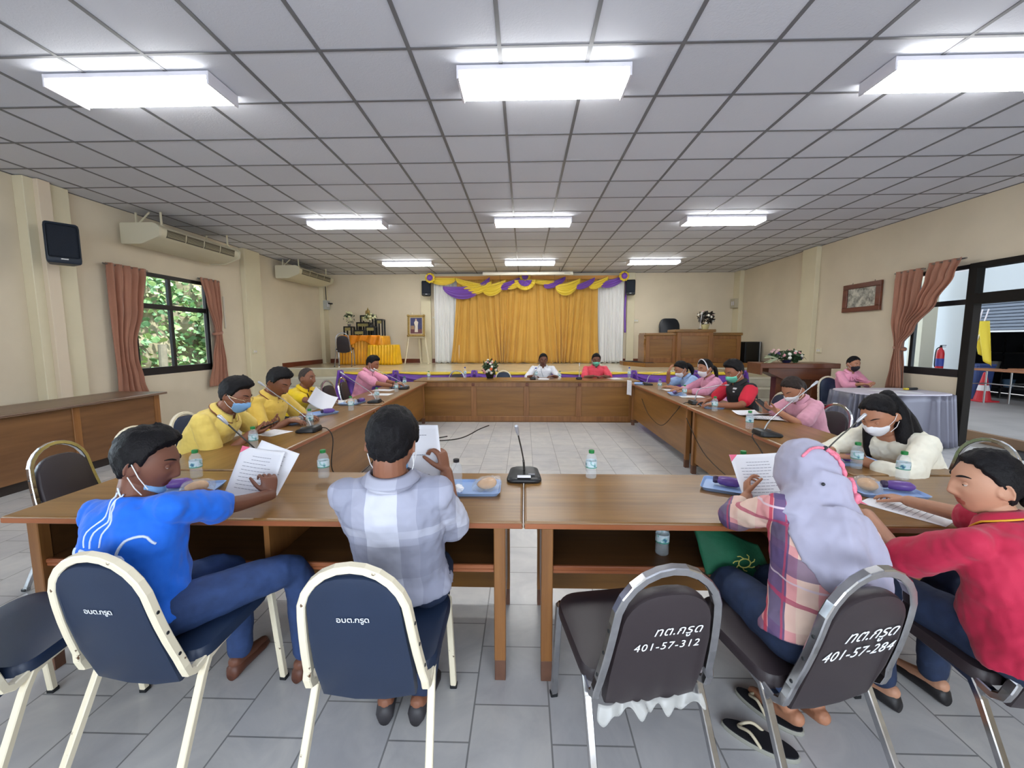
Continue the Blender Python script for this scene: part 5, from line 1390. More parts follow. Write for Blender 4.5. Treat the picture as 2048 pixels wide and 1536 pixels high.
t = thing('door_mat', 'black rubber mat at the foot of the terrace step in the doorway', 'mat', (6.45, 5.2, 0)); bm = new_bm(); bx(bm, -.24, .24, -.5, .55, -.018, .008, .004); link('rubber', bm, mat('mat_black', (22, 22, 24), .8), t)
t = thing('worn_sandals', 'pair of brown sandals under the silver skirt', 'sandals', (5.74, 5.83, 0)) if False else None
# ---- creeper-covered bank outside the left window
bm = new_bm()
def bank(u, v):
    y = 4.5 + 9.0 * u; z = -.1 + 3.6 * v
    return (-9.0 - .6 * v + .25 * math.sin(3 * y) * math.sin(4 * z) + .2 * math.sin(7.3 * y + z), y, z)
solid_sheet(bm, bank, 60, 30, .2); struct(link('hill', bm, mat('bank_earth', (150, 140, 118), .9, var=.35, vscale=3)))
bm = new_bm(); rnd = random.Random(11)
for k in range(5200):
    u, v = rnd.uniform(0, 1), rnd.uniform(0, 1) ** .9
    if rnd.random() < .55 * math.exp(-((u - .60) ** 2) / .012) * (v < .62): continue
    p = Vector(bank(u, v)) + Vector((rnd.uniform(.05, .55), 0, 0)); s = rnd.uniform(.05, .12)
    q = Euler((rnd.uniform(-.9, .9), rnd.uniform(.3, 1.5), rnd.uniform(0, 6))).to_matrix()
    P = [Vector((0, -s, 0)), Vector((s * .6, -s * .35, s * .15)), Vector((s * .5, s * .4, s * .1)), Vector((0, s, -.1 * s)), Vector((-s * .5, s * .4, s * .1)), Vector((-s * .6, -s * .35, s * .15))]
    bm.faces.new([bm.verts.new(p + q @ x) for x in P]).material_index = k % 3
o = link('creeper_leaves', bm, [mat('leaf_a', (140, 176, 124), .5), mat('leaf_b', (182, 206, 142), .5), mat('leaf_c', (112, 148, 108), .5)]); tag(o, 'green creeper leaves covering the bank outside the left window', 'leaves', None, 'stuff')
t = thing('outside_post', 'grey wooden post among the leaves outside the left window', 'post', (-8.1, 9.15, -.04)); bm = new_bm(); tube(bm, [(0, 0, 0), (.03, .0, .7), (0, .05, 1.45)], [.09, .085, .08], 10); link('trunk', bm, mat('grey_bark', (138, 130, 116), .9, var=.2, vscale=8), t)
t = thing('pale_shed', 'white corner of a shed beyond the upper right of the left window', 'shed', (-8.0, 11.6, -.04)); bm = new_bm(); bx(bm, -.5, .5, -.55, .8, 2.0, 3.6); link('wall', bm, mat('shed_white', (236, 238, 244), .7), t)
bm = new_bm()
for y in (-.5, .7): bx(bm, -.4, -.3, y - .05, y + .05, 0, 2.0)
link('stilt', bm, M_steel, t)
t = thing('blue_barrel', 'blue barrel outside at the lower left of the left window', 'barrel', (-7.35, 7.3, -.04)); bm = new_bm(); lathe(bm, [(.27, 0), (.29, .05), (.29, .5), (.30, .52), (.29, .55), (.29, 1.1), (.26, 1.16)], 22); link('body', bm, mat('barrel_blue', (40, 84, 190), .4), t, smooth='auto')
# ================================================================== people
from mathutils import noise
from mathutils.bvhtree import BVHTree
SEAT = .478
def G(x, s): return np.exp(-(x / s) ** 2)
def sstep(a, b, x):
    t = np.clip((x - a) / (b - a), 0, 1); return t * t * (3 - 2 * t)
_ICO = {}
def ico(level):
    if level not in _ICO:
        bm = bmesh.new(); bmesh.ops.create_icosphere(bm, subdivisions=level, radius=1.0)
        bm.verts.ensure_lookup_table()
        _ICO[level] = (np.array([v.co[:] for v in bm.verts]), [[v.index for v in f.verts] for f in bm.faces]); bm.free()
    return _ICO[level]
def head_pts(D, feat=True, fem=False):
    """unit directions -> skull surface; x right, y forward (face), z up; chin to crown 0.23"""
    x, y, z = D[:, 0] * .075, D[:, 1] * .096, D[:, 2] * .115
    t = np.clip(-z / .115, 0, 1)
    x = x * (1 - (.34 if fem else .27) * t ** 1.8)
    f = y > 0
    y = np.where(f, y * (1 - .06 * t), y * (1 - .50 * t ** 1.3))
    y = np.where(f & (z > .03), y * (1 - .10 * np.clip((z - .03) / .085, 0, 1)), y)
    y = y + np.where(f, .010 * G(z + .103, .022) * G(x, .028), 0)
    if feat:
        ft = np.clip(D[:, 1] * 3, 0, 1); ax = np.abs(x)
        ridge = np.interp(z, [-.052, -.046, -.036, -.02, .005, .02], [0, .012, .023, .016, .007, .0])
        y = y + ft * G(x, .0125) * ridge
        y = y + ft * G(ax - .014, .008) * G(z + .038, .009) * .009
        y = y + ft * G(z - .026, .011) * G(ax - .03, .02) * .004
        y = y - ft * G(ax - .031, .015) * G(z - .004, .012) * .009
        y = y + ft * G(ax - .042, .018) * G(z + .022, .018) * .004
        y = y + ft * G(x, .021) * (G(z + .062, .006) * .006 + G(z + .074, .007) * .007) - ft * G(x, .024) * G(z + .068, .003) * .005
    return np.stack([x, y, z], 1)
def add_np(bm, P, F, M, mi=0):
    vs = [bm.verts.new(M @ Vector(p)) for p in P]
    for f in F: bm.faces.new([vs[i] for i in f]).material_index = mi
def fuse(name, bm, voxel, mats, parent, smooth=3, disp=0.0, dsize=.09, smooth_f=.5):
    o = link(name, bm, mats, parent)
    m = o.modifiers.new('r', 'REMESH'); m.mode = 'VOXEL'; m.voxel_size = voxel; m.use_smooth_shade = True
    if smooth:
        s = o.modifiers.new('s', 'SMOOTH'); s.factor = smooth_f; s.iterations = smooth
    if disp:
        tx = bpy.data.textures.get('folds%.3f' % dsize) or bpy.data.textures.new('folds%.3f' % dsize, 'CLOUDS'); tx.noise_scale = dsize; tx.noise_depth = 2
        d = o.modifiers.new('d', 'DISPLACE'); d.texture = tx; d.strength = disp; d.mid_level = .5; d.texture_coords = 'LOCAL'
    bake(o)
    if not o.data.materials:
        for q in (mats if isinstance(mats, list) else [mats]): o.data.materials.append(q)
    o.data.polygons.foreach_set('use_smooth', [True] * len(o.data.polygons))
    return o
def limb(bm, pts, rs, n=14, dens=5, flat=1.0, up=Vector((0, 0, 1))):
    """tapered limb through joints, rounded at the joints"""
    P, R = [], []
    for i in range(len(pts) - 1):
        for k in range(dens):
            f = k / dens; P.append(pts[i].lerp(pts[i + 1], f)); R.append(rs[i] + (rs[i + 1] - rs[i]) * f)
    P.append(pts[-1]); R.append(rs[-1])
    Q = [p.copy() for p in P]
    for _ in range(2):
        Q = [Q[0]] + [(Q[i - 1] + Q[i] * 2 + Q[i + 1]) / 4 for i in range(1, len(Q) - 1)] + [Q[-1]]
    tube(bm, Q, R, n, 'round', up=up, flat=flat)
def ik(S, W, a, b, pole):
    d = W - S; L = d.length
    if L > (a + b) * .995: W = S + d * ((a + b) * .995 / L); d = W - S; L = d.length
    u = d.normalized(); x = (a * a - b * b + L * L) / (2 * L); h = math.sqrt(max(0, a * a - x * x))
    p = pole - u * pole.dot(u)
    p = p.normalized() if p.length > 1e-5 else Vector((0, 0, -1))
    return S + u * x + p * h, W
def hand(bm, W, D, N, side, s, curl, thumb=.4, spread=1.0, n=8):
    D = D.normalized(); N = (N - D * N.dot(D)).normalized(); S = D.cross(N) if side > 0 else N.cross(D)
    rings = []
    for l, hw, th in ((-.02, .024, .019), (.0, .025, .017), (.02, .031, .015), (.05, .039, .014), (.075, .041, .012), (.088, .036, .009)):
        c = W + D * (l * s); rings.append([c + S * (hw * s * math.cos(2 * PI * k / 14)) + N * (th * s * math.sin(2 * PI * k / 14)) for k in range(14)])
    rings_to_mesh(bm, rings)
    for off, L, c in ((.031, .070, .9), (.0105, .078, 1.0), (-.0105, .073, 1.05), (-.031, .057, 1.15)):
        p = W + D * (.080 * s) + S * (off * s); pts = [p - D * .012 * s]; a = 0; d0 = (D + S * (off * 2.2 * spread)).normalized(); pts.append(p)
        for q, bend in ((.46, .55), (.30, .95), (.24, .65)):
            a += curl * c * bend
            p = p + (d0 * math.cos(a) + N * math.sin(a)) * (L * q * s); pts.append(p)
        limb(bm, pts, [.0085 * s, .0085 * s, .0078 * s, .0072 * s, .0060 * s], n, 3)
    p = W + D * .022 * s + S * .024 * s; d = (D * .62 + S * .68 + N * .35 * (thumb + .3)).normalized()
    p1 = p + d * .040 * s; d2 = (d + D * .55 + N * .5 * thumb - S * .45 * thumb).normalized(); p2 = p1 + d2 * .032 * s; p3 = p2 + (d2 + D * .1 + N * .25 * thumb).normalized() * .024 * s
    limb(bm, [p - d * .012 * s, p1, p2, p3], [.013 * s, .0105 * s, .0092 * s, .0072 * s], n, 3)
SKIN = {'tan': (150, 98, 72), 'brown': (134, 88, 66), 'dark': (112, 72, 56), 'light': (186, 138, 111), 'mid': (172, 120, 92)}
def skin(k): return mat('skin_' + k, SKIN[k], .5, var=.06, vscale=14, bump=.04, bscale=400, spec=.4)
def lips(k):
    c = SKIN[k]; return mat('lips_' + k, (int(c[0] * .88), int(c[1] * .66), int(c[2] * .68)), .4)
M_hair = mat('black_hair', (17, 15, 17), .62, var=.35, vscale=30, bump=.35, bscale=160, spec=.22)
M_hairbr = mat('dark_brown_hair', (40, 31, 27), .6, var=.3, vscale=30, bump=.35, bscale=160, spec=.25)
M_hairgr = mat('cropped_grey_hair', (62, 52, 48), .7, var=.3, vscale=60, bump=.6, bscale=400)
M_eye = mat('eye_white', (188, 180, 170), .35); M_iris = mat('eye_iris', (34, 22, 16), .15)
HL = {'short': ([0, .5, .9, 1.15, 1.38, 1.55, 1.75, 2.1, 2.6, 3.15], [.076, .074, .064, .042, -.002, .012, -.015, -.045, -.066, -.072]),
      'crew': ([0, .5, .9, 1.15, 1.38, 1.55, 1.75, 2.1, 2.6, 3.15], [.092, .084, .066, .046, .012, .016, -.005, -.035, -.055, -.06]),
      'back': ([0, .5, .9, 1.2, 1.45, 1.7, 2.0, 2.4, 2.8, 3.15], [.078, .072, .056, .036, .012, -.012, -.05, -.07, -.078, -.08])}
def hair_shell(parent, M, hs, style, m, thick, seed, amp=.004, name='hair', tuft=0.0):
    D, F = ico(5); B = head_pts(D, False)
    az = np.arctan2(np.abs(B[:, 0]), B[:, 1]); hl = np.interp(az, *HL[style])
    nz = np.array([noise.noise(Vector((d[0] * 7 + seed, d[1] * 7, d[2] * 5))) for d in D])
    nz2 = np.array([noise.noise(Vector((d[0] * 26 + seed, d[1] * 26, d[2] * 9))) for d in D])
    k = sstep(-.006, .010, B[:, 2] - hl + .005 * nz)
    th = thick * (.32 + .68 * sstep(-.03, .07, B[:, 2])) + amp * (nz + .8 * nz2)
    th = th + tuft * G(az, .8) * sstep(.03, .09, B[:, 2])
    off = k * th - (1 - k) * .012
    P = B + D * off[:, None]
    bm = bmesh.new(); add_np(bm, P * hs, F, M); return link(name, bm, m, parent, smooth=True)
def person(spec):
    """spec: head (world x, y, top z), yaw (deg), s; arms and feet in world coordinates"""
    g = spec.get; s = spec['s']; yaw = math.radians(spec['yaw']); fem = g('fem', False); hs = s * g('hs', 1.07)
    tw = math.radians(g('twist', 0)); side = math.radians(g('side', 0)); hy, hp, hr = [math.radians(a) for a in g('look', (0, 10, 0))]
    z0 = g('seat', SEAT)
    def spine(lean):
        p = Vector((0, -.05, z0 + .088 * s)); out = []
        for i, (L, q) in enumerate(((0, .6), (.155, .75), (.155, 1.0), (.125, 1.2))):
            a = lean * q; U = Vector((math.sin(side * q), math.sin(a), math.cos(a) * math.cos(side * q))).normalized()
            p = p + U * (L * s)
            X = Vector((math.cos(tw * i / 3), math.sin(tw * i / 3), 0)); X = (X - U * X.dot(U)).normalized(); out.append((p.copy(), U, X, U.cross(X)))
        c7, U, X, Y = out[-1]
        nu = (U + Vector((0, math.sin(hp) * .35, .35))).normalized()
        atl = c7 + nu * (.075 * s)
        R = Euler((0, 0, tw * .6)).to_matrix() @ Matrix.Rotation(hy, 3, 'Z') @ Matrix.Rotation(-hp, 3, 'X') @ Matrix.Rotation(hr, 3, 'Y')
        hc = atl + R @ Vector((0, .022 * hs, .062 * hs))
        return out, atl, R, hc, hc.z + .122 * hs + g('cap', .012)
    lo, hi = -.25, 1.25
    for _ in range(30):
        md = (lo + hi) / 2
        if spine(md)[4] > spec['head'][2]: lo = md
        else: hi = md
    lean = (lo + hi) / 2
    sp, atl, RH, hc, _t = spine(lean)
    RY = Matrix.Rotation(yaw, 3, 'Z')
    off = RY @ hc
    root_xy = Vector((spec['head'][0] - off.x, spec['head'][1] - off.y, 0))
    print('PERSON', spec['label'][:40], 'root', [round(v, 2) for v in root_xy[:2]], 'lean', round(math.degrees(lean), 1))
    t = thing('person', spec['label'], 'person', root_xy, yaw)
    def loc(w): return RY.transposed() @ (Vector(w) - root_xy)
    def locd(w): return RY.transposed() @ Vector(w)
    sk = skin(spec['skin']); vox = g('vox', .0055)
    MH = RH.to_4x4(); MH.translation = hc
    sw = g('shoulder', .158 if fem else .178) * s; belly = g('belly', 0.0)
    def torso_rings(inf, t0, t1, hem=0.0):
        tab_t = [-.45, -.15, 0, .35, 1.0, 1.6, 2.2, 2.6, 2.85, 3.0, 3.2]
        hwm = [.150, .172, .170, .148, .146, .160, .170, .160, .110, .072, .060] if not fem else [.150, .178, .176, .142, .132, .146, .152, .142, .100, .064, .052]
        hdm = [.085, .115, .118, .106 + belly, .105 + belly * 1.2, .110 + belly * .5, .108, .092, .070, .060, .054] if not fem else [.085, .118, .120, .100 + belly, .098 + belly, .112, .112, .090, .066, .054, .048]
        rings = []; n = 26; tt = [t0 + (t1 - t0) * k / 26 for k in range(27)]
        for q in tt:
            i = max(0, min(2, int(q))) if q >= 0 else 0; f = q - i
            pa, Ua, Xa, Ya = sp[i]; pb, Ub, Xb, Yb = sp[i + 1]
            c = pa + (pb - pa) * f; X = (Xa * (1 - f) + Xb * f).normalized() if 0 <= f <= 1 else (Xb if f > 1 else Xa)
            U = ((Ua * (1 - f) + Ub * f) if 0 <= f <= 1 else (Ub if f > 1 else Ua)).normalized(); Y = U.cross(X)
            hw = np.interp(q, tab_t, hwm) * s * (1 + (g('wide', 1.0) - 1) * min(1, max(0, (2.8 - q) / .5))) + inf; hd = np.interp(q, tab_t, hdm) * s + inf
            hw += hem * max(0, .3 - q); yo = (.012 + belly * .7 * math.exp(-((q - .7) / .7) ** 2)) * s
            ring = []
            for k in range(n):
                a = 2 * PI * k / n; ca, sa = math.cos(a), math.sin(a)
                ring.append(c + X * (hw * math.copysign(abs(ca) ** .85, ca)) + Y * (hd * math.copysign(abs(sa) ** .9, sa) + yo))
            rings.append(ring)
        return rings
    c7, U7, X7, Y7 = sp[3]
    # ---- arms
    arms = {}
    for sd, key in ((1, 'R'), (-1, 'L')):
        a = spec[key]; sh = c7 - U7 * (.055 * s) + X7 * (sd * sw)
        W = loc(a['w']); pole = locd(a['pole']) if 'pole' in a else Vector((sd * .55, -.35, -1))
        el, W = ik(sh, W, .275 * s, .245 * s, pole)
        D = locd(a['d']) if 'd' in a else (W - el); N = locd(a['n']) if 'n' in a else Vector((0, 0, -1))
        arms[sd] = (sh, el, W, D, N, a)
    # ---- legs
    legs = {}
    H = sp[0][0]
    for sd, key in ((1, 'fR'), (-1, 'fL')):
        hip = H + Vector((sd * .092 * s, .01, -.015 * s))
        an = loc(g(key)) if g(key) else Vector((sd * .10, H.y + .31 * s, .085))
        kn = loc(g('k' + key[1])) if g('k' + key[1]) else None
        if kn is None:
            kn, an = ik(hip, an, .42 * s, .41 * s, Vector((sd * .25, 1, .75)))
        legs[sd] = (hip, kn, an)
    # ---- body
    bm = bmesh.new()
    rings_to_mesh(bm, torso_rings(0, -.3, 3.15))
    limb(bm, [c7 - U7 * .05 * s, atl - (atl - c7) * .1, hc - RH @ Vector((0, .018, .03)) * hs], [.062 * s, .052 * s * (0.9 if fem else 1.05), .05 * s], 16)
    D5, F5 = ico(5); add_np(bm, head_pts(D5, True, fem) * hs, F5, MH)
    for sd in (1, -1):
        e = Vector((sd * .076, -.010, -.010)); R = Matrix.Rotation(sd * .35, 3, 'Z') @ Matrix.Rotation(-.15, 3, 'X')
        q = bmesh.ops.create_uvsphere(bm, u_segments=12, v_segments=10, radius=1.0)['verts']
        bmesh.ops.transform(bm, matrix=MH @ Matrix.Translation(e * hs) @ R.to_4x4() @ Matrix.Diagonal((.007 * hs, .017 * hs, .029 * hs, 1)), verts=q)
        ring = [MH @ ((e + R @ Vector((sd * .006, .018 * math.cos(a) - .002, .030 * math.sin(a)))) * hs) for a in [(-2.4 + k * 4.2 / 14) + PI / 2 + .5 for k in range(15)]]
        tube(bm, ring, .0045 * hs, 7, 'round')
    for sd, (sh, el, W, D, N, a) in arms.items():
        ball(bm, sh, .043 * s, 14, 10)
        limb(bm, [c7 - U7 * .05 * s + X7 * (sd * .06 * s), sh, el, W], [.042 * s, .043 * s, .037 * s, .027 * s], 14, 6)
        hand(bm, W, D, N, sd, s * (1.0 if not fem else .93), a.get('curl', .5), a.get('thumb', .4))
    for sd, (hip, kn, an) in legs.items():
        limb(bm, [hip, kn, an], [.085 * s, .056 * s, .036 * s], 16, 6)
        fd = Vector((sd * .12, 1, 0)).normalized(); fz = an.z
        limb(bm, [an + Vector((0, 0, -.015)) - fd * .035, an + fd * .06 + Vector((0, 0, -.045)), an + fd * .16 + Vector((0, 0, -fz + .022))], [.032 * s, .034 * s, .022 * s], 12, 5)
    body = fuse('body', bm, vox, [sk, lips(spec['skin'])], t, 2 if vox < .005 else 1)
    me = body.data; nf = len(me.polygons); ce = np.empty(nf * 3); me.polygons.foreach_get('center', ce); ce = ce.reshape(-1, 3)
    lc = (ce - np.array(hc)) @ np.array(RH) / hs
    mi = ((np.abs(lc[:, 0]) < .024 - np.abs(lc[:, 2] + .068) * .6) & (np.abs(lc[:, 2] + .068) < .0125) & (lc[:, 1] > .06)).astype(np.int32)
    me.polygons.foreach_set('material_index', mi)
    # ---- clothing
    sh_m = spec['shirt']; inf = g('inf', .014) * s
    bm = bmesh.new(); rings_to_mesh(bm, torso_rings(inf, g('hem', -.12), 2.95, .02))
    sl = g('sleeve', .62)
    for sd, (sh, el, W, D, N, a) in arms.items():
        ball(bm, sh, .061 * s, 14, 10)
        pts = [c7 - U7 * .06 * s + X7 * (sd * .05 * s), sh]; rs = [.056 * s, .060 * s]
        if sl <= 1.0: pts.append(sh.lerp(el, sl)); rs.append((.062 if sl < .9 else .055) * s * g('loose', 1.0))
        else:
            pts += [el, el.lerp(W, sl - 1.0)]; rs += [.052 * s * g('loose', 1.0), .042 * s * g('loose', 1.0)]
        P, R = [], []
        limb(bm, pts, rs, 16, 6)
    shirt = fuse('shirt', bm, max(vox, .006), sh_m, t, 3, g('wrinkle', .016), .085)
    if g('collar', True):
        bm = bmesh.new(); nu = (atl - c7).normalized(); base = c7 + U7 * (-.012 * s)
        Xc = X7; Yc = nu.cross(Xc).normalized()
        hw = .083 * s * (.90 if fem else 1)
        def cf(u, v):
            a = -PI / 2 + .18 * (1 if g('polo', True) else .4) + (2 * PI - .36 * (1 if g('polo', True) else .4)) * u + PI
            a = PI / 2 + (.25 + (2 * PI - .5) * u)
            front = max(0, math.sin(a))
            vv = v * 2
            if vv < 1: r, h = 1.0 - .16 * vv, .050 * vv
            else: r, h = .84 + .36 * (vv - 1), .050 - .030 * (vv - 1) * (1 + .5 * front)
            return base + Xc * (hw * r * math.cos(a)) + Yc * (hw * .95 * r * math.sin(a) + .008 * s) + nu * ((h - .018 * front) * s) - Vector((0, 0, 0))
        solid_sheet(bm, cf, 36, 8, .004); link('collar', bm, g('collar_mat', sh_m), t, smooth=True)
        if g('trim'):
            bm = bmesh.new(); tube(bm, [cf(k / 30, .98) for k in range(31)], .0035, 6); link('collar_stripe', bm, g('trim'), t, smooth=True)
    if g('cuff_mat'):
        for sd, (sh, el, W, D, N, a) in arms.items():
            p = sh.lerp(el, sl); d = (el - sh).normalized(); bm = bmesh.new(); tube(bm, [p + d * .035 * s, p + d * .062 * s], [.061 * s, .058 * s], 18); link('cuff', bm, g('cuff_mat'), t, smooth='auto')
    bm = bmesh.new(); pm = spec['pants']
    rings_to_mesh(bm, torso_rings(.008, -.36, .12))
    for sd, (hip, kn, an) in legs.items():
        e = an.lerp(kn, g('pant_end', .06)); limb(bm, [hip, kn, e], [.097 * s, .072 * s, .056 * s], 16, 7)
    fuse('trousers' if not g('skirt') else 'skirt', bm, max(vox, .007), pm, t, 3, .012, .07)
    if g('shoe', (40, 34, 34)):
        for sd, (hip, kn, an) in legs.items():
            fd = Vector((sd * .12, 1, 0)).normalized(); c = an.copy(); c.z = 0; rt = Vector((fd.y, -fd.x, 0)); rings = []
            for l, w, h in ((-.075, .022, .05), (-.06, .034, .075), (0, .036, .085), (.07, .042, .06), (.13, .044, .042), (.175, .034, .03), (.195, .016, .022)):
                rings.append([c + fd * l * s + rt * (w * s * math.cos(a)) + Vector((0, 0, max(0, h / 2 * s * (1 + math.sin(a)) if math.sin(a) > 0 else h / 2 * s * (1 + math.sin(a) * 1.0)))) for a in [2 * PI * k / 14 for k in range(14)]])
            bm = bmesh.new(); rings_to_mesh(bm, rings); link('shoe', bm, mat('shoe_%d' % g('shoe', (40, 34, 34))[0], g('shoe', (40, 34, 34)), .5), t, smooth=True)
    # ---- head details
    ctx = dict(t=t, MH=MH, hs=hs, s=s, RH=RH, hc=hc, arms=arms, shirt=shirt, body=body, c7=c7, U7=U7, X7=X7, Y7=Y7, sp=sp, atl=atl, loc=loc, root=root_xy, RY=RY, legs=legs)
    st = g('hair')
    if st: hair_shell(t, MH, hs, st, g('hair_mat', M_hair), g('hair_th', .02), len(spec['label']), g('hair_amp', .004), tuft=g('tuft', 0))
    if g('face', True):
        lid = g('lid', .45)
        for sd in (1, -1):
            e = Vector((sd * .0315, .0712, .003))
            bm = bmesh.new(); q = ball(bm, (0, 0, 0), .0125 * hs, 16, 12)
            for f in bm.faces:
                c = f.calc_center_median().normalized(); f.material_index = 1 if c.y > .86 else 0
            eo = link('eye', bm, [M_eye, M_iris], t, smooth=True); eo.matrix_local = MH @ Matrix.Translation(e * hs) @ Matrix.Rotation(-.25 * lid, 4, 'X')
            bm = bmesh.new(); vs = ball(bm, (0, 0, 0), .0137 * hs, 16, 12)
            bmesh.ops.delete(bm, geom=[v for v in bm.verts if v.co.z < (.006 - .012 * lid) * hs - (0 if v.co.y > -.004 else -.004)], context='VERTS')
            eo2 = link('eyelid', bm, sk, eo, smooth=True); eo2.matrix_local = Matrix.Rotation(.25 * lid, 4, 'X')
            pts = []
            for k in range(7):
                x = sd * (.016 + .034 * k / 6); zz = .026 + .006 * math.sin(PI * k / 6 * .8)
                yy = .096 * math.sqrt(max(.05, 1 - (x / .075) ** 2 - (zz / .115) ** 2)) + .003
                pts.append(MH @ (Vector((x, yy, zz)) * hs))
            bm = bmesh.new(); tube(bm, pts, [.0015, .003, .0036, .0036, .003, .0024, .0012], 7, 'round'); link('eyebrow', bm, g('hair_mat', M_hair), t, smooth=True)
    mk = g('mask')
    if mk:
        D, F = ico(5); B = head_pts(D, True, fem); az = np.arctan2(np.abs(B[:, 0]), B[:, 1])
        if mk[0] == 'face': zt, zb, wd = np.interp(az, [0, .35, .8, 1.3], [-.006, -.018, -.026, -.034]), -.112, 1.12
        else: zt, zb, wd = np.interp(az, [0, .35, .8, 1.3], [-.082, -.080, -.070, -.060]), -.135, 1.15
        zlow = np.interp(az, [0, .6, 1.2], [zb, zb + .006, zb + .03])
        k = sstep(0, .006, zt - B[:, 2]) * sstep(0, .006, B[:, 2] - zlow + (0.02 if mk[0] != 'face' else 0)) * sstep(0, .06, wd - az)
        if mk[0] == 'face':
            flat = head_pts(D, False, fem); B = flat + (B - flat) * .55; bul = .014 * G(az, .55) * G(B[:, 2] + .055, .04)
        else: bul = .010 * G(az, .7)
        pl = .0012 * np.sin(B[:, 2] * 900) * (mk[1] != 'n95')
        P = B + D * (k * (.007 + bul + pl) - (1 - k) * .012)[:, None]
        bm = bmesh.new(); add_np(bm, P * hs, F, MH); mo = link('face_mask', bm, mk[2], t, smooth=True)
        bm = bmesh.new()
        dz = 0 if mk[0] == 'face' else -.045
        for sd in (1, -1):
            for a, b_ in (((.066, .044, -.032 + dz), (.0855, -.012, .014)), ((.060, .036, -.080 + dz * .7), (.083, -.016, -.036))):
                m_ = tuple((p + q) / 2 for p, q in zip(a, b_)); m_ = (m_[0] + .008, m_[1], m_[2])
                tube(bm, [MH @ (Vector((sd * p[0], p[1], p[2])) * hs) for p in (a, m_, b_)], .0018, 6)
        link('ear_loop', bm, mat('mask_loop', (230, 230, 230), .6), mo)
    return ctx
def on_surface(ctx, pts, d=(0, 1, 0), off=.002, start=None):
    """drop local points onto the shirt along direction d"""
    if 'bvh' not in ctx:
        me = ctx['shirt'].data; ctx['bvh'] = BVHTree.FromPolygons([v.co.copy() for v in me.vertices], [list(p.vertices) for p in me.polygons])
    out = []; d = Vector(d).normalized()
    for p in pts:
        h = ctx['bvh'].ray_cast(Vector(p) - d * 1.0, d)
        out.append(h[0] - d * off if h[0] is not None else Vector(p))
    return out
def locks(name, ctx, paths, rs, m, n=9, flat=1.0, up=Vector((0, 0, 1)), world=False):
    bm = bmesh.new(); MH, hs = ctx['MH'], ctx['hs']
    for p, r in zip(paths, rs):
        q = [(MH @ (Vector(c) * hs)) if not world else Vector(c) for c in p]
        q = bez(q, 16); k = len(q); rr = [r[0] + (r[1] - r[0]) * i / (k - 1) if len(r) == 2 else float(np.interp(i / (k - 1), np.linspace(0, 1, len(r)), r)) for i in range(k)]
        tube(bm, q, rr, n, 'round', up=up, flat=flat)
    return link(name, bm, m, ctx['t'], smooth=True)
# ---- cloth for the cast
def plaid(name, base, layers, rough=.8, diag=0.0):
    """layers: (axis, period, offset, width, colour, strength)"""
    m = bpy.data.materials.new(name); m.use_nodes = True; nt = m.node_tree; b = nt.nodes['Principled BSDF']; b.inputs['Roughness'].default_value = rough
    L = nt.links.new; tc = nt.nodes.new('ShaderNodeTexCoord'); sx = nt.nodes.new('ShaderNodeSeparateXYZ'); L(tc.outputs['Object'], sx.inputs[0])
    ns = nt.nodes.new('ShaderNodeTexNoise'); ns.inputs['Scale'].default_value = 5; L(tc.outputs['Object'], ns.inputs['Vector'])
    wob = nt.nodes.new('ShaderNodeMath'); wob.operation = 'MULTIPLY_ADD'; wob.inputs[1].default_value = .03; wob.inputs[2].default_value = -.015; L(ns.outputs['Fac'], wob.inputs[0])
    dg_ = nt.nodes.new('ShaderNodeMath'); dg_.operation = 'MULTIPLY_ADD'; dg_.inputs[1].default_value = -diag; L(sx.outputs[1], dg_.inputs[0]); L(sx.outputs[0], dg_.inputs[2])
    cur = None
    for ax, per, offv, wd_, col, st in layers:
        a = nt.nodes.new('ShaderNodeMath'); a.operation = 'ADD'; L(dg_.outputs[0] if ax == 0 else sx.outputs[ax], a.inputs[0]); L(wob.outputs[0], a.inputs[1])
        a2 = nt.nodes.new('ShaderNodeMath'); a2.operation = 'ADD'; L(a.outputs[0], a2.inputs[0]); a2.inputs[1].default_value = offv + 10 * per
        w = nt.nodes.new('ShaderNodeMath'); w.operation = 'MODULO'; L(a2.outputs[0], w.inputs[0]); w.inputs[1].default_value = per
        c = nt.nodes.new('ShaderNodeMath'); c.operation = 'LESS_THAN'; L(w.outputs[0], c.inputs[0]); c.inputs[1].default_value = wd_
        k = nt.nodes.new('ShaderNodeMath'); k.operation = 'MULTIPLY'; L(c.outputs[0], k.inputs[0]); k.inputs[1].default_value = st
        mx = nt.nodes.new('ShaderNodeMix'); mx.data_type = 'RGBA'; L(k.outputs[0], mx.inputs[0])
        if cur is None: mx.inputs[6].default_value = srgb(*base)
        else: L(cur, mx.inputs[6])
        mx.inputs[7].default_value = srgb(*col); cur = mx.outputs[2]
    L(cur, b.inputs['Base Color']); return m
M_denim = mat('denim', (44, 66, 110), .8, var=.18, vscale=20, bump=.2, bscale=600)
M_denimd = mat('dark_denim', (34, 48, 76), .8, var=.18, vscale=20, bump=.2, bscale=600)
M_slacks = mat('dark_slacks', (34, 34, 42), .8)
def shirtm(name, c): return mat(name, c, .75, var=.05, vscale=9, bump=.12, bscale=500, sheen=.15)
Y1 = shirtm('pale_yellow_polo', (232, 204, 104)); Y2 = shirtm('mustard_yellow_polo', (226, 190, 84)); Y3 = shirtm('bright_yellow_polo', (244, 208, 24))
PK = shirtm('pink_shirt', (232, 156, 182)); PK2 = shirtm('dusty_pink_blouse', (208, 150, 168)); PK3 = shirtm('rose_blouse', (214, 146, 172)); BLW = shirtm('pale_blue_blouse', (150, 178, 220))
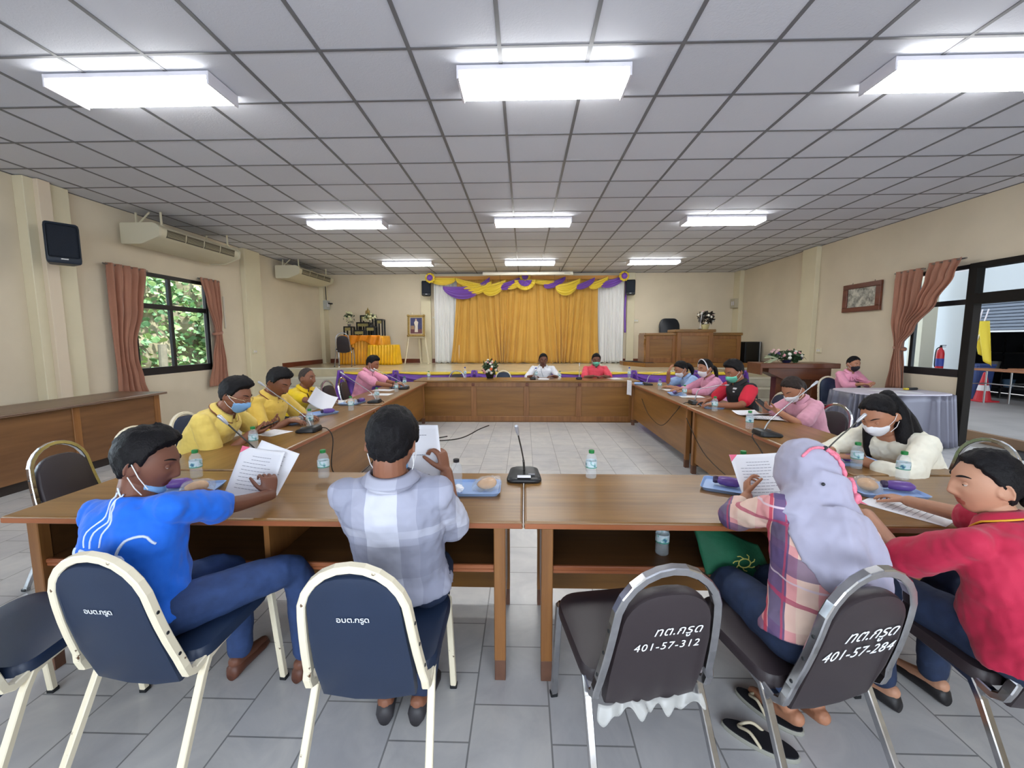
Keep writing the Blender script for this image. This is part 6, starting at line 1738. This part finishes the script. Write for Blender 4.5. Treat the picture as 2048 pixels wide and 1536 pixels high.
M_mblue = mat('blue_mask', (124, 168, 210), .7); M_mwhite = mat('white_mask', (232, 232, 236), .7); M_mgreen = mat('green_mask', (112, 206, 178), .7); M_mblack = mat('black_mask', (36, 36, 42), .8)
def A(w, d=None, n=None, pole=None, curl=.5, thumb=.4):
    o = dict(w=w, curl=curl, thumb=thumb)
    if d: o['d'] = d
    if n: o['n'] = n
    if pole: o['pole'] = pole
    return o

# 1  man in bright blue
c = person(dict(label='man in a bright blue T-shirt holding papers, blue mask under his chin', head=(-1.385, 1.465, 1.198), yaw=-8, s=.925, side=-7, skin='dark', vox=.004, shoulder=.195, belly=.03,
    twist=-6, look=(-60, 14, 0), hair='short', hair_th=.026, tuft=.012, mask=('chin', 's', M_mblue), shirt=shirtm('bright_blue_tshirt', (12, 104, 220)), pants=M_denim, sleeve=.72, collar=False, wrinkle=.026,
    R=A((-1.165, 1.87, .79), (-.16, .22, .9), (-.75, .55, .15), (.45, -.2, -1), 1.3, .35), L=A((-1.60, 1.86, .785), (.5, .9, 0), (0, 0, -1), (-1, -.2, -.6), .4),
    fR=(-.99, 1.74, .085), kR=(-.975, 1.70, .545), fL=(-1.30, 1.75, .085), kL=(-1.27, 1.72, .53), shoe=(92, 54, 40), lid=.85, wide=1.1, loose=1.1))
t = c['t']
bmx = bmesh.new()
for path in ([(-.035, .80), (-.045, .84), (-.012, .88), (-.03, .91), (-.018, .94)], [(-.012, .80), (-.02, .84), (.012, .875), (-.012, .905), (.004, .935)], [(.02, .805), (.012, .84), (.028, .87), (.006, .90), (-.01, .935), (-.014, .955)]):
    tube(bmx, on_surface(c, bez([(x * 1.15 - .03, 0, z * 1.1 - .055) for x, z in path], 16), (.0, 1, 0), .001), .0028, 6)
for path in ([(.07, .79), (.085, .825), (.115, .83), (.135, .80)], [(-.06, .745), (-.06, .79)], [(-.06, .79), (-.035, .785), (-.04, .765), (-.06, .765)], [(-.015, .79), (-.015, .75), (.01, .745), (.025, .755), (.025, .79)], [(.05, .765), (.065, .785), (.085, .775), (.085, .75), (.06, .745), (.05, .765)], [(-.09, .79), (-.075, .745)]):
    tube(bmx, on_surface(c, bez([(x * 1.15 - .02, 0, z * 1.1 - .055) for x, z in path], 12), (0, 1, 0), .001), .0045, 6)
link('shirt_print', bmx, mat('white_print', (214, 226, 244), .7), t)
# 2  man in grey checks
GP = plaid('grey_check', (164, 166, 184), [(0, .30, .075, .115, (206, 208, 222), .85), (2, .34, .03, .14, (140, 142, 160), .55), (0, .30, .195, .07, (134, 138, 158), .5), (2, .34, .20, .03, (190, 192, 206), .5)])
c = person(dict(label='man in a grey and white checked shirt seen from behind, holding up papers', head=(-.475, 1.47, 1.30), yaw=3, s=1.035, skin='brown', vox=.004, shoulder=.16, hs=.97, inf=.018,
    look=(-6, 16, 0), hair='short', hair_th=.026, hair_amp=.005, mask=('chin', 's', M_mblue), shirt=GP, pants=M_denimd, sleeve=.85, loose=1.05, hem=-.16, wrinkle=.022, face=False,
    R=A((-.345, 1.80, .925), (-.25, .15, 1), (-.85, .3, .2), (.22, 0, -1), 1.15, .9), L=A((-.60, 1.84, .88), (.2, .3, .8), (.9, .2, .1), (-.2, 0, -1), 1.1, .8),
    fR=(-.42, 1.56, .085), fL=(-.56, 1.56, .085), kR=(-.38, 1.74, .53), kL=(-.60, 1.74, .53), shoe=(52, 50, 54)))
# 3  woman in grey hijab
HP = plaid('pink_plaid', (226, 158, 158), [(0, .23, .06, .075, (232, 206, 186), .8), (2, .21, .02, .06, (236, 210, 190), .7), (0, .23, .155, .06, (52, 56, 112), .85), (2, .21, .10, .055, (88, 72, 116), .75), (0, .23, .17, .012, (190, 60, 84), .9), (2, .21, .18, .012, (176, 56, 96), .8), (0, .23, .11, .008, (180, 70, 100), .8), (2, .21, .125, .006, (220, 200, 210), .8)], diag=.8)
c = person(dict(label='woman in a grey hijab and pink plaid shirt reading a document, barefoot', head=(1.07, 1.57, 1.142), yaw=10, s=.92, side=19, hs=1.06, skin='mid', fem=True, vox=.004, look=(2, 24, 0), hair=None, face=False, cap=.02,
    shirt=HP, pants=M_denimd, sleeve=1.55, loose=1.12, hem=-.2, wrinkle=.022, collar=False, inf=.02, shoulder=.165, belly=.015,
    L=A((.995, 1.84, .81), (.2, .5, .6), (.9, -.1, -.1), (-1, -.4, -.5), .9, .9), R=A((1.235, 1.90, .83), (-.1, .5, .6), (-.9, -.1, -.1), (1, -.4, -.5), .7, .9),
    fL=(1.02, 1.51, .10), fR=(1.13, 1.52, .10), kL=(.83, 1.70, .52), kR=(1.02, 1.72, .52), shoe=None, pant_end=.16))
t, MH, hs, s = c['t'], c['MH'], c['hs'], c['s']
M_hij = mat('grey_hijab', (168, 166, 186), .8, var=.05, vscale=8, sheen=.2)
bm = bmesh.new(); D, F = ico(5); B = head_pts(D, False)
az = np.arctan2(np.abs(B[:, 0]), B[:, 1]); face = sstep(.75, .55, az) * sstep(.07, .055, B[:, 2])
add_np(bm, (B + D * (.027 - .04 * face)[:, None]) * np.array([1.07, 1.0, 1.0]) * hs, F, MH)
c7, U7, X7, Y7 = c['c7'], c['U7'], c['X7'], c['Y7']
hb = c['hc'] - c['RH'] @ Vector((0, .03, .03)) * hs
rings = []
for k, (q, w, d) in enumerate(((0, .098, .108), (.35, .118, .108), (.6, .148, .108), (.8, .182, .108), (1.0, .20, .108))):
    p = hb.lerp(c7 - U7 * .09 * s + Y7 * .0, q); rings.append([p + X7 * (w * math.cos(a)) + Y7 * (d * math.sin(a)) for a in [2 * PI * i / 24 for i in range(24)]])
rings_to_mesh(bm, rings)
rings = []
for q, w, xo in ((0, .14, 0.0), (.2, .17, .01), (.45, .17, .022), (.7, .155, .035), (.9, .11, .05), (1.0, .06, .06)):
    p = c7 - U7 * ((.03 + .31 * q) * s) - Y7 * (.118 * s + .012) + X7 * xo; rings.append([p + X7 * (w * math.cos(a)) + Y7 * ((.028 + .012 * math.sin(6 * a)) * math.sin(a) + .10 * (abs(math.cos(a)) ** 2) * (1 - .55 * q)) for a in [2 * PI * i / 24 for i in range(24)]])
rings_to_mesh(bm, rings)
hj = fuse('hijab', bm, .006, M_hij, t, 5, .030, .10)
me = hj.data; hbv = BVHTree.FromPolygons([v.co.copy() for v in me.vertices], [list(p.vertices) for p in me.polygons])
def on_h(pts, d, off=.006):
    out = []; d = Vector(d).normalized()
    for p in pts:
        h = hbv.ray_cast(Vector(p) - d * .6, d); out.append(h[0] - d * off if h[0] is not None else Vector(p))
    return out
M_cord = mat('pink_braid', (226, 122, 142), .7, var=.3, vscale=90)
back = (c['RH'] @ Vector((0, 1, -.35)))
P = on_h([MH @ (Vector(p) * hs) for p in bez([(-.08, -.05, .05), (-.04, -.09, .085), (.01, -.1, .075), (.06, -.08, .05)], 18)], back)
bm = bmesh.new(); tube(bm, P, .005, 7, 'round')
P2 = on_h([MH @ (Vector(p) * hs) for p in bez([(.0, -.1, .078), (.03, -.11, .04), (.045, -.12, -.03), (.05, -.13, -.10)], 24)], back)
tube(bm, P2, [.005 + .002 * (k % 3) for k in range(len(P2))], 8, 'round'); ball(bm, P2[-1], (.013, .013, .02), 10, 8)
tag(link('braided_cord', bm, M_cord, hj, smooth=True), 'pink braided cord')
bm = bmesh.new()
ball(bm, on_h([MH @ (Vector((.0, -.1, .08)) * hs)], back)[0], .009, 10, 8); link('pin', bm, M_black, hj)
p = on_h([c7 - U7 * .33 * s + X7 * .02], (0, 1, -.1), .004)[0]; bm = bmesh.new(); box(bm, p, (.035, .006, .018), Euler((0, -.6, 0)).to_matrix(), .002); link('tag', bm, M_black, hj)
bm = bmesh.new(); ball(bm, on_h([MH @ (Vector((-.07, -.08, -.06)) * hs)], back)[0], .006, 8, 6); link('pin', bm, M_black, hj)
# 4  woman in crimson
c = person(dict(label='woman in a crimson shirt with a black bun, turned to the left in profile', head=(1.55, 1.41, 1.150), yaw=14, s=.90, hs=1.02, skin='light', fem=True, vox=.004, look=(58, 2, 0), hair='back', hair_th=.016, belly=.05,
    shirt=shirtm('crimson_shirt', (186, 28, 66)), pants=M_denimd, sleeve=.92, loose=1.35, hem=-.16, wrinkle=.024, inf=.026, shoulder=.19, wide=1.22, trim=mat('gold_trim', (214, 160, 40), .5),
    L=A((1.41, 1.70, .792), (-.3, .9, 0), (0, 0, -1), (-.3, -.1, -1), .5), R=A((1.70, 1.90, .785), (-.3, 1, 0), (0, 0, -1), (1, -.2, -.6), .5), shoe=(30, 28, 30), fL=(1.50, 1.66, .085), fR=(1.74, 1.70, .085), kL=(1.46, 1.69, .52), kR=(1.72, 1.70, .52), lid=.55))
t = c['t']
locks('hair_bun', c, [[(0, -.10, .02), (.0, -.125, .0), (0, -.135, -.03)], [(-.03, -.115, -.02), (.02, -.14, -.005), (.035, -.115, -.04)], [(.03, -.12, -.03), (-.015, -.14, -.035), (-.03, -.10, -.05)]], [(.034, .03), (.026, .022), (.024, .022)], M_hair)
bm = bmesh.new(); cc = Vector((.055, 0, c['c7'].z - .055)); n = 9
for k in range(n):
    a = 2 * PI * k / n; P = on_surface(c, [cc + Vector((r * math.cos(a), 0, r * math.sin(a))) for r in (.006, .012, .02, .026)], (0, 1, -.1), .001); tube(bm, P, [.0045, .005, .004, .0025], 6, 'round')
P = on_surface(c, [cc + Vector((.012 * math.cos(2 * PI * k / 16), 0, .012 * math.sin(2 * PI * k / 16))) for k in range(17)], (0, 1, -.1), .001); tube(bm, P, .004, 6)
for k in range(4):
    P = on_surface(c, [cc + Vector((.045 + .012 * k, 0, -.006)), cc + Vector((.05 + .012 * k, 0, .008)), cc + Vector((.055 + .012 * k, 0, -.004))], (0, 1, -.1), .001); tube(bm, P, .002, 5)
tag(link('emblem', bm, mat('gold_embroidery', (206, 140, 36), .6), t, smooth=True), 'gold embroidered emblem')
# 5  woman in white blouse
c = person(dict(label='woman in a white blouse with long black hair and white mask, writing', head=(2.16, 2.585, 1.19), yaw=98, s=1.06, hs=1.0, skin='mid', fem=True, vox=.0045, look=(12, 30, 0), hair='back', hair_th=.014, mask=('face', 'n95', M_mwhite),
    shirt=shirtm('white_blouse', (236, 232, 214)), pants=M_slacks, sleeve=1.45, loose=1.35, hem=-.16, wrinkle=.03, inf=.018, collar=False, lid=.9, shoulder=.17,
    R=A((1.99, 2.72, .79), (-1, -.3, 0), (0, 0, -1), (0, .8, -.6), .6), L=A((2.02, 2.56, .79), (-.9, .3, 0), (0, 0, -1), (.5, -1, -.25), .6)))
locks('long_hair', c, [[(-.03, -.09, .06), (-.065, -.07, -.02), (-.085, -.02, -.12), (-.095, .03, -.22), (-.09, .06, -.30)], [(.02, -.09, .05), (.065, -.06, -.03), (.085, -.01, -.13), (.085, .04, -.23), (.075, .07, -.28)], [(0, -.1, .06), (0, -.115, -.05), (-.01, -.13, -.16), (-.02, -.15, -.30)], [(-.05, -.08, .02), (-.07, -.085, -.08), (-.085, -.09, -.18), (-.10, -.08, -.26)]],
      [(.03, .042, .045, .035, .012), (.028, .034, .036, .028, .01), (.045, .06, .055, .02), (.035, .05, .045, .02)], M_hair)
# 6  pink woman with phone
c = person(dict(label='woman in a pink short-sleeved blouse and white mask looking down at a phone', head=(2.55, 4.03, 1.172), yaw=100, s=.96, skin='mid', fem=True, look=(6, 36, 0), hair='back', hair_mat=M_hairbr, hair_th=.016, mask=('face', 'n95', M_mwhite), shirt=PK2, pants=M_slacks,
    sleeve=.75, loose=1.2, inf=.018, lid=.9, polo=False, R=A((2.36, 4.14, .845), (-.8, -.2, .3), (0, -.4, 1), (.4, .9, -.8), .7), L=A((2.36, 3.96, .845), (-.8, .1, .3), (0, .3, 1), (.4, -.9, -.8), .7)))
locks('hair_tail', c, [[(0, -.10, .0), (.02, -.12, -.06), (.03, -.10, -.13), (.02, -.07, -.18)]], [(.03, .034, .028, .01)], M_hairbr)
# 7  man in black and red
c = person(dict(label='man in a black shirt with red sleeves and pale green mask', head=(2.40, 4.86, 1.283), yaw=97, s=1.06, hs=1.0, skin='tan', look=(6, 24, 0), hair='short', hair_th=.026, tuft=.012, mask=('face', 's', M_mgreen), shirt=mat('black_tshirt', (26, 25, 29), .75), pants=M_slacks, sleeve=.3, lid=.7,
    R=A((2.12, 4.92, .79), (-1, -.2, 0), (0, 0, -1), (.2, 1, -.6), .6), L=A((2.10, 4.62, .79), (-.9, .3, 0), (0, 0, -1), (.3, -1, -.6), .6)))
t, s = c['t'], c['s']
for sd, (sh, el, W, D, N, a) in c['arms'].items():
    bm = bmesh.new(); limb(bm, [sh.lerp(el, .10), sh.lerp(el, .38), sh.lerp(el, .68)], [.071 * s, .071 * s, .067 * s], 16, 5); tag(fuse('sleeve', bm, .006, mat('red_sleeve', (206, 34, 58), .75), t, 2, .01), 'red sleeve')
bm = bmesh.new(); P = c['sp'][2][0]
for (dx, dz, w, h) in ((-.06, .06, .05, .02), (-.06, .025, .03, .016)):
    q = on_surface(c, [P + Vector((dx + x * w, 0, dz + z * h)) for x, z in ((-.5, -.5), (.5, -.5), (.5, .5), (-.5, .5))], (0, -1, 0), .003); bm.faces.new([bm.verts.new(v) for v in q])
link('shirt_logo', bm, mat('logo_white', (210, 208, 210), .6), t)
# 8  pink woman with hairband
c = person(dict(label='woman in a dusty pink blouse with a white hairband and white mask', head=(2.56, 6.0, 1.24), yaw=94, s=1.0, skin='mid', fem=True, look=(10, 12, 0), hair='back', hair_th=.016, mask=('face', 'n95', M_mwhite), shirt=PK3, pants=M_slacks, sleeve=1.5, loose=1.2, inf=.018, polo=False, lid=.4,
    R=A((2.22, 6.06, .79), (-1, -.2, 0), (0, 0, -1), (.2, 1, -.6)), L=A((2.22, 5.82, .79), (-1, .2, 0), (0, 0, -1), (.2, -1, -.6))))
locks('ponytail', c, [[(0, -.10, .0), (0, -.14, -.03), (0, -.15, -.10), (.0, -.14, -.17), (0, -.12, -.22)]], [(.024, .03, .028, .024, .008)], M_hair)
bm = bmesh.new(); tube(bm, [c['MH'] @ (Vector((.094 * math.cos(a), .035 - .0 * math.sin(a), .135 * math.sin(a) - .004)) * c['hs']) for a in [PI * k / 24 for k in range(25)]], .006, 8, flat=1.6, up=Vector((0, 1, 0))); link('hairband', bm, M_white, c['t'], smooth=True)
# 9  woman in pale blue
c = person(dict(label='woman in a pale blue blouse and white mask resting her forehead on her hand', head=(2.44, 6.58, 1.185), yaw=92, s=.98, skin='mid', fem=True, look=(6, 26, 0), hair='back', hair_th=.018, mask=('face', 'n95', M_mwhite), shirt=BLW, pants=M_slacks, sleeve=.8, loose=1.2, inf=.018, lid=.8,
    R=A((2.26, 6.62, 1.0), (.35, -.1, 1), (1, 0, -.2), (-.9, .4, -1), .4), L=A((2.22, 6.42, .79), (-.8, .5, 0), (0, 0, -1), (.2, -1, -.6))))
locks('hair_tail', c, [[(0, -.10, .02), (0, -.135, -.02), (-.01, -.14, -.09), (0, -.11, -.16)]], [(.036, .04, .034, .012)], M_hair)
# 10, 11  the two men at the head desk
c = person(dict(label='man in a white shirt sitting at the middle of the head desk', head=(.378, 8.38, 1.245), yaw=180, s=.99, skin='dark', look=(4, 10, 0), hair='short', hair_th=.014, shirt=shirtm('white_shirt', (232, 234, 240)), pants=M_slacks, sleeve=1.0, loose=1.15, inf=.02, belly=.03, lid=.5, shoulder=.195,
    R=A((.16, 8.06, .81), (.6, -.5, 0), (0, 0, -1), (-.9, .3, -.8)), L=A((.56, 8.06, .81), (-.6, -.5, 0), (0, 0, -1), (.9, .3, -.8))))
bm = bmesh.new(); tube(bm, on_surface(c, bez([c['c7'] + Vector((.05, .2, .0)), c['c7'] + Vector((.03, .2, -.10)), c['c7'] + Vector((0, .2, -.20))], 10), (0, -1, 0), .003), .004, 6); link('lanyard', bm, mat('grey_lanyard', (140, 146, 160), .6), c['t'])
c = person(dict(label='man in a coral red shirt and pale green mask at the head desk', head=(1.42, 8.34, 1.245), yaw=180, s=.98, skin='dark', look=(-2, 12, 0), hair='short', hair_th=.016, mask=('face', 's', M_mgreen), shirt=shirtm('coral_polo', (226, 74, 92)), pants=M_slacks, sleeve=.8, loose=1.15, inf=.018, belly=.03, lid=.5, shoulder=.195,
    R=A((1.32, 8.02, .81), (.9, -.3, 0), (0, 0, -1), (-1, .2, -.8), .7), L=A((1.52, 8.02, .81), (-.9, -.3, 0), (0, 0, -1), (1, .2, -.8), .7)))
# 12  man in pink writing
c = person(dict(label='man in a pink short-sleeved shirt writing, white mask under his chin', head=(-2.46, 6.74, 1.27), yaw=-92, s=1.06, hs=1.0, skin='tan', look=(-4, 26, 0), hair='short', hair_th=.02, tuft=.008, mask=('chin', 'n95', M_mwhite), shirt=PK, pants=M_slacks, sleeve=.85, loose=1.15, lid=.8, polo=True,
    R=A((-2.07, 6.45, .795), (.8, -.2, 0), (0, .2, -1), (-.2, -1, -.7), .8), L=A((-2.08, 6.78, .79), (.9, -.3, 0), (0, 0, -1), (-.2, 1, -.7))))
bm = bmesh.new(); tube(bm, on_surface(c, bez([c['c7'] + Vector((.05, .1, .0)), c['c7'] + Vector((.045, .1, -.12)), c['c7'] + Vector((.01, .1, -.24))], 10), (-.2, -1, 0), .003), .004, 6); link('lanyard', bm, mat('maroon_lanyard', (120, 44, 66), .6), c['t'])
# 13  yellow shirt with lanyard
c = person(dict(label='man with cropped grey hair in a bright yellow shirt wearing a dark lanyard', head=(-2.62, 4.97, 1.175), yaw=-96, s=.95, skin='brown', look=(-2, 2, 0), hair='crew', hair_mat=M_hairgr, hair_th=.007, hair_amp=.002, cap=.0, shirt=Y3, pants=M_slacks, sleeve=.8, loose=1.1, lid=.4, polo=True,
    R=A((-2.26, 4.56, .80), (.9, -.2, .2), (0, .5, -1), (-.3, -1, -.7), .6), L=A((-2.24, 4.78, .80), (.9, -.3, 0), (0, 0, -1), (-.2, 1, -.7))))
bm = bmesh.new(); q = c['c7'] + Vector((0, .2, -.05)); tube(bm, on_surface(c, bez([q + Vector((-.05, 0, .05)), q + Vector((-.02, 0, -.04)), q + Vector((0, 0, -.10))], 10), (0, -1, 0), .004), .006, 6); tube(bm, on_surface(c, bez([q + Vector((.05, 0, .05)), q + Vector((.02, 0, -.04)), q + Vector((0, 0, -.10))], 10), (0, -1, 0), .004), .006, 6)
ball(bm, on_surface(c, [q + Vector((0, 0, -.09))], (0, -1, 0), .012)[0], (.022, .012, .025), 10, 8); link('lanyard', bm, mat('dark_ribbon', (70, 34, 36), .6), c['t'])
# 14  yellow shirt with moustache
c = person(dict(label='man in a mustard yellow polo shirt with a moustache, looking down', head=(-2.20, 3.68, 1.275), yaw=-94, s=1.07, hs=1.0, skin='brown', look=(-4, 30, 0), hair='short', hair_th=.024, tuft=.014, shirt=Y2, pants=M_slacks, sleeve=.85, loose=1.15, lid=.9, trim=mat('maroon_trim', (120, 52, 40), .6),
    R=A((-2.10, 3.62, .79), (.9, .1, 0), (0, 0, -1), (-.2, -1, -.6)), L=A((-2.08, 3.86, .79), (.9, -.2, 0), (0, 0, -1), (-.2, 1, -.6))))
bm = bmesh.new(); tube(bm, [c['MH'] @ (Vector((x, .094 - 14 * x * x, -.054 - 6 * x * x)) * c['hs']) for x in [-.022 + .044 * k / 8 for k in range(9)]], [.002, .0036, .0044, .0044, .004, .0044, .0044, .0036, .002], 7, 'round'); link('moustache', bm, M_hair, c['t'], smooth=True)
# 15  yellow shirt with mask and glasses
c = person(dict(label='man in a pale yellow polo shirt, blue mask and thin glasses holding a phone', head=(-2.13, 3.01, 1.247), yaw=-86, s=1.11, hs=.96, skin='brown', vox=.0048, look=(2, 22, 0), hair='short', hair_th=.026, tuft=.016, mask=('face', 's', M_mblue), shirt=Y1, pants=M_slacks, sleeve=.60, loose=1.05, wide=.93, shoulder=.165, lid=.8, trim=mat('maroon_trim', (120, 52, 40), .6),
    R=A((-2.04, 3.01, .812), (.6, .6, .1), (0, .3, .6), (-.05, -.1, -1), .8, .9), L=A((-2.06, 3.24, .83), (.8, -.3, .1), (0, -.3, .6), (-.2, 1, -.75), .8, .9)))
MH, hs = c['MH'], c['hs']; bm = bmesh.new()
for sd in (1, -1):
    tube(bm, [MH @ (Vector((sd * .033 + .022 * math.cos(a), .101 - .012 * abs(math.cos(a) * sd + .2) * .5, -.002 + .015 * math.sin(a))) * hs) for a in [2 * PI * k / 20 for k in range(21)]], .0014, 6)
    tube(bm, [MH @ (Vector(p) * hs) for p in ((sd * .055, .094, .002), (sd * .078, .05, .004), (sd * .082, -.01, .006))], .0014, 6)
tube(bm, [MH @ (Vector(p) * hs) for p in ((-.012, .104, .002), (0, .108, .004), (.012, .104, .002))], .0014, 6)
link('glasses', bm, mat('gold_wire', (196, 176, 140), .25, metal=.9), c['t'])
# 16  woman at the registration table
c = person(dict(label='woman in a pink blouse and black mask behind the silver skirted table', head=(5.46, 7.12, 1.235), yaw=184, s=.98, skin='mid', fem=True, look=(2, 8, 0), hair='back', hair_th=.014, mask=('face', 's', M_mblack), shirt=PK, pants=M_slacks, sleeve=1.5, loose=1.25, inf=.018, polo=False, lid=.4,
    R=A((5.34, 6.76, .80), (.7, -.5, 0), (0, 0, -1), (-.4, .2, -1), .8), L=A((5.52, 6.76, .81), (-.7, -.5, .1), (0, 0, -1), (.4, .2, -1), .8)))
bm = bmesh.new(); q = c['c7'] + Vector((0, .2, -.10))
for sd in (1, -1): tube(bm, on_surface(c, bez([q + Vector((0, 0, 0)), q + Vector((sd * .05, 0, .02)), q + Vector((sd * .04, 0, -.05)), q], 10), (0, -1, 0), .010), .012, 7)
link('bow', bm, PK, c['t'], smooth=True)
